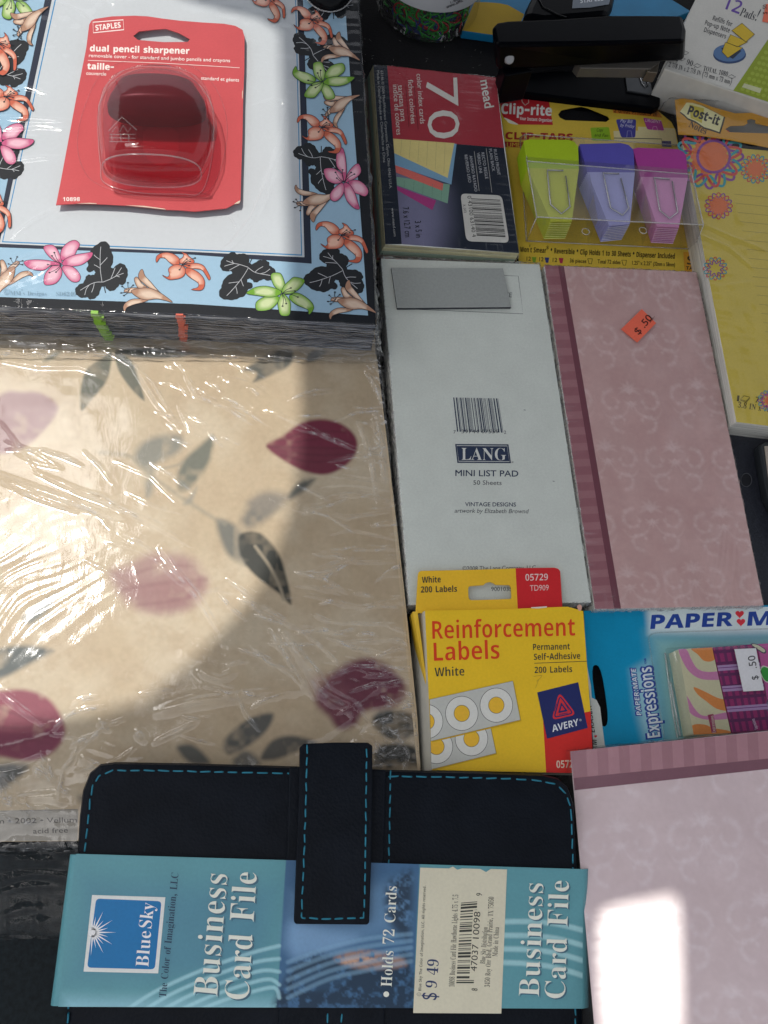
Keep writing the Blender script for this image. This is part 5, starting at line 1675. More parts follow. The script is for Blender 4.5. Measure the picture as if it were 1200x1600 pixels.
s.text("7.6 x 12.7 cm", (296, 1005), (313, 1205), 40, C("15161a"), 'regular', 9)
s.put([rounded([(682, 912), (960, 925), (1010, 1243), (722, 1232)], 0.12)], C("b4b3ad"), 9)
s.bars([(948, 955), (985, 1205), (792, 1195), (752, 945)], 30, C("1a1a1c"), 10, 5)
s.text("0 43100 63140 4", (728, 930), (762, 1205), 26, C("1a1a1c"), 'regular', 10)
s.text("X-503", (698, 985), (706, 1042), 18, C("1a1a1c"), 'regular', 10)
s.build("printed_cover", M_GLOSSPRINT, t)
film("shrink_wrap", t, mtop, 0.001, 0.0006, 0.0006, [(PX(Z(l, *mv), MZ), 0.0006, 0.0009) for l in ([(240, 60), (300, 130), (420, 200)], [(650, 380), (700, 480), (720, 560)], [(880, 200), (900, 330)], [(560, 430), (580, 490)], [(860, 980), (900, 1100)], [(180, 560), (230, 620)])],
     (0.0006, 0.014, 800.0), [], 31, film_mat("card_wrap", 1.45, 0.08, 0.012, fine=0.4, fscale=(90, 160, 60)), over=0.0018)

# ------------------------------------------------------------------ clip tab card and tray
t = thing("hanging_card", "yellow hanging card with red logo and punched hole behind the clear tray", "product card", tuple(P(930, 280, 0)))
cvw = (770, 130, 3.529)
CZ = 0.0045
s = Sheet(flat(CZ), cvw)
YEL = C("c3a73c")
ccard = [(30, 52), (130, 43), (350, 50), (560, 68), (750, 92), (850, 125), (920, 160), (985, 215), (1008, 260), (1022, 335), (1060, 600), (1105, 880), (1130, 1075), (150, 1040), (145, 985), (90, 520)]
chole = [(360, 172), (378, 148), (430, 136), (490, 127), (520, 134), (580, 158), (636, 182), (645, 198), (625, 213), (500, 208), (400, 204), (370, 190)]
s.put([ccard, chole], YEL, 0)
s.put([[(35, 86), (305, 70), (331, 230), (145, 228), (100, 205), (60, 190), (50, 170)]], C("a8242a"), 2)
s.put([cr([(62, 190), (100, 205), (140, 228), (95, 222), (75, 205)], True, 3)], C("cfcabc"), 3)
s.stroke([(155, 78), (163, 105), (178, 122), (198, 108), (196, 85)], 4, C("b9aca0"), 3)
s.text("Clip-rite", (46, 168), (324, 180), 56, C("d2ccc4"), 'bold', 4, weight=0.01)
s.text("Your Instant Organizer", (147, 203), (328, 215), 17, C("d2ccc4"), 'bold', 4)
s.put([[(645, 92), (755, 94), (850, 127), (915, 160), (935, 190), (665, 164)]], C("b26d28"), 2)
s.text("NEW", (676, 135), (852, 152), 40, C("ccae78"), 'regular', 4, weight=0.01)
s.text("2 Great Products In", (668, 161), (905, 183), 19, C("4a2c14"), 'bold', 4)
s.put([rounded([(538, 246), (640, 242), (652, 318), (548, 318)], 0.1)], C("7fa424"), 3)
s.text("Copy", (572, 268), (608, 266), 17, C("1d2410"), 'regular', 4, shear=0.2)
s.text("and Fan", (560, 294), (634, 297), 17, C("1d2410"), 'regular', 4, shear=0.2)
s.put([[(665, 264), (800, 262), (800, 240), (1003, 250), (1018, 345), (670, 320)]], C("c6bb8c"), 3)
s.stroke([(668, 303), (930, 308), (935, 340)], 4, C("3a3938"), 4)
s.put([[(930, 318), (982, 320), (985, 352), (934, 350)]], C("343468"), 4)
s.put([rounded([(678, 200), (790, 200), (785, 300), (708, 300)], 0.12)], C("3d3c86"), 5)
s.text("Pay Bill", (702, 216), (766, 222), 18, C("c0c0cc"), 'regular', 6, shear=0.25)
s.text("by Friday", (702, 240), (778, 248), 18, C("c0c0cc"), 'regular', 6, shear=0.25)
s.stroke([(738, 300), (742, 264), (762, 264), (768, 300)], 3, C("8888b0"), 6)
s.put([rounded([(828, 190), (928, 208), (945, 262), (852, 256)], 0.12)], C("9c3c84"), 5)
s.text("URGENT", (838, 214), (922, 222), 17, C("d0b4c4"), 'regular', 6, shear=0.25)
s.stroke([(880, 258), (884, 240), (902, 240), (908, 260)], 3, C("c088ac"), 6)
s.text("CLIP-TABS", (70, 308), (440, 318), 38, C("8e2420"), 'bold', 4, weight=0.012)
s.put([[(64, 322), (430, 336), (434, 362), (68, 352)]], C("8e2420"), 3)
s.text("LIME, VIOLET, PINK", (78, 350), (400, 358), 22, C("c3a73c"), 'regular', 4)
s.text("Won't Smear* \u2022 Reversible \u2022 Clip Holds 1 to 30 Sheets \u2022 Dispenser Included", (150, 930), (1003, 968), 28, C("2a2415"), 'bold', 4)
for tx, a, b in (("12", (186, 978), (209, 979)), ("12", (256, 981), (279, 982)), ("12", (330, 985), (354, 986)), ("36 pieces", (424, 988), (515, 992)), ("Total 72 sides", (577, 993), (703, 998)), ("1.25\" x 2.25\"", (768, 1001), (874, 1005)), ("(32mm x 58mm)", (884, 1006), (1004, 1011))):
    s.text(tx, a, b, 21, C("3a3018"), 'regular', 4, weight=0.008)
for x, y, c in ((227, 972, "6f8f2a"), (298, 974, "2d3670"), (376, 977, "9c2c44")):
    s.put([[(x - 13, y - 13), (x + 13, y - 12), (x + 8, y + 16), (x - 5, y + 16)]], C(c), 4)
for x, y in ((536, 982), (724, 990)):
    s.stroke([(x - 13, y - 14), (x + 13, y - 13), (x + 8, y + 14), (x - 5, y + 14)], 3, C("3a3018"), 4, closed=True)
s.put([[(1050, 930), (1110, 932), (1130, 1060), (1060, 1060)]], C("c08a26"), 3)
s.text("S", (1070, 1000), (1104, 1001), 48, C("2a2415"), 'bold', 4)
s.text("TABS", (1065, 1028), (1140, 1032), 18, C("2a2415"), 'bold', 4, weight=0.01)
ob = s.build("card", M_PRINT, t)
so = ob.modifiers.new("thick", 'SOLIDIFY')
so.thickness = 0.0005
so.offset = -1.0

tr_ = thing("dispenser_tray", "clear moulded tray with three bays holding lime, violet and magenta tabs", "tray", tuple(P(945, 300, CZ + 0.001)))


def cz(x, y, z):
    return P(cvw[0] + x / cvw[2], cvw[1] + y / cvw[2], z)


zb = CZ + 0.001
bl_, br_ = cz(150, 300, zb), cz(1050, 350, zb)
ml_, mr_ = cz(185, 870, zb), cz(1108, 915, zb)
tl_, t2r = cz(180, 282, 0.010), cz(1062, 345, 0.010)
ul_, ur_ = cz(188, 430, 0.0225), cz(1098, 503, 0.0225)
rl_, rr_ = cz(243, 738, 0.0295), cz(1162, 782, 0.0295)
tv_ = [bl_, br_, mr_, ml_, tl_, t2r, ur_, ul_, rr_, rl_]
tf_ = [(4, 5, 6, 7), (7, 6, 8, 9), (9, 8, 2, 3), (0, 4, 7, 9, 3), (5, 1, 2, 8, 6)]
mesh("shell", tv_, tf_, M_CLEAR, tr_)
eg = [[tl_, t2r], [ul_, ur_], [rl_, rr_], [ml_, mr_], [tl_, ul_, rl_, ml_], [t2r, ur_, rr_, mr_], [bl_, tl_], [br_, t2r], [bl_, ml_], [br_, mr_]]
tubes("edge", eg, 0.00038, M_EDGE, tr_, 8)
for (a, b) in (((0.36), (0.365)), ((0.685), (0.69))):
    pts = [bl_.lerp(br_, a), tl_.lerp(t2r, a), ul_.lerp(ur_, a), rl_.lerp(rr_, a), ml_.lerp(mr_, a)]
    mesh("divider", pts, [(0, 1, 2, 3, 4)], M_CLEAR, tr_)
for (x, y) in ((512, 818), (828, 812)):
    p = cz(x, y, 0.020)
    tubes("boss", [[p + Vector((0.0022 * math.cos(q * 0.6283), 0.0022 * math.sin(q * 0.6283), 0)) for q in range(10)]], 0.0003, M_EDGE, tr_, 6, True)
TABS = (("lime", "94ad1e", "a8ae38", [(170, 318), (200, 310), (420, 312), (452, 325), (470, 350), (475, 472), (190, 468)], [(190, 468), (475, 472), (436, 762), (318, 764)], (-4, 10.2),
         [(388, 482), (300, 479), (304, 520), (318, 668), (378, 720), (425, 682), (402, 512)]),
        ("violet", "4c479a", "8f90c0", [(478, 336), (705, 330), (748, 340), (776, 368), (783, 492), (520, 490)], [(520, 490), (783, 492), (756, 776), (640, 788)], (-5, 9.4),
         [(696, 499), (607, 495), (618, 540), (650, 688), (715, 728), (749, 690), (706, 525)]),
        ("magenta", "94307e", "b97aa6", [(772, 362), (800, 355), (1020, 364), (1052, 378), (1066, 400), (1076, 522), (815, 516)], [(815, 516), (1076, 522), (1026, 796), (905, 790)], (-3.5, 9.6),
         [(976, 529), (889, 521), (900, 580), (921, 702), (975, 746), (1019, 712), (989, 541)]))
for nm, c1, c2, head, body, (dx, dy), wire in TABS:
    for k in range(10):
        z = 0.0205 - 0.0011 * k
        lab = ("%s clip tab on top of its fan, wire clip showing, in the clear tray" if k == 0 else "%s clip tab fanned out below the top one of its colour in the clear tray") % nm
        o = thing("clip_tab", lab, "clip tab", tuple(cz(body[2][0], 600, z - 0.0003)), None if k == 0 else "%s clip tabs fanned in the tray" % nm)
        s = Sheet(flat(z), cvw)
        sh_ = lambda l: [(x + dx * k * 1.0, y + dy * k) for x, y in l]
        s.put([sh_(head)], C(c1), 0)
        s.put([sh_(body)], C(c2), 0)
        if k:
            e = sh_([body[3], body[2]])
            s.stroke(e, 2.2, C({"lime": "c8cf7a", "violet": "bcbcd8", "magenta": "d6a6c6"}[nm]), 1)
        ob = s.build("tab", M_PRINT, o)
        so = ob.modifiers.new("thick", 'SOLIDIFY')
        so.thickness = 0.0003
        so.offset = -1.0
        if k == 0:
            tubes("wire_clip", [[cz(x, y, z + 0.0006) for x, y in wire]], 0.00042, M_METAL, o, 8)

# ------------------------------------------------------------------ sticky note pad in its bag
t = thing("sticky_note_pad", "bagged yellow lined note pad with spiral flower print and orange header card", "note pad", tuple(P(1150, 430, 0)))
pv = (1030, 140, 2.859)
NZ = 0.017
ntop = [P(*p, NZ) for p in Z([(105, 240), (1000, 318), (1190, 1590), (345, 1485)], *pv)]
slab("pad", ntop, 0.0008, M_WHITE, t, side=M_PAGES, bottom=[Vector((p.x - 0.0015, p.y, 0.0008)) for p in ntop], bevel=0.0005)
s = Sheet(flat(NZ), pv)
s.quad([(105, 240), (1000, 318), (1190, 1590), (345, 1485)], C("b9a545"), 1)


def rosette(cx, cy, r, cols, core, n=10):
    if core:
        s.put([[(cx + r * core * (1 + 0.10 * math.cos(16 * q)) * math.cos(q), cy + r * core * (1 + 0.10 * math.cos(16 * q)) * math.sin(q) * 0.95) for q in [i * 2 * math.pi / 96 for i in range(96)]]], C("c8683c"), 3)
    lay_ = 4
    for j, (c, rr, loops_, ph) in enumerate(cols):
        pts = []
        for i in range(120):
            q = i * 2 * math.pi / 120
            m = rr * (0.80 + 0.20 * math.cos(loops_ * q + ph))
            pts.append((cx + r * m * math.cos(q), cy + r * m * 0.95 * math.sin(q)))
        s.stroke(pts, max(3.0, r * 0.075), C(c), lay_ + j, closed=True)


def clip_all():
    pass


rosette(225, 300, 150, [("7a3f86", 1.0, 8, 0.0), ("2f8a92", 1.0, 8, 3.14), ("b8443c", 0.95, 8, 1.57), ("7a3f86", 0.60, 1, 0)], 0.56)
rosette(430, 355, 68, [("b8443c", 1.0, 9, 0.0), ("2f8a92", 1.0, 9, 3.14), ("c8683c", 0.75, 9, 0)], 0.5)
rosette(265, 520, 62, [("b8443c", 1.0, 8, 0.0), ("7a3f86", 1.0, 8, 3.14), ("c8683c", 0.8, 8, 1.5)], 0.66)
rosette(250, 800, 54, [("b8443c", 1.0, 8, 0.0), ("2f8a92", 1.0, 8, 3.14), ("7a3f86", 0.7, 8, 1.5)], 0.0)
rosette(490, 1390, 50, [("7a3f86", 1.0, 8, 0.0), ("2f8a92", 1.0, 8, 3.14), ("b03a6c", 0.75, 8, 0)], 0.4)
for i in range(16):
    y = 467 + i * 41
    s.stroke([(333 + i * 9.4, y), (760 + i * 9, y + 42)], 2.0, C("988840"), 3)
s.text("1", (346, 1392), (356, 1393), 26, C("4b431e"), 'regular', 4)
s.stroke([(362, 1384), (378, 1368), (405, 1374), (388, 1392)], 2.4, C("4b431e"), 4, closed=True)
s.stroke([(362, 1388), (388, 1397), (405, 1379)], 2.4, C("4b431e"), 4)
s.text("75", (428, 1398), (462, 1402), 26, C("4b431e"), 'regular', 4)
s.text("3.8 IN x 7.8 IN", (350, 1420), (545, 1450), 26, C("4b431e"), 'serif', 4, weight=-0.004)
s.build("printed_page", M_PRINT, t)
HZ = 0.0185
s = Sheet(flat(HZ), pv)
hd = [(70, 45), (115, 38), (150, 45), (240, 78), (340, 106), (420, 103), (520, 88), (900, 130), (900, 300), (486, 258), (300, 222), (180, 205), (86, 200)]
hh_ = [(296, 176), (318, 162), (380, 160), (395, 150), (392, 136), (412, 130), (430, 136), (430, 150), (500, 166), (620, 175), (620, 200), (500, 196), (310, 190)]
s.put([hd, hh_], C("b88420"), 0)
lg = [(93, 98), (108, 78), (122, 58), (150, 60), (190, 72), (288, 122), (280, 150), (268, 190), (235, 178), (200, 168), (160, 140), (128, 128), (112, 112)]
s.put([[(x + 3, y + 4) for x, y in inset(lg, -4)]], C("2e2610"), 2)
s.put([lg], C("cfc892"), 3)
s.put([[(135, 68), (200, 85), (190, 150), (140, 128)]], C("b8a92e"), 4)
s.text("Post-it", (124, 110), (262, 160), 40, C("14120c"), 'bold', 5, weight=0.014)
s.text("Brand", (236, 152), (262, 161), 9, C("14120c"), 'bold', 5)
s.text("Notes", (130, 165), (206, 201), 29, C("33260c"), 'serif', 5, weight=-0.004)
ob = s.build("header_card", M_GLOSSPRINT, t)
so = ob.modifiers.new("thick", 'SOLIDIFY')
so.thickness = 0.0003
so.offset = -1.0
bagq = [P(*p, NZ + 0.0002) for p in Z([(38, 48), (1000, 110), (1195, 1600), (343, 1490)], *pv)]
film("clear_bag", t, bagq, 0.0012, 0.0009, 0.0022, [(PX(Z(l, *pv), NZ), 0.0008, 0.0012) for l in ([(200, 620), (330, 680), (486, 740)], [(120, 640), (300, 720), (420, 820)], [(90, 210), (300, 235), (486, 268)], [(330, 700), (486, 640)], [(230, 900), (420, 870)])],
     (0.0007, 0.010, 600.0), [(P(1080, 235, NZ).x, P(1080, 235, NZ).y, 0.015, 0.3, 0.002, 0.001)], 41, film_mat("bag_film", 1.45, 0.07, 0.012, fine=0.3, fscale=(90, 90, 60)), over=0.004)

# ------------------------------------------------------------------ pop-up note refill box
t = thing("note_refill_box", "white and lime box of twelve pop-up note pads with purple number", "box", tuple(P(1130, 60, 0)))
bv = (760, 0, 2.727)
BXZ = 0.028
bt_ = [P(*p, BXZ) for p in Z([(900, -20), (1330, -260), (1560, 60), (1300, 470), (1052, 388), (757, 292)], *bv)]
slab("box", bt_, 0.0005, plain_mat("carton", C("b3b1aa"), 0.5), t, bevel=0.0008)
s = Sheet(flat(BXZ), bv)
s.quad([(898, -18), (1328, -256), (1203, 162), (1052, 385), (760, 290)], C("b6b4ad"), 1)
s.quad([(1052, 386), (1203, 163), (1330, -250), (1555, 60), (1298, 466)], C("7c8a22"), 2)
for i in range(9):
    for j in range(7):
        u, v = 0.04 + i * 0.105, 0.06 + j * 0.13
        p = bil([(1075, 385), (1215, 175), (1330, 200), (1250, 440)], u, v)
        s.put([circle(p[0], p[1], 9, 8, 10)], C("8c9a34"), 3)
s.text("12", (1002, 34), (1076, 62), 58, C("5a3f8c"), 'bold', 4, weight=-0.01)
s.text("Pads!", (1076, 66), (1148, 90), 36, C("2e2e36"), 'serif', 4, shear=0.22, weight=-0.004)
s.text("Refills for", (962, 86), (1044, 114), 21, C("2c2c30"), 'bold', 4, weight=-0.01)
s.text("Pop-up Note", (929, 106), (1034, 140), 21, C("2c2c30"), 'bold', 4, weight=-0.01)
s.text("Dispensers", (925, 136), (1018, 166), 21, C("2c2c30"), 'bold', 4, weight=-0.01)
s.put([circle(1036, 234, 70, 38, 32)], C("2a3e62"), 4)
s.put([circle(1035, 226, 68, 37, 32)], C("4a688f"), 5)
s.put([[(1000, 205), (1060, 200), (1086, 218), (1050, 252), (1012, 232)]], C("1e2a3c"), 6)
for k, (p) in enumerate(([(1018, 183), (1090, 205), (1028, 247), (1004, 222)], [(1040, 150), (1112, 180), (1070, 200), (1024, 182)], [(1088, 102), (1140, 148), (1104, 180), (1046, 132)])):
    s.put([inset(p, -2.5)], C("2c2a1c"), 7 + 2 * k)
    s.put([p], C("b99c26"), 8 + 2 * k)
s.text("12", (795, 256), (815, 262), 22, C("303034"), 'serif', 4, weight=-0.004)
s.text("90", (850, 274), (876, 283), 22, C("303034"), 'serif', 4, weight=-0.004)
s.text("TOTAL 1080", (922, 300), (1026, 327), 20, C("303034"), 'serif', 4, weight=-0.004)
s.text("2 7/8 IN x 2 7/8 IN (73 mm x 73 mm)", (775, 284), (1042, 360), 20, C("303034"), 'serif', 4, weight=-0.004)
for x, y in ((845, 226), (830, 252), (898, 281), (1044, 328)):
    s.stroke([(x - 16, y - 2), (x, y - 9), (x + 18, y), (x + 2, y + 8)], 2.2, C("303034"), 4, closed=True)
s.quad([(1098, 356), (1172, 378), (1165, 398), (1088, 372)], C("aeb08a"), 5)
s.build("printed_face", M_PRINT, t)
s = Sheet(flat(BXZ + 0.0003), bv)
s.quad([(1192, 16), (1300, 30), (1280, 110), (1175, 92)], C("d0644a"), 0)
s.text("$ .50", (1196, 60), (1196, 20), 18, C("4a1f18"), 'regular', 1)
s.build("price_sticker", M_PRINT, t)

# ------------------------------------------------------------------ stapler
M_STAPLER = plain_mat("glossy_black_enamel", (0.002, 0.0025, 0.004), 0.28, 0.07, var=0.2, scale=300)
t = thing("stapler", "black desktop stapler with grey rivet, lying across the top of the table", "stapler", tuple(P(920, 120, 0)))


def bz(lst, z):
    return [P(*p, z) for p in Z(lst, *bv)]


base_top = bz([(10, 352), (60, 318), (300, 300), (560, 300), (722, 300), (745, 380), (742, 448), (715, 462), (400, 425), (20, 378)], 0.009)
slab("base", base_top, 0.0006, M_STAPLER, t, bevel=0.0012)
slab("anvil_plate", bz([(592, 318), (692, 306), (708, 395), (700, 402), (600, 386)], 0.0102), 0.0088, plain_mat("dull_steel", (0.10, 0.105, 0.11), 0.3, 0.5, 0.8), t, bevel=0.0003)
tubes("anvil_groove", [bz([(650, 316), (662, 352), (678, 372), (690, 362), (676, 318)], 0.0106)], 0.0004, M_METAL, t, 6)
at_ = bz([(22, 112), (45, 92), (90, 84), (300, 76), (525, 60), (700, 60), (835, 62), (850, 120), (845, 176), (525, 184), (100, 190), (40, 190)], 0.050)
ab_ = bz([(30, 240), (45, 230), (90, 225), (300, 215), (525, 205), (700, 200), (830, 195), (845, 235), (838, 262), (540, 277), (110, 300), (45, 300)], 0.030)
v, f = prism(at_, ab_)
mesh("arm", v, f, M_STAPLER, t, bevel=0.0022)
mg = bz([(380, 262), (735, 240), (742, 262), (700, 292), (400, 288)], 0.027)
slab("magazine", mg, 0.020, plain_mat("bright_steel", C("5a5650")[:3], 0.35, 0.4, 0.3), t, bevel=0.0006)
slab("magazine_tip", bz([(690, 262), (738, 262), (730, 310), (684, 304)], 0.0262), 0.019, plain_mat("brass_tip", (0.20, 0.17, 0.13), 0.4, 0.4, 0.6), t, bevel=0.0005)
pc = bz([(98, 252)], 0.0405)[0]
pn = (CAM - pc).normalized()
pc = P(bv[0] + 98 / bv[2], bv[1] + 252 / bv[2], 0.0395)
front_n = Vector((0.05, -0.8, 0.6)).normalized()
e1 = Vector((1, 0.06, 0)).normalized()
e2 = front_n.cross(e1).normalized()
rv = []
for (r, hgt) in ((0.0026, -0.004), (0.0026, 0.0006), (0.0020, 0.0011)):
    rv += [pc + e1 * r * math.cos(q * math.pi / 10) + e2 * r * math.sin(q * math.pi / 10) + front_n * hgt for q in range(20)]
rf = [tuple(range(40, 60))]
for j in range(2):
    rf += [(j * 20 + i, j * 20 + (i + 1) % 20, (j + 1) * 20 + (i + 1) % 20, (j + 1) * 20 + i) for i in range(20)]
mesh("rivet", rv, rf, plain_mat("grey_rivet", C("8e8e8e"), 0.45), t, smooth=False)
slab("hinge_block", bz([(60, 262), (130, 255), (200, 300), (80, 320)], 0.030), 0.009, M_STAPLER, t, bevel=0.001)

# dark object with a label lying behind the stapler
t = thing("tape_dispenser", "glossy black rounded desk dispenser with a grey label, behind the stapler", "tape dispenser", tuple(P(880, 8, 0)))
dt = bz([(160, 70), (175, 20), (215, -60), (330, -110), (500, -110), (560, -50), (545, 20), (520, 62), (420, 72), (250, 85)], 0.03)
slab("body", dt, 0.0006, M_STAPLER, t, bevel=0.004)
s = Sheet(flat(0.0303), bv)
s.put([[(372, -30), (535, -34), (522, 18), (440, 32), (365, 35)]], C("68707a"), 0)
s.text("STAPLES", (400, 14), (500, 2), 20, C("c0c4c8"), 'bold', 2)
s.build("label", M_GLOSSPRINT, t)
tubes("seam", [bz([(205, -40), (240, 30), (300, 62), (340, 75)], 0.0302)], 0.0006, M_BLACK, t, 6)

# blue and yellow packet behind
t = thing("yellow_packet", "yellow packet with a bright blue top, partly under the stapler", "packet", tuple(P(900, 10, 0)))
yv = (560, 0, 4.0)
slab("packet", [P(*p, 0.006) for p in Z([(725, -40), (1900, -40), (2080, 70), (1500, 300), (860, 222), (648, 192)], *yv)], 0.0006, plain_mat("blue_card", C("156f9a"), 0.5), t, bevel=0.0005)
s = Sheet(flat(0.006), yv)
s.put([[(725, 14), (800, 14), (880, 20), (935, 32), (985, 60), (1036, 90), (1010, 150), (980, 240), (860, 221), (648, 191)]], C("a88a1c"), 2)
s.build("printed_face", M_PRINT, t)
t = thing("white_ticket", "small white printed card poking out from under the stapler arm", "card", tuple(P(985, 100, 0.0095)))
s = Sheet(flat(0.0108), bv)
s.quad([(400, 292), (640, 262), (690, 262), (690, 304), (560, 298)], C("77726c"), 0)
s.quad([(636, 270), (684, 268), (684, 280), (634, 281)], C("26242c"), 1)
s.quad([(560, 286), (625, 276), (630, 292), (570, 296)], C("6f5a86"), 1)
ob = s.build("card", M_PRINT, t)
so = ob.modifiers.new("thick", 'SOLIDIFY')
so.thickness = 0.0004
so.offset = -1

# ------------------------------------------------------------------ jar of paper clips
JR = 0.033
jc = P(668, 62, 0.0)
jc = Vector((jc.x, jc.y + JR * 0.80, 0))
t = thing("paper_clip_jar", "clear round jar with white label, filled with green and red paper clips", "jar", tuple(jc))


def lathe(name, prof, c, mat, parent, seg=48):
    V, F = [], []
    for r, z in prof:
        V += [c + Vector((r * math.cos(2 * math.pi * k / seg), r * math.sin(2 * math.pi * k / seg), z)) for k in range(seg)]
    for j in range(len(prof) - 1):
        F += [(j * seg + k, j * seg + (k + 1) % seg, (j + 1) * seg + (k + 1) % seg, (j + 1) * seg + k) for k in range(seg)]
    return mesh(name, V, F, mat, parent, smooth=True)


lathe("glass", [(0.001, 0.001), (JR - 0.004, 0.001), (JR - 0.001, 0.0025), (JR, 0.006), (JR, 0.075), (JR - 0.003, 0.08)], jc, M_CLEAR, t)
lathe("lid", [(0.001, 0.092), (JR, 0.092), (JR + 0.001, 0.09), (JR + 0.001, 0.08), (0.001, 0.08)], jc, M_BLACK, t)


def jar_surf(x, y):
    d = ray(x, y)
    o2 = CAM - jc
    R = JR + 0.0003
    a = d.x ** 2 + d.y ** 2
    b = 2 * (o2.x * d.x + o2.y * d.y)
    c = o2.x ** 2 + o2.y ** 2 - R * R
    disc = max(0, b * b - 4 * a * c)
    k = (-b - math.sqrt(disc)) / (2 * a)
    return CAM + d * k


LV, LF = [], []
ns = 40
for k in range(ns + 1):
    q = math.radians(-90 - 112 + 224 * k / ns)
    for z in (0.024, 0.070):
        LV.append(jc + Vector(((JR + 0.0004) * math.cos(q), (JR + 0.0004) * math.sin(q), z)))
for k in range(ns):
    LF.append((2 * k, 2 * k + 2, 2 * k + 3, 2 * k + 1))
lb = mesh("label", LV, LF, plain_mat("white_label", C("a9abad"), 0.5, var=0.03), t, smooth=True)
s = Sheet(jar_surf, yv, normal=Vector((0, -0.9, 0.4)).normalized(), lift=1.2e-4)
s.text("www.offic", (552, 52), (655, 8), 16, C("24262a"), 'bold', 4)
s.text("1-800", (578, 22), (640, -6), 15, C("24262a"), 'regular', 4)
s.build("label_print", M_PRINT, lb)


def clip_wire(L_, W_):
    """Outline of a bent-wire paper clip lying in the plane z = 0."""
    pts = []

    def arc(cx, cy, r, a0, a1, n=6):
        for i in range(n + 1):
            q = math.radians(a0 + (a1 - a0) * i / n)
            pts.append((cx + r * math.cos(q), cy + r * math.sin(q), 0.0))
    r1, r2, r3 = W_ / 2, W_ / 2 * 0.86, W_ / 2 * 0.66
    pts.append((-r1, L_ * 0.2, 0))
    arc(0, L_ - r1, r1, 180, 0)
    arc(r1 - r2, r2 * 0.9, r2, 0, -180)
    arc(r1 - 2 * r2 + r3, L_ * 0.8 - r3, r3, 180, 0)
    pts.append((r1 - 2 * r2 + 2 * r3, L_ * 0.33, 0))
    return pts


clipv, clipf = tube_data(clip_wire(0.030, 0.0075), 0.0005, 6)
CLIPC = (("green", (0.02, 0.30, 0.03), 0.44), ("red", (0.38, 0.02, 0.02), 0.3), ("black", (0.01, 0.01, 0.012), 0.14), ("blue", (0.02, 0.04, 0.2), 0.12))
rj = random.Random(5)
protos = {}
for i in range(90):
    u = rj.random()
    acc = 0
    for nm, c, w in CLIPC:
        acc += w
        if u <= acc:
            break
    lab = "%s wire paper clip heaped inside the clear round jar" % nm
    if nm not in protos:
        o = mesh("paper_clip", clipv, clipf, plain_mat("%s_wire" % nm, c, 0.3), None, smooth=True)
        me = o.data
        ctr = ORIGIN[o.name]
        for v_ in me.vertices:
            v_.co += Vector((0, -0.0, 0))
        protos[nm] = o
    else:
        o = protos[nm].copy()
        COL.objects.link(o)
    tagged(o, lab, "paper clip", "%s paper clips in the jar" % nm)
    ang = rj.uniform(0, 2 * math.pi)
    if rj.random() < 0.7:
        # against the wall, lying along it
        r = JR - 0.0045 - rj.random() * 0.004
        ang = rj.uniform(math.radians(-175), math.radians(-5))
        z = 0.004 + rj.random() ** 1.4 * 0.028
        nrm = Vector((math.cos(ang), math.sin(ang), 0))
        tang = Vector((-math.sin(ang), math.cos(ang), 0))
        spin = rj.uniform(0, math.pi)
        yy = tang * math.cos(spin) + Vector((0, 0, 1)) * math.sin(spin) * 0.35
        yy.normalize()
        xx = yy.cross(nrm).normalized()
        nrm = xx.cross(yy).normalized()
        r *= 0.86
        p = jc + Vector((math.cos(ang) * r, math.sin(ang) * r, z))
    else:
        r = rj.random() ** 0.5 * 0.015
        p = jc + Vector((r * math.cos(ang), r * math.sin(ang), 0.004 + rj.random() * 0.03))
        nrm = Vector((rj.gauss(0, 0.3), rj.gauss(0, 0.3), 1)).normalized()
        xx = nrm.cross(Vector((math.cos(ang * 3), math.sin(ang * 3), 0.1))).normalized()
        yy = nrm.cross(xx)
    o.matrix_world = Matrix(((xx.x, yy.x, nrm.x, p.x), (xx.y, yy.y, nrm.y, p.y), (xx.z, yy.z, nrm.z, p.z), (0, 0, 0, 1)))

# dark rounded case at the top edge, on the stationery
t = thing("black_case", "glossy black rounded case with clear rim, at the far corner of the lily stationery", "case", tuple(P(515, 0, FZ + 0.0012)))
ct = P(512, -22, FZ + 0.0012)
V, F = [], []
for j in range(9):
    a = math.pi / 2 * j / 8
    for k in range(32):
        q = 2 * math.pi * k / 32
        V.append(ct + Vector((0.0145 * math.cos(q) * math.cos(a) ** 0.6, 0.021 * math.sin(q) * math.cos(a) ** 0.6, 0.010 * math.sin(a))))
for j in range(8):
    F += [(j * 32 + k, j * 32 + (k + 1) % 32, (j + 1) * 32 + (k + 1) % 32, (j + 1) * 32 + k) for k in range(32)]
mesh("shell", V, F, M_BLACK, t, smooth=True)
tubes("rim", [[ct + Vector((0.0152 * math.cos(q * math.pi / 20), 0.0217 * math.sin(q * math.pi / 20), 0.0006)) for q in range(40)]], 0.0004, M_EDGE, t, 6, True)

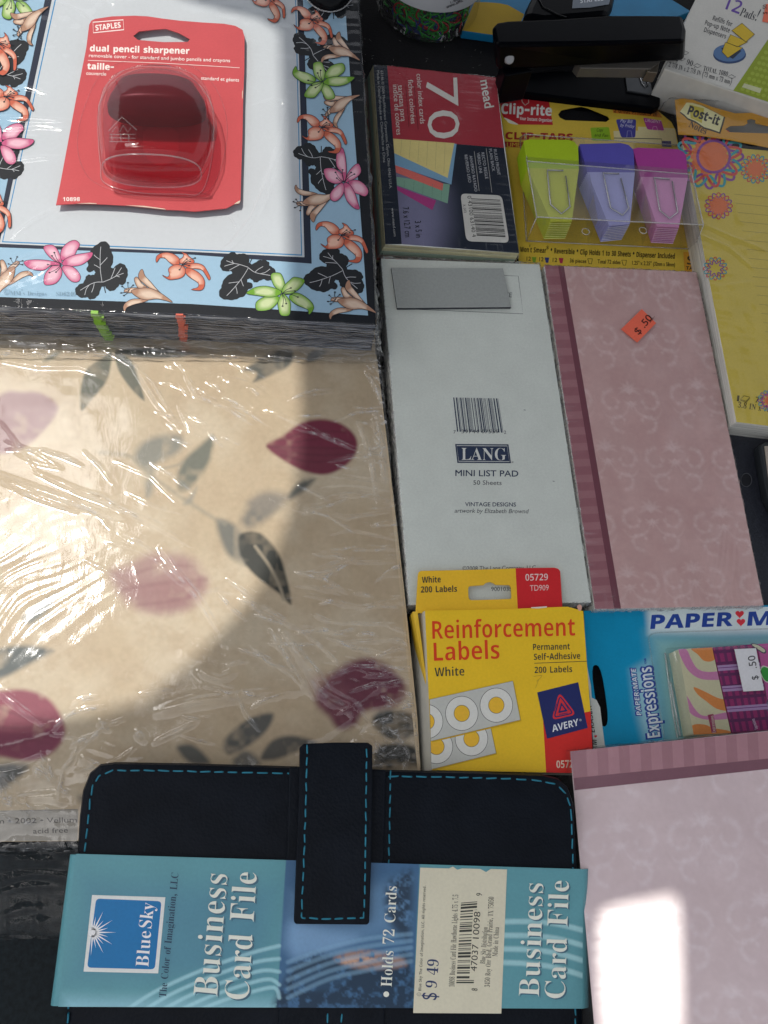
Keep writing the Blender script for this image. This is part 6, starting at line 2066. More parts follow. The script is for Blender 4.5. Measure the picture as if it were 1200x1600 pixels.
# ------------------------------------------------------------------ white list pad, printed back upwards
t = thing("list_pad", "off-white wrapped list pad lying back side up with bar code and navy name plate", "note pad", tuple(P(750, 680, 0)))
wv = (590, 400, 1.967)
WZ = 0.0115
wq = Z([(10, 8), (497, 26), (656, 1065), (98, 1072)], *wv)
wtop = PX(wq, WZ)
slab("pages", wtop, 0.0006, M_WHITE, t, side=M_PAGES, bottom=[Vector((p.x - 0.001, p.y, 0.0006)) for p in wtop], bevel=0.0005)
s = Sheet(flat(WZ), wv)
s.quad([(10, 8), (497, 26), (656, 1065), (98, 1072)], C("bfc4bd"), 1)
DK = C("3c4046")
NV = C("26324a")
s.stroke([(388, 60), (432, 62), (447, 178), (65, 162)], 1.3, DK, 3)
s.text("DATE", (362, 126), (413, 127), 14, DK, 'regular', 3)
s.bars([(232, 435), (370, 438), (386, 543), (244, 540)], 30, NV, 3, 11)
s.text("7", (233, 546), (240, 546), 10, DK, 'regular', 3)
s.text("39744 07559", (258, 545), (372, 545), 11, DK, 'regular', 3)
s.text("2", (388, 547), (395, 547), 10, DK, 'regular', 3)
s.quad([(238, 578), (402, 579), (410, 637), (245, 636)], NV, 3)
s.stroke([(243, 583), (398, 584), (405, 632), (249, 631)], 2.2, C("b4b7b4"), 4, closed=True)
s.text("LANG", (257, 627), (395, 628), 37, C("c2c4bf"), 'serif', 4, weight=-0.006)
s.text("\u00ae", (411, 637), (418, 637), 6, DK, 'regular', 3)
s.text("MINI LIST PAD", (239, 676), (432, 678), 18, NV, 'regular', 3, weight=0.014)
s.text("50 Sheets", (294, 703), (381, 704), 13.5, DK, 'regular', 3)
s.text("VINTAGE DESIGNS", (269, 769), (425, 770), 12, NV, 'regular', 3, weight=0.014)
s.text("artwork by Elizabeth Brownd", (236, 789), (462, 791), 13, DK, 'regular', 3, shear=0.2)
s.text("\u00a92008 The Lang Company, LLC", (261, 967), (486, 964), 13, DK, 'regular', 3)
s.text("9001035", (349, 1030), (412, 1030), 13, DK, 'regular', 3)
for x, y in ((452, 473), (541, 692)):
    s.stroke([(x - 3, y), (x + 3, y + 1)], 1.6, DK, 3)
s.build("printed_back", M_PRINT, t)
slab("foam_strip", PX(Z([(42, 36), (385, 38), (410, 157), (60, 160)], *wv), WZ + 0.0016), WZ + 0.0001, plain_mat("grey_foam", C("909491"), 0.7, 0.3, var=0.08, scale=700, bmp=0.3), t, side=plain_mat("dark_foam_edge", (0.03, 0.035, 0.045), 0.8))
film("shrink_wrap", t, wtop, 0.001, 0.0006, 0.0019, [], (0.0008, 0.009, 900.0), [], 51, M_FILM, over=0.0015)


# ------------------------------------------------------------------ pink damask pads
def damask(s, w, h, seed, color, col2):
    """Scrolling leaf ornament in millimetres on a pad of w x h."""
    r = random.Random(seed)

    def spiral(cx, cy, r0, turns, a0, sgn, wd):
        pts = []
        n = 22
        for i in range(n):
            q = a0 + sgn * turns * 2 * math.pi * i / n
            rr = r0 * (1 - 0.78 * i / n)
            pts.append((cx + rr * math.cos(q), cy + rr * math.sin(q)))
        s.stroke(pts, wd, color, 2, False, taper=1, feather=0.9, alpha=0.55)
        for i in range(2, n - 6, 3):
            x, y = pts[i]
            a = a0 + sgn * turns * 2 * math.pi * i / n
            for k in (0.5, 1.1):
                L_ = r0 * 0.34 * (1 - 0.5 * i / n)
                e = (x + L_ * math.cos(a + sgn * k), y + L_ * math.sin(a + sgn * k))
                m = (x + L_ * 0.6 * math.cos(a + sgn * (k - 0.5)), y + L_ * 0.6 * math.sin(a + sgn * (k - 0.5)))
                s.stroke([(x, y), m, e], wd * 0.75, col2, 3, True, taper=1, feather=0.9, alpha=0.5)

    def palm(cx, cy, sz, rot):
        for k in range(-3, 4):
            a = rot + k * 0.38
            L_ = sz * (1 - 0.08 * abs(k))
            pts = [(cx, cy), (cx + L_ * 0.5 * math.cos(a - 0.12 * k), cy + L_ * 0.5 * math.sin(a - 0.12 * k)), (cx + L_ * math.cos(a + 0.16 * k), cy + L_ * math.sin(a + 0.16 * k))]
            s.stroke(pts, sz * 0.20, color, 2, True, taper=2, feather=0.9, alpha=0.55)
    cell = 37.0
    ny = int(h / cell) + 2
    for j in range(-1, ny):
        for i in range(-1, int(w / cell) + 2):
            ox = i * cell + (cell / 2 if j % 2 else 0)
            oy = j * cell * 0.95
            jx, jy = r.uniform(-2, 2), r.uniform(-2, 2)
            palm(ox + jx, oy + jy, cell * 0.24, -math.pi / 2)
            palm(ox + jx, oy + jy + 3, cell * 0.16, math.pi / 2)
            for sg in (-1, 1):
                spiral(ox + jx + sg * cell * 0.27, oy + jy + cell * 0.10, cell * 0.17, 1.15, -math.pi / 2 if sg > 0 else -math.pi / 2, sg, 2.2)
                spiral(ox + jx + sg * cell * 0.20, oy + jy + cell * 0.42, cell * 0.15, 1.05, math.pi / 2, -sg, 1.9)
                s.stroke([(ox + jx, oy + jy + cell * 0.1), (ox + jx + sg * cell * 0.12, oy + jy + cell * 0.3), (ox + jx + sg * cell * 0.34, oy + jy + cell * 0.36), (ox + jx + sg * cell * 0.46, oy + jy + cell * 0.2)], 1.6, color, 2, True, taper=2, feather=0.9, alpha=0.5)


def trim(s):
    return s


def pink_base(name, c):
    m, nt, no = new_mat(name)
    vec = coords(nt)
    a = noise(nt, vec, 60.0, 6.0, 0.62, 0.4)
    b = noise(nt, vec, 420.0, 5.0, 0.7)
    ad = node(nt, "ShaderNodeMath", operation='MULTIPLY_ADD')
    nt.links.new(b, ad.inputs[0])
    ad.inputs[1].default_value = 0.6
    nt.links.new(a, ad.inputs[2])
    at = node(nt, "ShaderNodeAttribute", attribute_name="ink")
    rr = ramp(nt, ad.outputs[0], [(0.55, (0.95, 0.94, 0.94)), (0.78, (1.0, 1.0, 1.0)), (0.98, (1.06, 1.07, 1.07))])
    mu = node(nt, "ShaderNodeVectorMath", operation='MULTIPLY')
    nt.links.new(at.outputs['Color'], mu.inputs[0])
    nt.links.new(rr, mu.inputs[1])
    pb = node(nt, "ShaderNodeBsdfPrincipled")
    nt.links.new(mu.outputs[0], pb.inputs['Base Color'])
    pb.inputs['Roughness'].default_value = 0.55
    nt.links.new(pb.outputs[0], no.inputs[0])
    return m


M_PINK = pink_base("mottled_pink_paper", None)
t = thing("pink_pad", "dusty pink damask pad with maroon striped binding and orange price sticker", "note pad", tuple(P(1010, 690, 0)))
KPZ = 0.0118
pq = Z([(512, 29), (980, 50), (1186, 1074), (668, 1086)], *wv)
ptop = PX(pq, KPZ)
slab("pages", ptop, 0.0006, M_PINK, t, side=M_PAGES, ink=[C("ac8986")] * 8, bottom=[Vector((p.x - 0.001, p.y, 0.0006)) for p in ptop], bevel=0.0005)
PQ = Z([(512, 29), (980, 50), (1186, 1074), (668, 1086)], *wv)
PW_, PH_ = 88.0, 193.0


def pad_view(x, y):
    return bil(PQ, x / PW_, y / PH_)


s = Field(flat(KPZ), [(11, 0), (88, 0), (88, 193), (13.2, 193)], 230, 560, C("b08d8a"), lift=3e-5, to_px=pad_view)
s.mottle = (0.10, 0.25, 0.75)
s.soft([(-5, -5), (95, -5), (95, 200), (-5, 200)], C("b89996"), 0, 1, 0.45, False)
s.mottle = (1.7, 0.05, 0.5)
damask(s, 88, 193, 3, C("c2aaa8"), C("bda4a2"))
s.build("damask_print", M_PINK, t)
s = Sheet(flat(KPZ), pad_view)
g0, g1 = [(0, 0), (11.2, 0), (11.2, 193), (0, 193)], None
s.quad([(0, 0), (8.0, 0), (10.0, 193), (0, 193)], C("85545c"), 1)
for i in range(22):
    y = i * 8.9 + 2
    s.quad([(0, y), (8.0 + y / 97.0, y - 0.4), (8.0 + (y + 4.2) / 97.0, y + 3.8), (0, y + 4.2)], C("8f6167"), 2)
s.quad([(8.0, 0), (11.3, 0), (13.6, 193), (10.0, 193)], C("64333f"), 3)
s.build("printed_cover", M_PINK, t)
s = Sheet(flat(KPZ + 0.0011), wv)
s.quad([(812, 163), (856, 206), (798, 266), (748, 225)], C("de5d47"), 0)
s.text("$ .50", (803, 243), (846, 192), 22, C("4a1d18"), 'regular', 2, weight=0.01)
s.text("xx-", (838, 206), (853, 188), 9, C("4a1d18"), 'regular', 2)
ob = s.build("price_sticker", M_PRINT, t)
so = ob.modifiers.new("thick", 'SOLIDIFY')
so.thickness = 0.0001
so.offset = -1.0
film("shrink_wrap", t, ptop, 0.001, 0.0006, 0.0007, [], (0.0009, 0.010, 900.0), [(P(1150, 900, KPZ).x, P(1150, 900, KPZ).y, 0.02, 1.2, 0.0012, 0.0004)], 61, M_FILM, over=0.0018)

# second pink pad, propped up towards the viewer
t = thing("pink_pad", "larger tilted pink wrapped pad with striped head band beside the leather card file", "note pad", tuple(P(1050, 1400, 0)))
pv2 = (860, 1130, 3.403)
sq = [(891, 1174), (1375, 1124), (1500, 1735), (940, 1735)]
stop_ = [pad_surf(*p) for p in sq]
THK = 0.012
M_SIDEGREY = pages_mat("grey_page_edges", [(0.3, C("4a4c52")), (0.6, C("85868a"))])
slab("pages", stop_, 0, M_PINK, t, side=M_SIDEGREY, ink=[C("b29fa3")] * 8, bottom=[p - PAD_N * THK for p in stop_])
S_W, S_H = 140.0, 150.0


def pad2_view(x, y):
    return bil(sq, x / S_W, y / S_H)


s = Field(pad_surf, [(0, 12), (100, 12), (100, S_H), (0, S_H)], 260, 380, C("bcaaad"), normal=PAD_N, lift=3e-5, to_px=pad2_view, seed=4)
s.mottle = (0.10, 0.25, 0.75)
s.soft([(-5, -5), (155, -5), (155, 200), (-5, 200)], C("bfaeb2"), 0, 1, 0.45, False)
s.mottle = (1.5, 0.05, 0.5)
damask(s, S_W, S_H, 8, C("c9bcc0"), C("c4b6ba"))
s.build("damask_print", M_PINK, t)
s = Sheet(pad_surf, pv2, normal=PAD_N)
s.quad([(105, 150), (1757, -18), (1757, 130), (122, 296)], C("8d646e"), 1)
for i in range(14):
    x = 190 + i * 114
    k = (x - 105) / 1652.0
    y0, y1 = 150 - 168 * k, 296 - 170 * k
    s.quad([(x, y0), (x + 58, y0 - 6), (x + 66, y1 - 6), (x + 8, y1)], C("997079"), 2)
s.quad([(122, 292), (1757, 128), (1757, 178), (128, 357)], C("6c4452"), 3)
s.build("printed_cover", M_PINK, t)
M_PADFILM = film_mat("glossy_pad_wrap", 1.38, 0.25, 0.02, fine=0.06, fscale=(60, 60, 60))
film("shrink_wrap", t, stop_, 0.004, 0.0007, 0.0009, [], (0.00018, 0.006, 900.0), [], 71, M_PADFILM, normal=tuple(PAD_N), over=0.0018, limits=(1, 0, 0, 1), calm=0.12)

# ------------------------------------------------------------------ box of reinforcement labels
t = thing("label_box", "yellow and red carton of white reinforcement labels with hang tab", "label box", tuple(P(780, 1080, 0)))
rv_ = (620, 870, 3.75)
RZ = 0.0170
rtop_px = [(165, 316), (600, 308), (1000, 292), (1092, 318), (1112, 600), (1135, 905), (1150, 1270), (875, 1264), (205, 1250)]
rtop = [P(*p, RZ) for p in Z(rtop_px, *rv_)]
rb = [Vector((p.x, p.y, 0.0006)) for p in rtop]
for i in (0, 8):
    rb[i].x -= 0.004
slab("carton", rtop, 0, plain_mat("yellow_carton", C("cfa82b"), 0.5), t, side=plain_mat("white_carton_inside", C("aaa79c"), 0.6), bottom=rb)
s = Sheet(flat(RZ), rv_)
s.put([rtop_px], C("d2a928"), 1)
ORD = C("bf3c22")
s.put([[(857, 960), (1136, 905), (1152, 1270), (875, 1264)]], C("b82a26"), 2)
s.text("Reinforcement", (208, 482), (1045, 463), 106, ORD, 'bold', 4, weight=-0.008)
s.text("Labels", (217, 611), (604, 598), 108, ORD, 'bold', 4, weight=-0.008)
GX = C("2f3234")
s.text("White", (222, 702), (397, 696), 52, GX, 'bold', 4, weight=-0.01)
s.text("Permanent", (798, 547), (1014, 543), 37, GX, 'bold', 4, weight=-0.006)
s.text("Self-Adhesive", (803, 605), (1075, 598), 37, GX, 'bold', 4, weight=-0.006)
s.stroke([(805, 624), (1115, 612)], 3, GX, 4)
s.text("200 Labels", (807, 682), (1028, 676), 37, GX, 'bold', 4, weight=-0.006)
front_clip = [(180, 700), (700, 600), (900, 600), (900, 1262), (203, 1252), (190, 900)]
LG, LW, LY = C("a9aaa4"), C("c0c0ba"), C("cda233")
for quad_, rings in (([(120, 1090), (548, 1000), (580, 1150), (120, 1265)], [(437, 1066), (232, 1112)]), ([(100, 858), (678, 729), (722, 955), (100, 1103)], [(582, 870), (380, 918), (174, 966)])):
    lay0 = 5 if rings[0][0] == 437 else 9
    conv = [(186, 600), (900, 600), (900, 1259), (203, 1251)]
    q2 = clip(quad_, conv)
    s.put([[(x + 7, y + 8) for x, y in q2]], C("b08d20"), lay0 - 0.5)
    s.put([inset(q2, -2)], C("55544c"), lay0)
    s.put([q2], LG, lay0 + 0.5)
    for cx, cy in rings:
        for r, c, dl in ((97, C("4a4a46"), 1), (94, LW, 1.5), (47, C("4a4a46"), 2), (44.5, LY, 2.5)):
            p = clip(clip(circle(cx, cy, r, r * 1.05, 40), conv), quad_)
            if len(p) > 2:
                s.put([p], c, lay0 + dl)
AV = [(822, 795), (1062, 735), (1118, 1003), (880, 1066)]
s.put([AV], C("232a58"), 5)
for tri, w in (([(950, 815), (1035, 922), (918, 945)], 22),):
    o = rounded_tri = []
tri = [(953, 806), (1040, 920), (915, 948)]


def rtri(k, r):
    cx, cy = sum(p[0] for p in tri) / 3, sum(p[1] for p in tri) / 3
    pts = [(cx + (p[0] - cx) * k, cy + (p[1] - cy) * k) for p in tri]
    out = []
    for i in range(3):
        a, b, c = pts[i - 1], pts[i], pts[(i + 1) % 3]
        p = (b[0] + (a[0] - b[0]) * r, b[1] + (a[1] - b[1]) * r)
        q = (b[0] + (c[0] - b[0]) * r, b[1] + (c[1] - b[1]) * r)
        for j in range(6):
            tt_ = j / 5
            out.append(((1 - tt_) ** 2 * p[0] + 2 * tt_ * (1 - tt_) * b[0] + tt_ ** 2 * q[0], (1 - tt_) ** 2 * p[1] + 2 * tt_ * (1 - tt_) * b[1] + tt_ ** 2 * q[1]))
    return out


AR = C("b92f35")
s.put([rtri(1.18, 0.22)], AR, 6)
s.stroke(rtri(0.88, 0.16), 7, C("232a58"), 7, closed=True)
s.put([rtri(0.46, 0.1)], C("232a58"), 7)
s.put([rtri(0.22, 0.1)], AR, 8)
for a, b in (((972, 838), (1006, 896)), ((935, 860), (922, 905)), ((950, 925), (1000, 915))):
    s.stroke([a, b], 4, C("232a58"), 8)
s.text("AVERY", (912, 1027), (1066, 988), 40, C("c2c4c8"), 'bold', 7, shear=0.12)
s.text("\u00ae", (1070, 965), (1083, 962), 13, C("c2c4c8"), 'regular', 7)
s.text("05729", (935, 1238), (1060, 1234), 44, C("c8b0a0"), 'bold', 6)
s.put([[(785, 296), (835, 293), (880, 290), (878, 298), (830, 303), (790, 302)]], C("c5b9b0"), 5)
s.put([cr([(1055, 290), (1070, 280), (1083, 290), (1080, 312), (1068, 318), (1060, 305)], True, 3)], C("b98f80"), 5)
s.stroke([(800, 702), (850, 696), (820, 730)], 3, C("a98a30"), 4, True)
s.stroke([(812, 770), (830, 720)], 2.5, C("a98a30"), 4)
s.build("printed_front", M_GLOSSPRINT, t)
slab("side_flap", [P(*p, RZ - 0.002) for p in Z([(93, 322), (121, 320), (172, 700), (170, 745)], *rv_)], 0.004, plain_mat("yellow_flap", C("c9a42c"), 0.5), t)
s = Sheet(flat(0.0142), rv_)
tab = [(110, 330), (112, 290), (123, 110), (128, 90), (142, 82), (400, 77), (640, 70), (700, 67), (925, 64), (945, 70), (957, 84), (970, 290), (972, 330)]
th_ = [(418, 190), (422, 176), (434, 171), (508, 166), (520, 154), (544, 147), (566, 154), (578, 164), (658, 166), (668, 176), (672, 236), (666, 247), (440, 254), (426, 250), (421, 236)]
s.put([tab, th_], C("cda32d"), 0)
s.put([[(696, 67), (925, 64), (945, 70), (957, 84), (970, 290), (972, 328), (709, 328), (708, 292)]], C("b3282c"), 2)
s.text("White", (147, 153), (258, 150), 36, GX, 'bold', 4, weight=-0.006)
s.text("200 Labels", (141, 210), (353, 205), 36, GX, 'bold', 4, weight=-0.006)
s.text("05729", (753, 141), (886, 138), 40, C("c6b4b0"), 'bold', 4, weight=-0.01)
s.text("TD909", (780, 200), (890, 197), 33, C("c6a8a4"), 'regular', 4)
ob = s.build("hang_tab", M_GLOSSPRINT, t)
so = ob.modifiers.new("thick", 'SOLIDIFY')
so.thickness = 0.0005
so.offset = -1.0

# ------------------------------------------------------------------ eraser blister pack
t = thing("hanging_card", "bright blue hanging card with navy capitals and red hearts holding erasers", "product card", tuple(P(1060, 1060, 0)))
ev = (900, 930, 4.0)
EZ = 0.0075
s = Sheet(flat(EZ), ev)
ec = [(50, 97), (600, 82), (1200, 62), (1900, 40), (1960, 860), (1200, 900), (180, 960), (110, 960), (60, 400)]
eh = rounded([(88, 436), (158, 434), (212, 815), (148, 825)], 0.42)
s.put([ec, eh], C("0d7fa6"), 0)
s.put([[(60, 400), (88, 640), (110, 960), (182, 960), (150, 700), (128, 655), (98, 640), (92, 560)]], C("b9bcb6"), 2)
fd = Field(flat(EZ), Z([(235, 100), (1300, 70), (1320, 892), (300, 952)], *ev), 150, 120, C("0d7fa6"), lift=4e-5)
fd.view = ev
fd.soft([(440, 230), (1900, 200), (1900, 1100), (560, 1100), (520, 800)], C("7fa9a8"), 2, 110, 0.9, smooth=False)
fd.soft([(430, 60), (900, 20), (1900, 0), (1900, 225), (900, 250), (450, 245)], C("c0cdd0"), 2, 45, 1.0, smooth=False)
fd.soft([(340, 470), (470, 390), (545, 860), (420, 910), (365, 700)], C("9fc0c4"), 3, 70, 0.75, smooth=False)
PB = C("24408a")
s.text("PAPER", (466, 210), (975, 191), 84, PB, 'bold', 6, shear=0.10, weight=0.012)
s.text("MATE", (1072, 190), (1560, 172), 84, PB, 'bold', 6, shear=0.10, weight=0.012)


def heart(cx, cy, r, c, layer):
    pts = []
    for i in range(40):
        q = 2 * math.pi * i / 40
        x = 16 * math.sin(q) ** 3
        y = -(13 * math.cos(q) - 5 * math.cos(2 * q) - 2 * math.cos(3 * q) - math.cos(4 * q))
        pts.append((cx + x * r / 16, cy + y * r / 16))
    s.put([pts], c, layer)


heart(1022, 118, 26, C("c2303c"), 6)
heart(1030, 168, 26, C("c2303c"), 6)
s.text("Expressions", (530, 888), (474, 442), 88, PB, 'bold', 5, weight=0.055)
s.text("Expressions", (526, 884), (470, 446), 80, C("bfc8cc"), 'bold', 6, weight=0.0)
s.text("PAPER:MATE", (410, 752), (372, 458), 34, PB, 'bold', 5, shear=0.15, weight=0.075)
s.text("PAPER:MATE", (408, 750), (371, 460), 29, C("bfc8cc"), 'bold', 6, shear=0.15)
s.text("TM", (442, 430), (436, 395), 12, PB, 'bold', 6)
s.text("M", (130, 935), (128, 905), 38, C("26262a"), 'bold', 6, shear=0.2)
heart(122, 882, 9, C("c2303c"), 6)
s.text("ERASER", (118, 858), (96, 690), 30, C("26262a"), 'bold', 6, shear=0.15, weight=-0.01)
ob = s.build("card", M_GLOSSPRINT, t)
so = ob.modifiers.new("thick", 'SOLIDIFY')
so.thickness = 0.0005
so.offset = -1.0
fd.build("card_tint", M_GLOSSPRINT, t)


def ez(x, y, z):
    return P(ev[0] + x / ev[2], ev[1] + y / ev[2], z)


bb = [ez(556, 330, EZ + 0.0005), ez(1650, 280, EZ + 0.0005), ez(1750, 860, EZ + 0.0005), ez(632, 905, EZ + 0.0005)]
btq = [ez(600, 335, EZ + 0.0118), ez(1650, 285, EZ + 0.0118), ez(1740, 845, EZ + 0.0118), ez(725, 878, EZ + 0.0118)]
v, f = prism(btq, bb)
mesh("blister", v, f[:1] + f[2:], M_CLEAR, t, bevel=0.0012)
lp = [ez(x, y, EZ + 0.0008) for x, y in rounded([(448, 236), (1750, 190), (1790, 900), (560, 950)], 0.06)]
tubes("blister_flange", [lp], 0.0003, M_CLEAR, t, 6, True)
tubes("blister_ridge", [[ez(556, 360, EZ + 0.0012), ez(600, 700, EZ + 0.0012), ez(634, 890, EZ + 0.0012)], [ez(590, 545, EZ + 0.004), ez(650, 880, EZ + 0.004)]], 0.0005, M_EDGE, t, 6)
ETOP = EZ + 0.0108


def eraser(name, lab, quad, base, draw):
    o = thing(name, lab, "eraser", tuple(ez(sum(p[0] for p in quad) / 4, sum(p[1] for p in quad) / 4, EZ + 0.0006)), "erasers in the blue blister pack")
    tp = [ez(*p, ETOP) for p in quad]
    slab("rubber", tp, EZ + 0.0006, plain_mat(name + "_rubber", base, 0.6), o, bevel=0.0004)
    global s
    s = Sheet(flat(ETOP), ev)
    draw(quad)
    s.build("printed_sleeve", M_PRINT, o)


def draw_wave(q):
    conv = [bil(q, a, b) for a, b in ((0, 0), (1, 0), (1, 1), (0, 1))]
    s.put([conv], C("b9b595"), 1)
    for pts, c in (([(640, 338), (690, 340), (720, 400), (760, 460), (830, 480), (960, 470), (960, 520), (850, 530), (770, 520), (710, 480), (670, 420)], "b5739a"),
                   ([(720, 330), (850, 325), (880, 380), (850, 412), (800, 410), (760, 370)], "c47a3c"),
                   ([(735, 575), (800, 600), (880, 640), (960, 665), (960, 720), (880, 710), (810, 660), (760, 620)], "c47a3c"),
                   ([(670, 600), (700, 640), (750, 720), (810, 755), (960, 730), (960, 770), (820, 778), (730, 750), (690, 690)], "b5739a"),
                   ([(725, 815), (800, 808), (860, 830), (960, 850), (960, 880), (700, 890)], "c47a3c")):
        p = clip(cr(pts, True, 4), conv)
        if len(p) > 2:
            s.put([p], C(c), 2)
    s.put([[(822, 748), (858, 742), (878, 858), (848, 862)]], C("8a3050"), 4)
    s.text("Expressions", (872, 858), (858, 752), 20, C("c4b8b0"), 'bold', 5, weight=-0.01)


def draw_plaid(q):
    s.put([q], C("86205c"), 1)
    for i in range(6):
        s.put([[bil(q, u, 0), bil(q, u + 0.07, 0), bil(q, u + 0.07, 1), bil(q, u, 1)] for u in (0.04 + i * 0.17,)][:1], C("5f1a52"), 2)
    for k in range(7):
        vv = 0.04 + k * 0.135
        s.put([[bil(q, 0, vv), bil(q, 1, vv), bil(q, 1, vv + 0.035), bil(q, 0, vv + 0.035)]], C("561a4e"), 3)
    for vv in (0.215, 0.46, 0.70):
        s.put([[bil(q, 0, vv), bil(q, 1, vv), bil(q, 1, vv + 0.065), bil(q, 0, vv + 0.065)]], C("9d7fa8"), 4)
        s.stroke([bil(q, 0, vv + 0.03), bil(q, 1, vv + 0.03)], 5, C("6b2f72"), 5)
    s.text("Expressions", bil(q, 0.66, 0.98), bil(q, 0.62, 0.86), 20, C("b9a0b8"), 'bold', 6)


def draw_leafy(q):
    s.put([q], C("a84c86"), 1)
    s.put([cr([(1150, 470), (1170, 440), (1230, 470), (1240, 540), (1190, 545), (1160, 510)], True, 4)], C("b8b8ae"), 2)
    s.put([cr([(1155, 470), (1175, 448), (1226, 475), (1232, 530), (1190, 538), (1165, 508)], True, 4)], C("2c8a34"), 3)
    s.put([cr([(1090, 308), (1130, 305), (1185, 340), (1185, 362), (1160, 360)], True, 4)], C("4a4a58"), 2)
    s.put([cr([(1100, 311), (1130, 310), (1178, 340), (1178, 355), (1160, 352)], True, 4)], C("b5b59a"), 3)
    s.put([circle(1215, 690, 28, 50)], C("5a4a6a"), 2)
    s.put([circle(1222, 690, 24, 44)], C("b8b8ae"), 3)


eraser("eraser", "cream eraser printed with orange and pink waves", [(640, 338), (850, 326), (968, 862), (735, 872)], C("b9b595"), draw_wave)
eraser("eraser", "magenta plaid eraser under the white price sticker", [(856, 326), (1128, 306), (1222, 838), (974, 856)], C("86205c"), draw_plaid)
eraser("eraser", "pink eraser with a green leaf, cut off by the picture edge", [(1134, 306), (1420, 290), (1500, 826), (1228, 838)], C("a84c86"), draw_leafy)
s = Sheet(flat(EZ + 0.0122), ev)
s.put([[(990, 337), (1125, 331), (1175, 594), (1046, 602)]], C("bdbdc0"), 0)
s.text("$", (1140, 525), (1136, 500), 40, C("3a3a3e"), 'regular', 2)
s.text(".50", (1130, 455), (1118, 375), 46, C("3a3a3e"), 'regular', 2)
ob = s.build("price_sticker", M_PRINT, t)
so = ob.modifiers.new("thick", 'SOLIDIFY')
so.thickness = 0.0001
so.offset = -1.0

# ------------------------------------------------------------------ leather business card file
LZ = 0.030


def leather_mat():
    m, nt, no = new_mat("black_leather")
    vec = coords(nt)
    vo = node(nt, "ShaderNodeTexVoronoi")
    vo.inputs['Scale'].default_value = 900.0
    nt.links.new(vec, vo.inputs['Vector'])
    n1 = noise(nt, vec, 500.0, 4.0, 0.6)
    n2 = noise(nt, vec, 60.0, 3.0)
    ad = node(nt, "ShaderNodeMath", operation='MULTIPLY_ADD')
    nt.links.new(n2, ad.inputs[0])
    ad.inputs[1].default_value = 1.2
    nt.links.new(vo.outputs['Distance'], ad.inputs[2])
    ad2 = node(nt, "ShaderNodeMath", operation='ADD')
    nt.links.new(ad.outputs[0], ad2.inputs[0])
    nt.links.new(n1, ad2.inputs[1])
    pb = node(nt, "ShaderNodeBsdfPrincipled")
    nt.links.new(ramp(nt, n2, [(0.3, (0.003, 0.005, 0.009)), (0.7, (0.006, 0.009, 0.015))]), pb.inputs['Base Color'])
    pb.inputs['Roughness'].default_value = 0.42
    pb.inputs['Specular IOR Level'].default_value = 0.11
    nt.links.new(bump(nt, ad2.outputs[0], 0.28, 0.0003), pb.inputs['Normal'])
    nt.links.new(pb.outputs[0], no.inputs[0])
    return m


M_LEATHER = leather_mat()
M_STITCH = plain_mat("blue_thread", (0.012, 0.20, 0.30), 0.6)
t = thing("card_file", "black leather business card file with blue stitching, snap strap and printed paper band", "card file", tuple(P(505, 1400, 0.0115)))
lo_px = [(98, 1720), (100, 1600), (110, 1460), (118, 1340), (122, 1275), (127, 1235), (138, 1207), (155, 1193), (178, 1190), (300, 1192), (470, 1197), (600, 1202), (740, 1205), (850, 1209), (874, 1215), (890, 1229), (899, 1255), (904, 1340), (909, 1440), (914, 1600), (917, 1720)]
ltop = PX(lo_px, LZ)
slab("cover", ltop, 0.0118, M_LEATHER, t, bevel=0.0028)
spine = PX([(452, 1198), (603, 1203), (600, 1350), (601, 1480), (602, 1720), (430, 1720), (440, 1480), (448, 1340)], LZ + 0.0012)
slab("spine", spine, LZ - 0.001, M_LEATHER, t, bevel=0.0006)


def stitches(name, px, z, parent, dash=17.0, gap=5.0, r=0.00032):
    P2 = [Vector(p) for p in px]
    lines = []
    pos, on, cur, acc = 0.0, True, [P2[0]], 0.0
    step = 1.5
    path = []
    for a, b in zip(P2[:-1], P2[1:]):
        n = max(1, int((b - a).length / step))
        for i in range(n):
            path.append(a + (b - a) * (i / n))
    path.append(P2[-1])
    seg, L_ = [], 0.0
    for i, p in enumerate(path):
        if i:
            L_ += (path[i] - path[i - 1]).length
        ph = (L_ + 2.2 * math.sin(L_ * 0.013) + 1.4 * math.sin(L_ * 0.041)) % (dash + gap)
        if ph < dash:
            seg.append((p, ph / dash))
        else:
            if len(seg) > 2:
                lines.append(seg)
            seg = []
    if len(seg) > 2:
        lines.append(seg)
    out = []
    for sg in lines:
        k = max(1, len(sg) // 5)
        pp = sg[::k] + [sg[-1]]
        jx, jy = random.uniform(-0.7, 0.7), random.uniform(-0.7, 0.7)
        out.append([P(p.x + jx * (q - 0.5) * 2, p.y + jy * (q - 0.5) * 2, z + 0.0003 * math.sin(math.pi * min(1, q)) - 0.0002) for p, q in pp])
    return tubes(name, out, r, M_STITCH, parent, 6)


stitches("stitching", [(104, 1640), (107, 1577), (132, 1334), (141, 1250), (145, 1228), (155, 1212), (176, 1204), (240, 1204), (330, 1206), (466, 1209)], LZ, t)
stitches("stitching", [(586, 1213), (690, 1214), (800, 1217), (845, 1220), (870, 1226), (884, 1240), (892, 1262), (895, 1340), (899, 1590), (900, 1640)], LZ, t)
stitches("stitching", [(610, 1204), (609, 1280), (607, 1352)], LZ, t, 15)
stitches("stitching", [(534, 1584), (532, 1640)], LZ + 0.0012, t, 15)
stitches("stitching", [(512, 1584), (510, 1640)], LZ + 0.0012, t, 15)
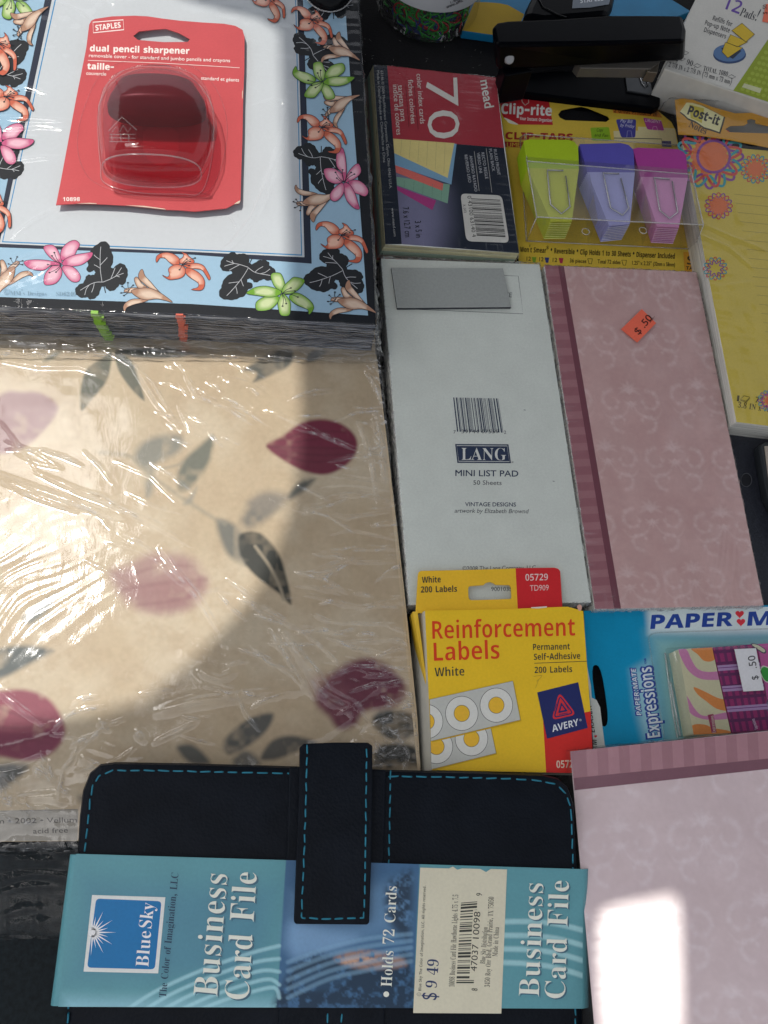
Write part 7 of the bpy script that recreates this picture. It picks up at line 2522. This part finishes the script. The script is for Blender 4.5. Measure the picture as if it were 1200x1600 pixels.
# paper band
BDZ = LZ + 0.0018
g6 = (60, 1140, 2.857)
g7 = (440, 1140, 2.449)
s = Sheet(flat(BDZ), (0, 0, 1))
LB, LB2 = C("52868f"), C("82b2c2")
bandq = [(122, 1335), (300, 1342), (448, 1349), (640, 1356), (910, 1358), (910, 1576), (645, 1583), (430, 1582), (200, 1576), (92, 1572)]
fd = Field(flat(BDZ), [(119, 1334), (911, 1358), (910, 1576), (91, 1573)], 420, 130, C("52868f"), lift=5e-5)
fd.soft([(130, 1370), (440, 1380), (420, 1545), (110, 1530)], C("47778a"), 1, 45, 0.8, smooth=False)
fd.soft([(100, 1555), (440, 1560), (440, 1600), (90, 1600)], C("86b3bf"), 1, 25, 0.8, smooth=False)
fd.soft([(448, 1330), (657, 1330), (644, 1600), (430, 1600)], C("365a7c"), 2, 0.9, 1.0, smooth=False)
fd.view = g7
fd.soft([(30, 620), (130, 600), (370, 580), (505, 560), (490, 760), (300, 820), (0, 840)], C("577b9c"), 3, 60, 0.9, smooth=False)
fd.soft([(30, 735), (180, 760), (300, 790), (200, 850), (40, 880)], C("7396b8"), 3, 40, 0.7)
fd.mottle = (0.11, 0.2, 0.5)
fd.soft([(395, 600), (430, 560), (505, 545), (492, 800), (420, 760), (390, 680)], C("1c2f42"), 4, 30, 0.95)
fd.soft([(20, 930), (60, 880), (150, 850), (260, 880), (420, 860), (490, 840), (478, 1110), (-10, 1110)], C("162c40"), 4, 30, 0.95)
fd.soft([(200, 870), (300, 840), (440, 862), (480, 890), (460, 912), (330, 920), (240, 905)], C("8c6f62"), 5, 16, 0.95)
fd.soft([(220, 880), (300, 866), (360, 880), (300, 900), (240, 898)], C("b08c74"), 6, 8, 0.8)
fd.soft([(60, 930), (180, 910), (260, 950), (180, 1000), (80, 990)], C("24425c"), 5, 25, 0.8)
fd.mottle = None
for k in range(5):
    fd.stroke([(25, 890 + k * 34), (180, 835 + k * 30), (330, 800 + k * 30), (495, 782 + k * 26)], 17, C("7fa6c0"), 7, True, feather=0.5, alpha=0.35)
for k in range(4):
    fd.stroke([(850, 735 + k * 52), (960, 735 + k * 54), (1060, 745 + k * 56), (1160, 770 + k * 58)], 20, C("a5cad6"), 4, True, feather=0.4, alpha=0.55)
fd.view = g6
for k in range(5):
    fd.stroke([(360 + k * 78, 1275), (520 + k * 70, 1170 + k * 12), (740 + k * 50, 1070 + k * 26), (940 + k * 28, 1000 + k * 38), (1075, 965 + k * 58)], 17, C("9cc6d0"), 4, True, feather=0.4, alpha=0.6)
M_BAND = print_pair("coated_band", 0.35, 0.25, grain=0.05, coat=0.1, bumpy=0.25)
band = fd.build("paper_band", M_BAND, t)
s.view = g6
s.put([[(240, 738), (567, 748), (535, 1088), (202, 1080)]], C("c6c8c4"), 5)
s.put([rounded([(258, 754), (550, 766), (520, 1070), (218, 1062)], 0.06)], C("0a6499"), 6)
for k in range(13):
    a = math.radians(-95 + k * 15.8)
    r_ = 105 if k % 2 == 0 else 72
    c = (243, 905)
    s.put([[(c[0] + 13 * math.cos(a - 0.35), c[1] + 13 * math.sin(a - 0.35)), (c[0] + r_ * math.cos(a), c[1] + r_ * math.sin(a)), (c[0] + 13 * math.cos(a + 0.35), c[1] + 13 * math.sin(a + 0.35))]], C("d0d4d2"), 7)
s.put([circle(243, 905, 20, 22)], C("d0d4d2"), 7)
s.text("Blue", (492, 1060), (504, 900), 58, C("d0d4d2"), 'serif', 8, weight=-0.006)
s.text("Sky", (505, 888), (518, 775), 58, C("d0d4d2"), 'serif', 8, weight=-0.006)
s.text("The Color of Imagination, LLC", (570, 1196), (626, 640), 32, C("22384e"), 'serif', 8, weight=-0.006)
CRM = C("c9cbc0")
SHD = C("3c5f70")
for tx, a, b, h in (("Business", (799, 1192), (845, 646), 108), ("Card File", (938, 1208), (976, 638), 108)):
    s.text(tx, (a[0] + 8, a[1] + 7), (b[0] + 8, b[1] + 7), h, SHD, 'serif', 7, weight=-0.006)
    s.text(tx, a, b, h, CRM, 'serif', 9, weight=-0.006)
s.build("band_print", M_BAND, band)
s = Sheet(flat(BDZ), g7)
s.put([[(530, 528), (600, 530), (640, 531), (655, 524), (672, 536), (690, 531), (760, 533), (782, 545), (800, 533), (862, 535), (840, 1086), (503, 1084)]], C("bcb7a2"), 8)
s.put([circle(400, 1012, 11, 11, 16)], CRM, 9)
s.text("Holds 72 Cards", (421, 984), (441, 600), 42, CRM, 'serif', 9, weight=-0.006)
BK = C("33342f")
s.text("\u00a9 Blue Sky The Color of Imagination, LLC. All rights reserved.", (533, 1020), (552, 597), 11, BK, 'bold', 9, weight=-0.01)
s.text("$", (592, 1035), (594, 1008), 38, C("2a3558"), 'serif', 9)
s.text("9", (593, 990), (596, 962), 42, C("2a3558"), 'serif', 9, weight=-0.006)
s.text("49", (597, 940), (602, 880), 42, C("2a3558"), 'serif', 9, weight=-0.006)
s.text("10098 Business Card File Hawthorne Lights 4.75 x 7.5", (661, 984), (676, 632), 21, BK, 'serif', 9, weight=-0.006)
s.bars([(668, 970), (686, 662), (748, 657), (735, 970)], 30, BK, 9, 23)
s.put([[(718, 955), (732, 690), (752, 690), (738, 955)]], C("bcb7a2"), 10)
s.text("8", (748, 1000), (749, 990), 22, BK, 'regular', 11)
s.text("47037", (746, 925), (753, 822), 24, BK, 'regular', 11)
s.text("10098", (754, 800), (760, 697), 24, BK, 'regular', 11)
s.text("9", (766, 637), (767, 626), 22, BK, 'regular', 11)
s.text("Blue Sky Distribution", (778, 896), (788, 756), 20, BK, 'serif', 9, weight=-0.006)
s.text("3450 Roy Orr Blvd, Grand Prairie, TX 75050", (796, 985), (812, 640), 20, BK, 'serif', 9, weight=-0.006)
s.text("Made in China", (825, 868), (832, 756), 20, BK, 'serif', 9, weight=-0.006)
for tx, a, b, h in (("Business", (984, 1022), (1001, 588), 78), ("Card File", (1083, 1030), (1099, 578), 78)):
    s.text(tx, (a[0] + 6, a[1] + 5), (b[0] + 6, b[1] + 5), h, SHD, 'serif', 9, weight=-0.006)
    s.text(tx, a, b, h, CRM, 'serif', 11, weight=-0.006)
s.build("band_print", M_BAND, band)
# its ends fold round the edges of the file
for (a, b, sx) in (((122, 1335), (92, 1572), -1), ((910, 1358), (910, 1576), 1)):
    V, F = [], []
    n = 12
    for j in range(n + 1):
        p = P(a[0] + (b[0] - a[0]) * j / n, a[1] + (b[1] - a[1]) * j / n, BDZ)
        for i in range(9):
            q = math.pi / 2 * i / 8 * 1.1
            r = 0.004
            V.append(p + Vector((sx * r * math.sin(q) * 0.9, 0, -r * (1 - math.cos(q)) - (0.008 if i == 8 else 0))))
    for j in range(n):
        for i in range(8):
            F.append((j * 9 + i, j * 9 + i + 1, (j + 1) * 9 + i + 1, (j + 1) * 9 + i) if sx < 0 else (j * 9 + i, (j + 1) * 9 + i, (j + 1) * 9 + i + 1, j * 9 + i + 1))
    mesh("band_fold", V, F, M_BAND, band, ink=[LB] * len(V), smooth=True)
# strap
SZ = LZ + 0.0055
stp = PX([(468, 1168), (474, 1162), (520, 1160), (575, 1160), (582, 1165), (582, 1250), (580, 1350), (577, 1442), (574, 1445), (462, 1444), (459, 1440), (463, 1340), (467, 1250)], SZ)
slab("strap", stp, SZ - 0.0022, M_LEATHER, t, bevel=0.0009)
slab("strap_root", PX([(470, 1163), (580, 1163), (580, 1196), (470, 1196)], SZ - 0.0003), 0.016, M_LEATHER, t, bevel=0.0015)
stitches("stitching", [(480, 1164), (478, 1250), (475, 1340), (471, 1434), (512, 1436), (568, 1434), (570, 1400), (572, 1250), (573, 1164)], SZ, t, 15)

# ------------------------------------------------------------------ dark things at the edges
t = thing("black_folder", "flat black folder in scuffed clear sleeve beside the leather card file", "folder", tuple(P(40, 1480, 0)))
bf = PX([(-300, 1320), (130, 1316), (140, 1720), (-300, 1720)], 0.0045)
slab("cover", bf, 0.0006, plain_mat("black_grained_cover", (0.008, 0.013, 0.016), 0.6, 0.15, var=0.5, scale=500, bmp=0.4), t, bevel=0.0008)
bq = PX([(-300, 1320), (125, 1316), (132, 1460), (-300, 1450)], 0.0046)
film("clear_sleeve", t, bq, 0.0048, 0.0009, 0.0014, [(PX([(-20, 1330), (60, 1345), (120, 1330)], 0.0046), 0.0012, 0.002), (PX([(0, 1352), (50, 1340), (100, 1350)], 0.0046), 0.001, 0.0016)], (0.0012, 0.010, 600.0), [(P(40, 1335, 0.0046).x, P(40, 1335, 0.0046).y, 0.02, 0.1, 0.0025, 0.0018)], 81, film_mat("scuffed_sleeve", 1.3, 0.14, 0.004, fine=0.4, fscale=(120, 60, 60)), over=0.002)
t = thing("navy_folder", "dark navy textured folder with a punched round thumb hole, beside the pink pad", "folder", tuple(P(1170, 820, 0)))
nf = PX([(1040, 660), (1400, 640), (1430, 990), (1110, 1000)], 0.0035)
slab("cover", nf, 0.0006, plain_mat("navy_texture", (0.018, 0.021, 0.032), 0.6, 0.4, var=0.35, scale=1200, bmp=0.5), t, bevel=0.0006)
hc = [P(1166 + 8.5 * math.cos(q * math.pi / 14), 750 + 10.5 * math.sin(q * math.pi / 14), 0.0037) for q in range(28)]
tubes("hole_rim", [hc], 0.00022, plain_mat("worn_rim", (0.08, 0.085, 0.10), 0.4), t, 6, True)
slab("hole_disc", [P(1166 + 7.8 * math.cos(q * math.pi / 14), 750 + 9.8 * math.sin(q * math.pi / 14), 0.00365) for q in range(28)], 0.0034, plain_mat("dark_hole", (0.006, 0.007, 0.012), 0.7), t)
t = thing("black_case", "black framed case cut off by the picture edge, resting on the navy folder", "case", tuple(P(1195, 720, 0.004)))
slab("frame", PX([(1186, 696), (1198, 690), (1330, 690), (1330, 860), (1240, 860), (1200, 776)], 0.010), 0.0038, plain_mat("grey_black_rail", (0.022, 0.026, 0.03), 0.35, var=0.2), t, bevel=0.001)
slab("inlay", PX([(1195, 697), (1330, 694), (1330, 770), (1204, 770)], 0.0106), 0.0098, plain_mat("pale_inlay", C("968c80"), 0.5), t)

# ------------------------------------------------------------------ lint and dust on the black cloth
rl = random.Random(12)
LV, LF = [], []
for i in range(70):
    x, y = rl.choice([(rl.uniform(560, 760), rl.uniform(60, 110)), (rl.uniform(1020, 1110), rl.uniform(110, 170)), (rl.uniform(570, 600), rl.uniform(60, 400)), (rl.uniform(1100, 1200), rl.uniform(150, 175))])
    p = P(x, y, 0.0003)
    a = rl.uniform(0, 6.28)
    n = rl.uniform(0.0004, 0.0022)
    v, f = tube_data([p + Vector((n * k * math.cos(a + k * 0.5), n * k * math.sin(a + k * 0.5), 0.0001 * (k % 2))) for k in (0, 0.5, 1.0)], rl.uniform(0.00005, 0.00012), 4)
    b0 = len(LV)
    LV += v
    LF += [tuple(k + b0 for k in q_) for q_ in f]
tagged(mesh("dust", LV, LF, plain_mat("grey_lint", (0.22, 0.22, 0.21), 0.9), None), "pale specks of lint on the black cloth", "lint", kind='stuff')
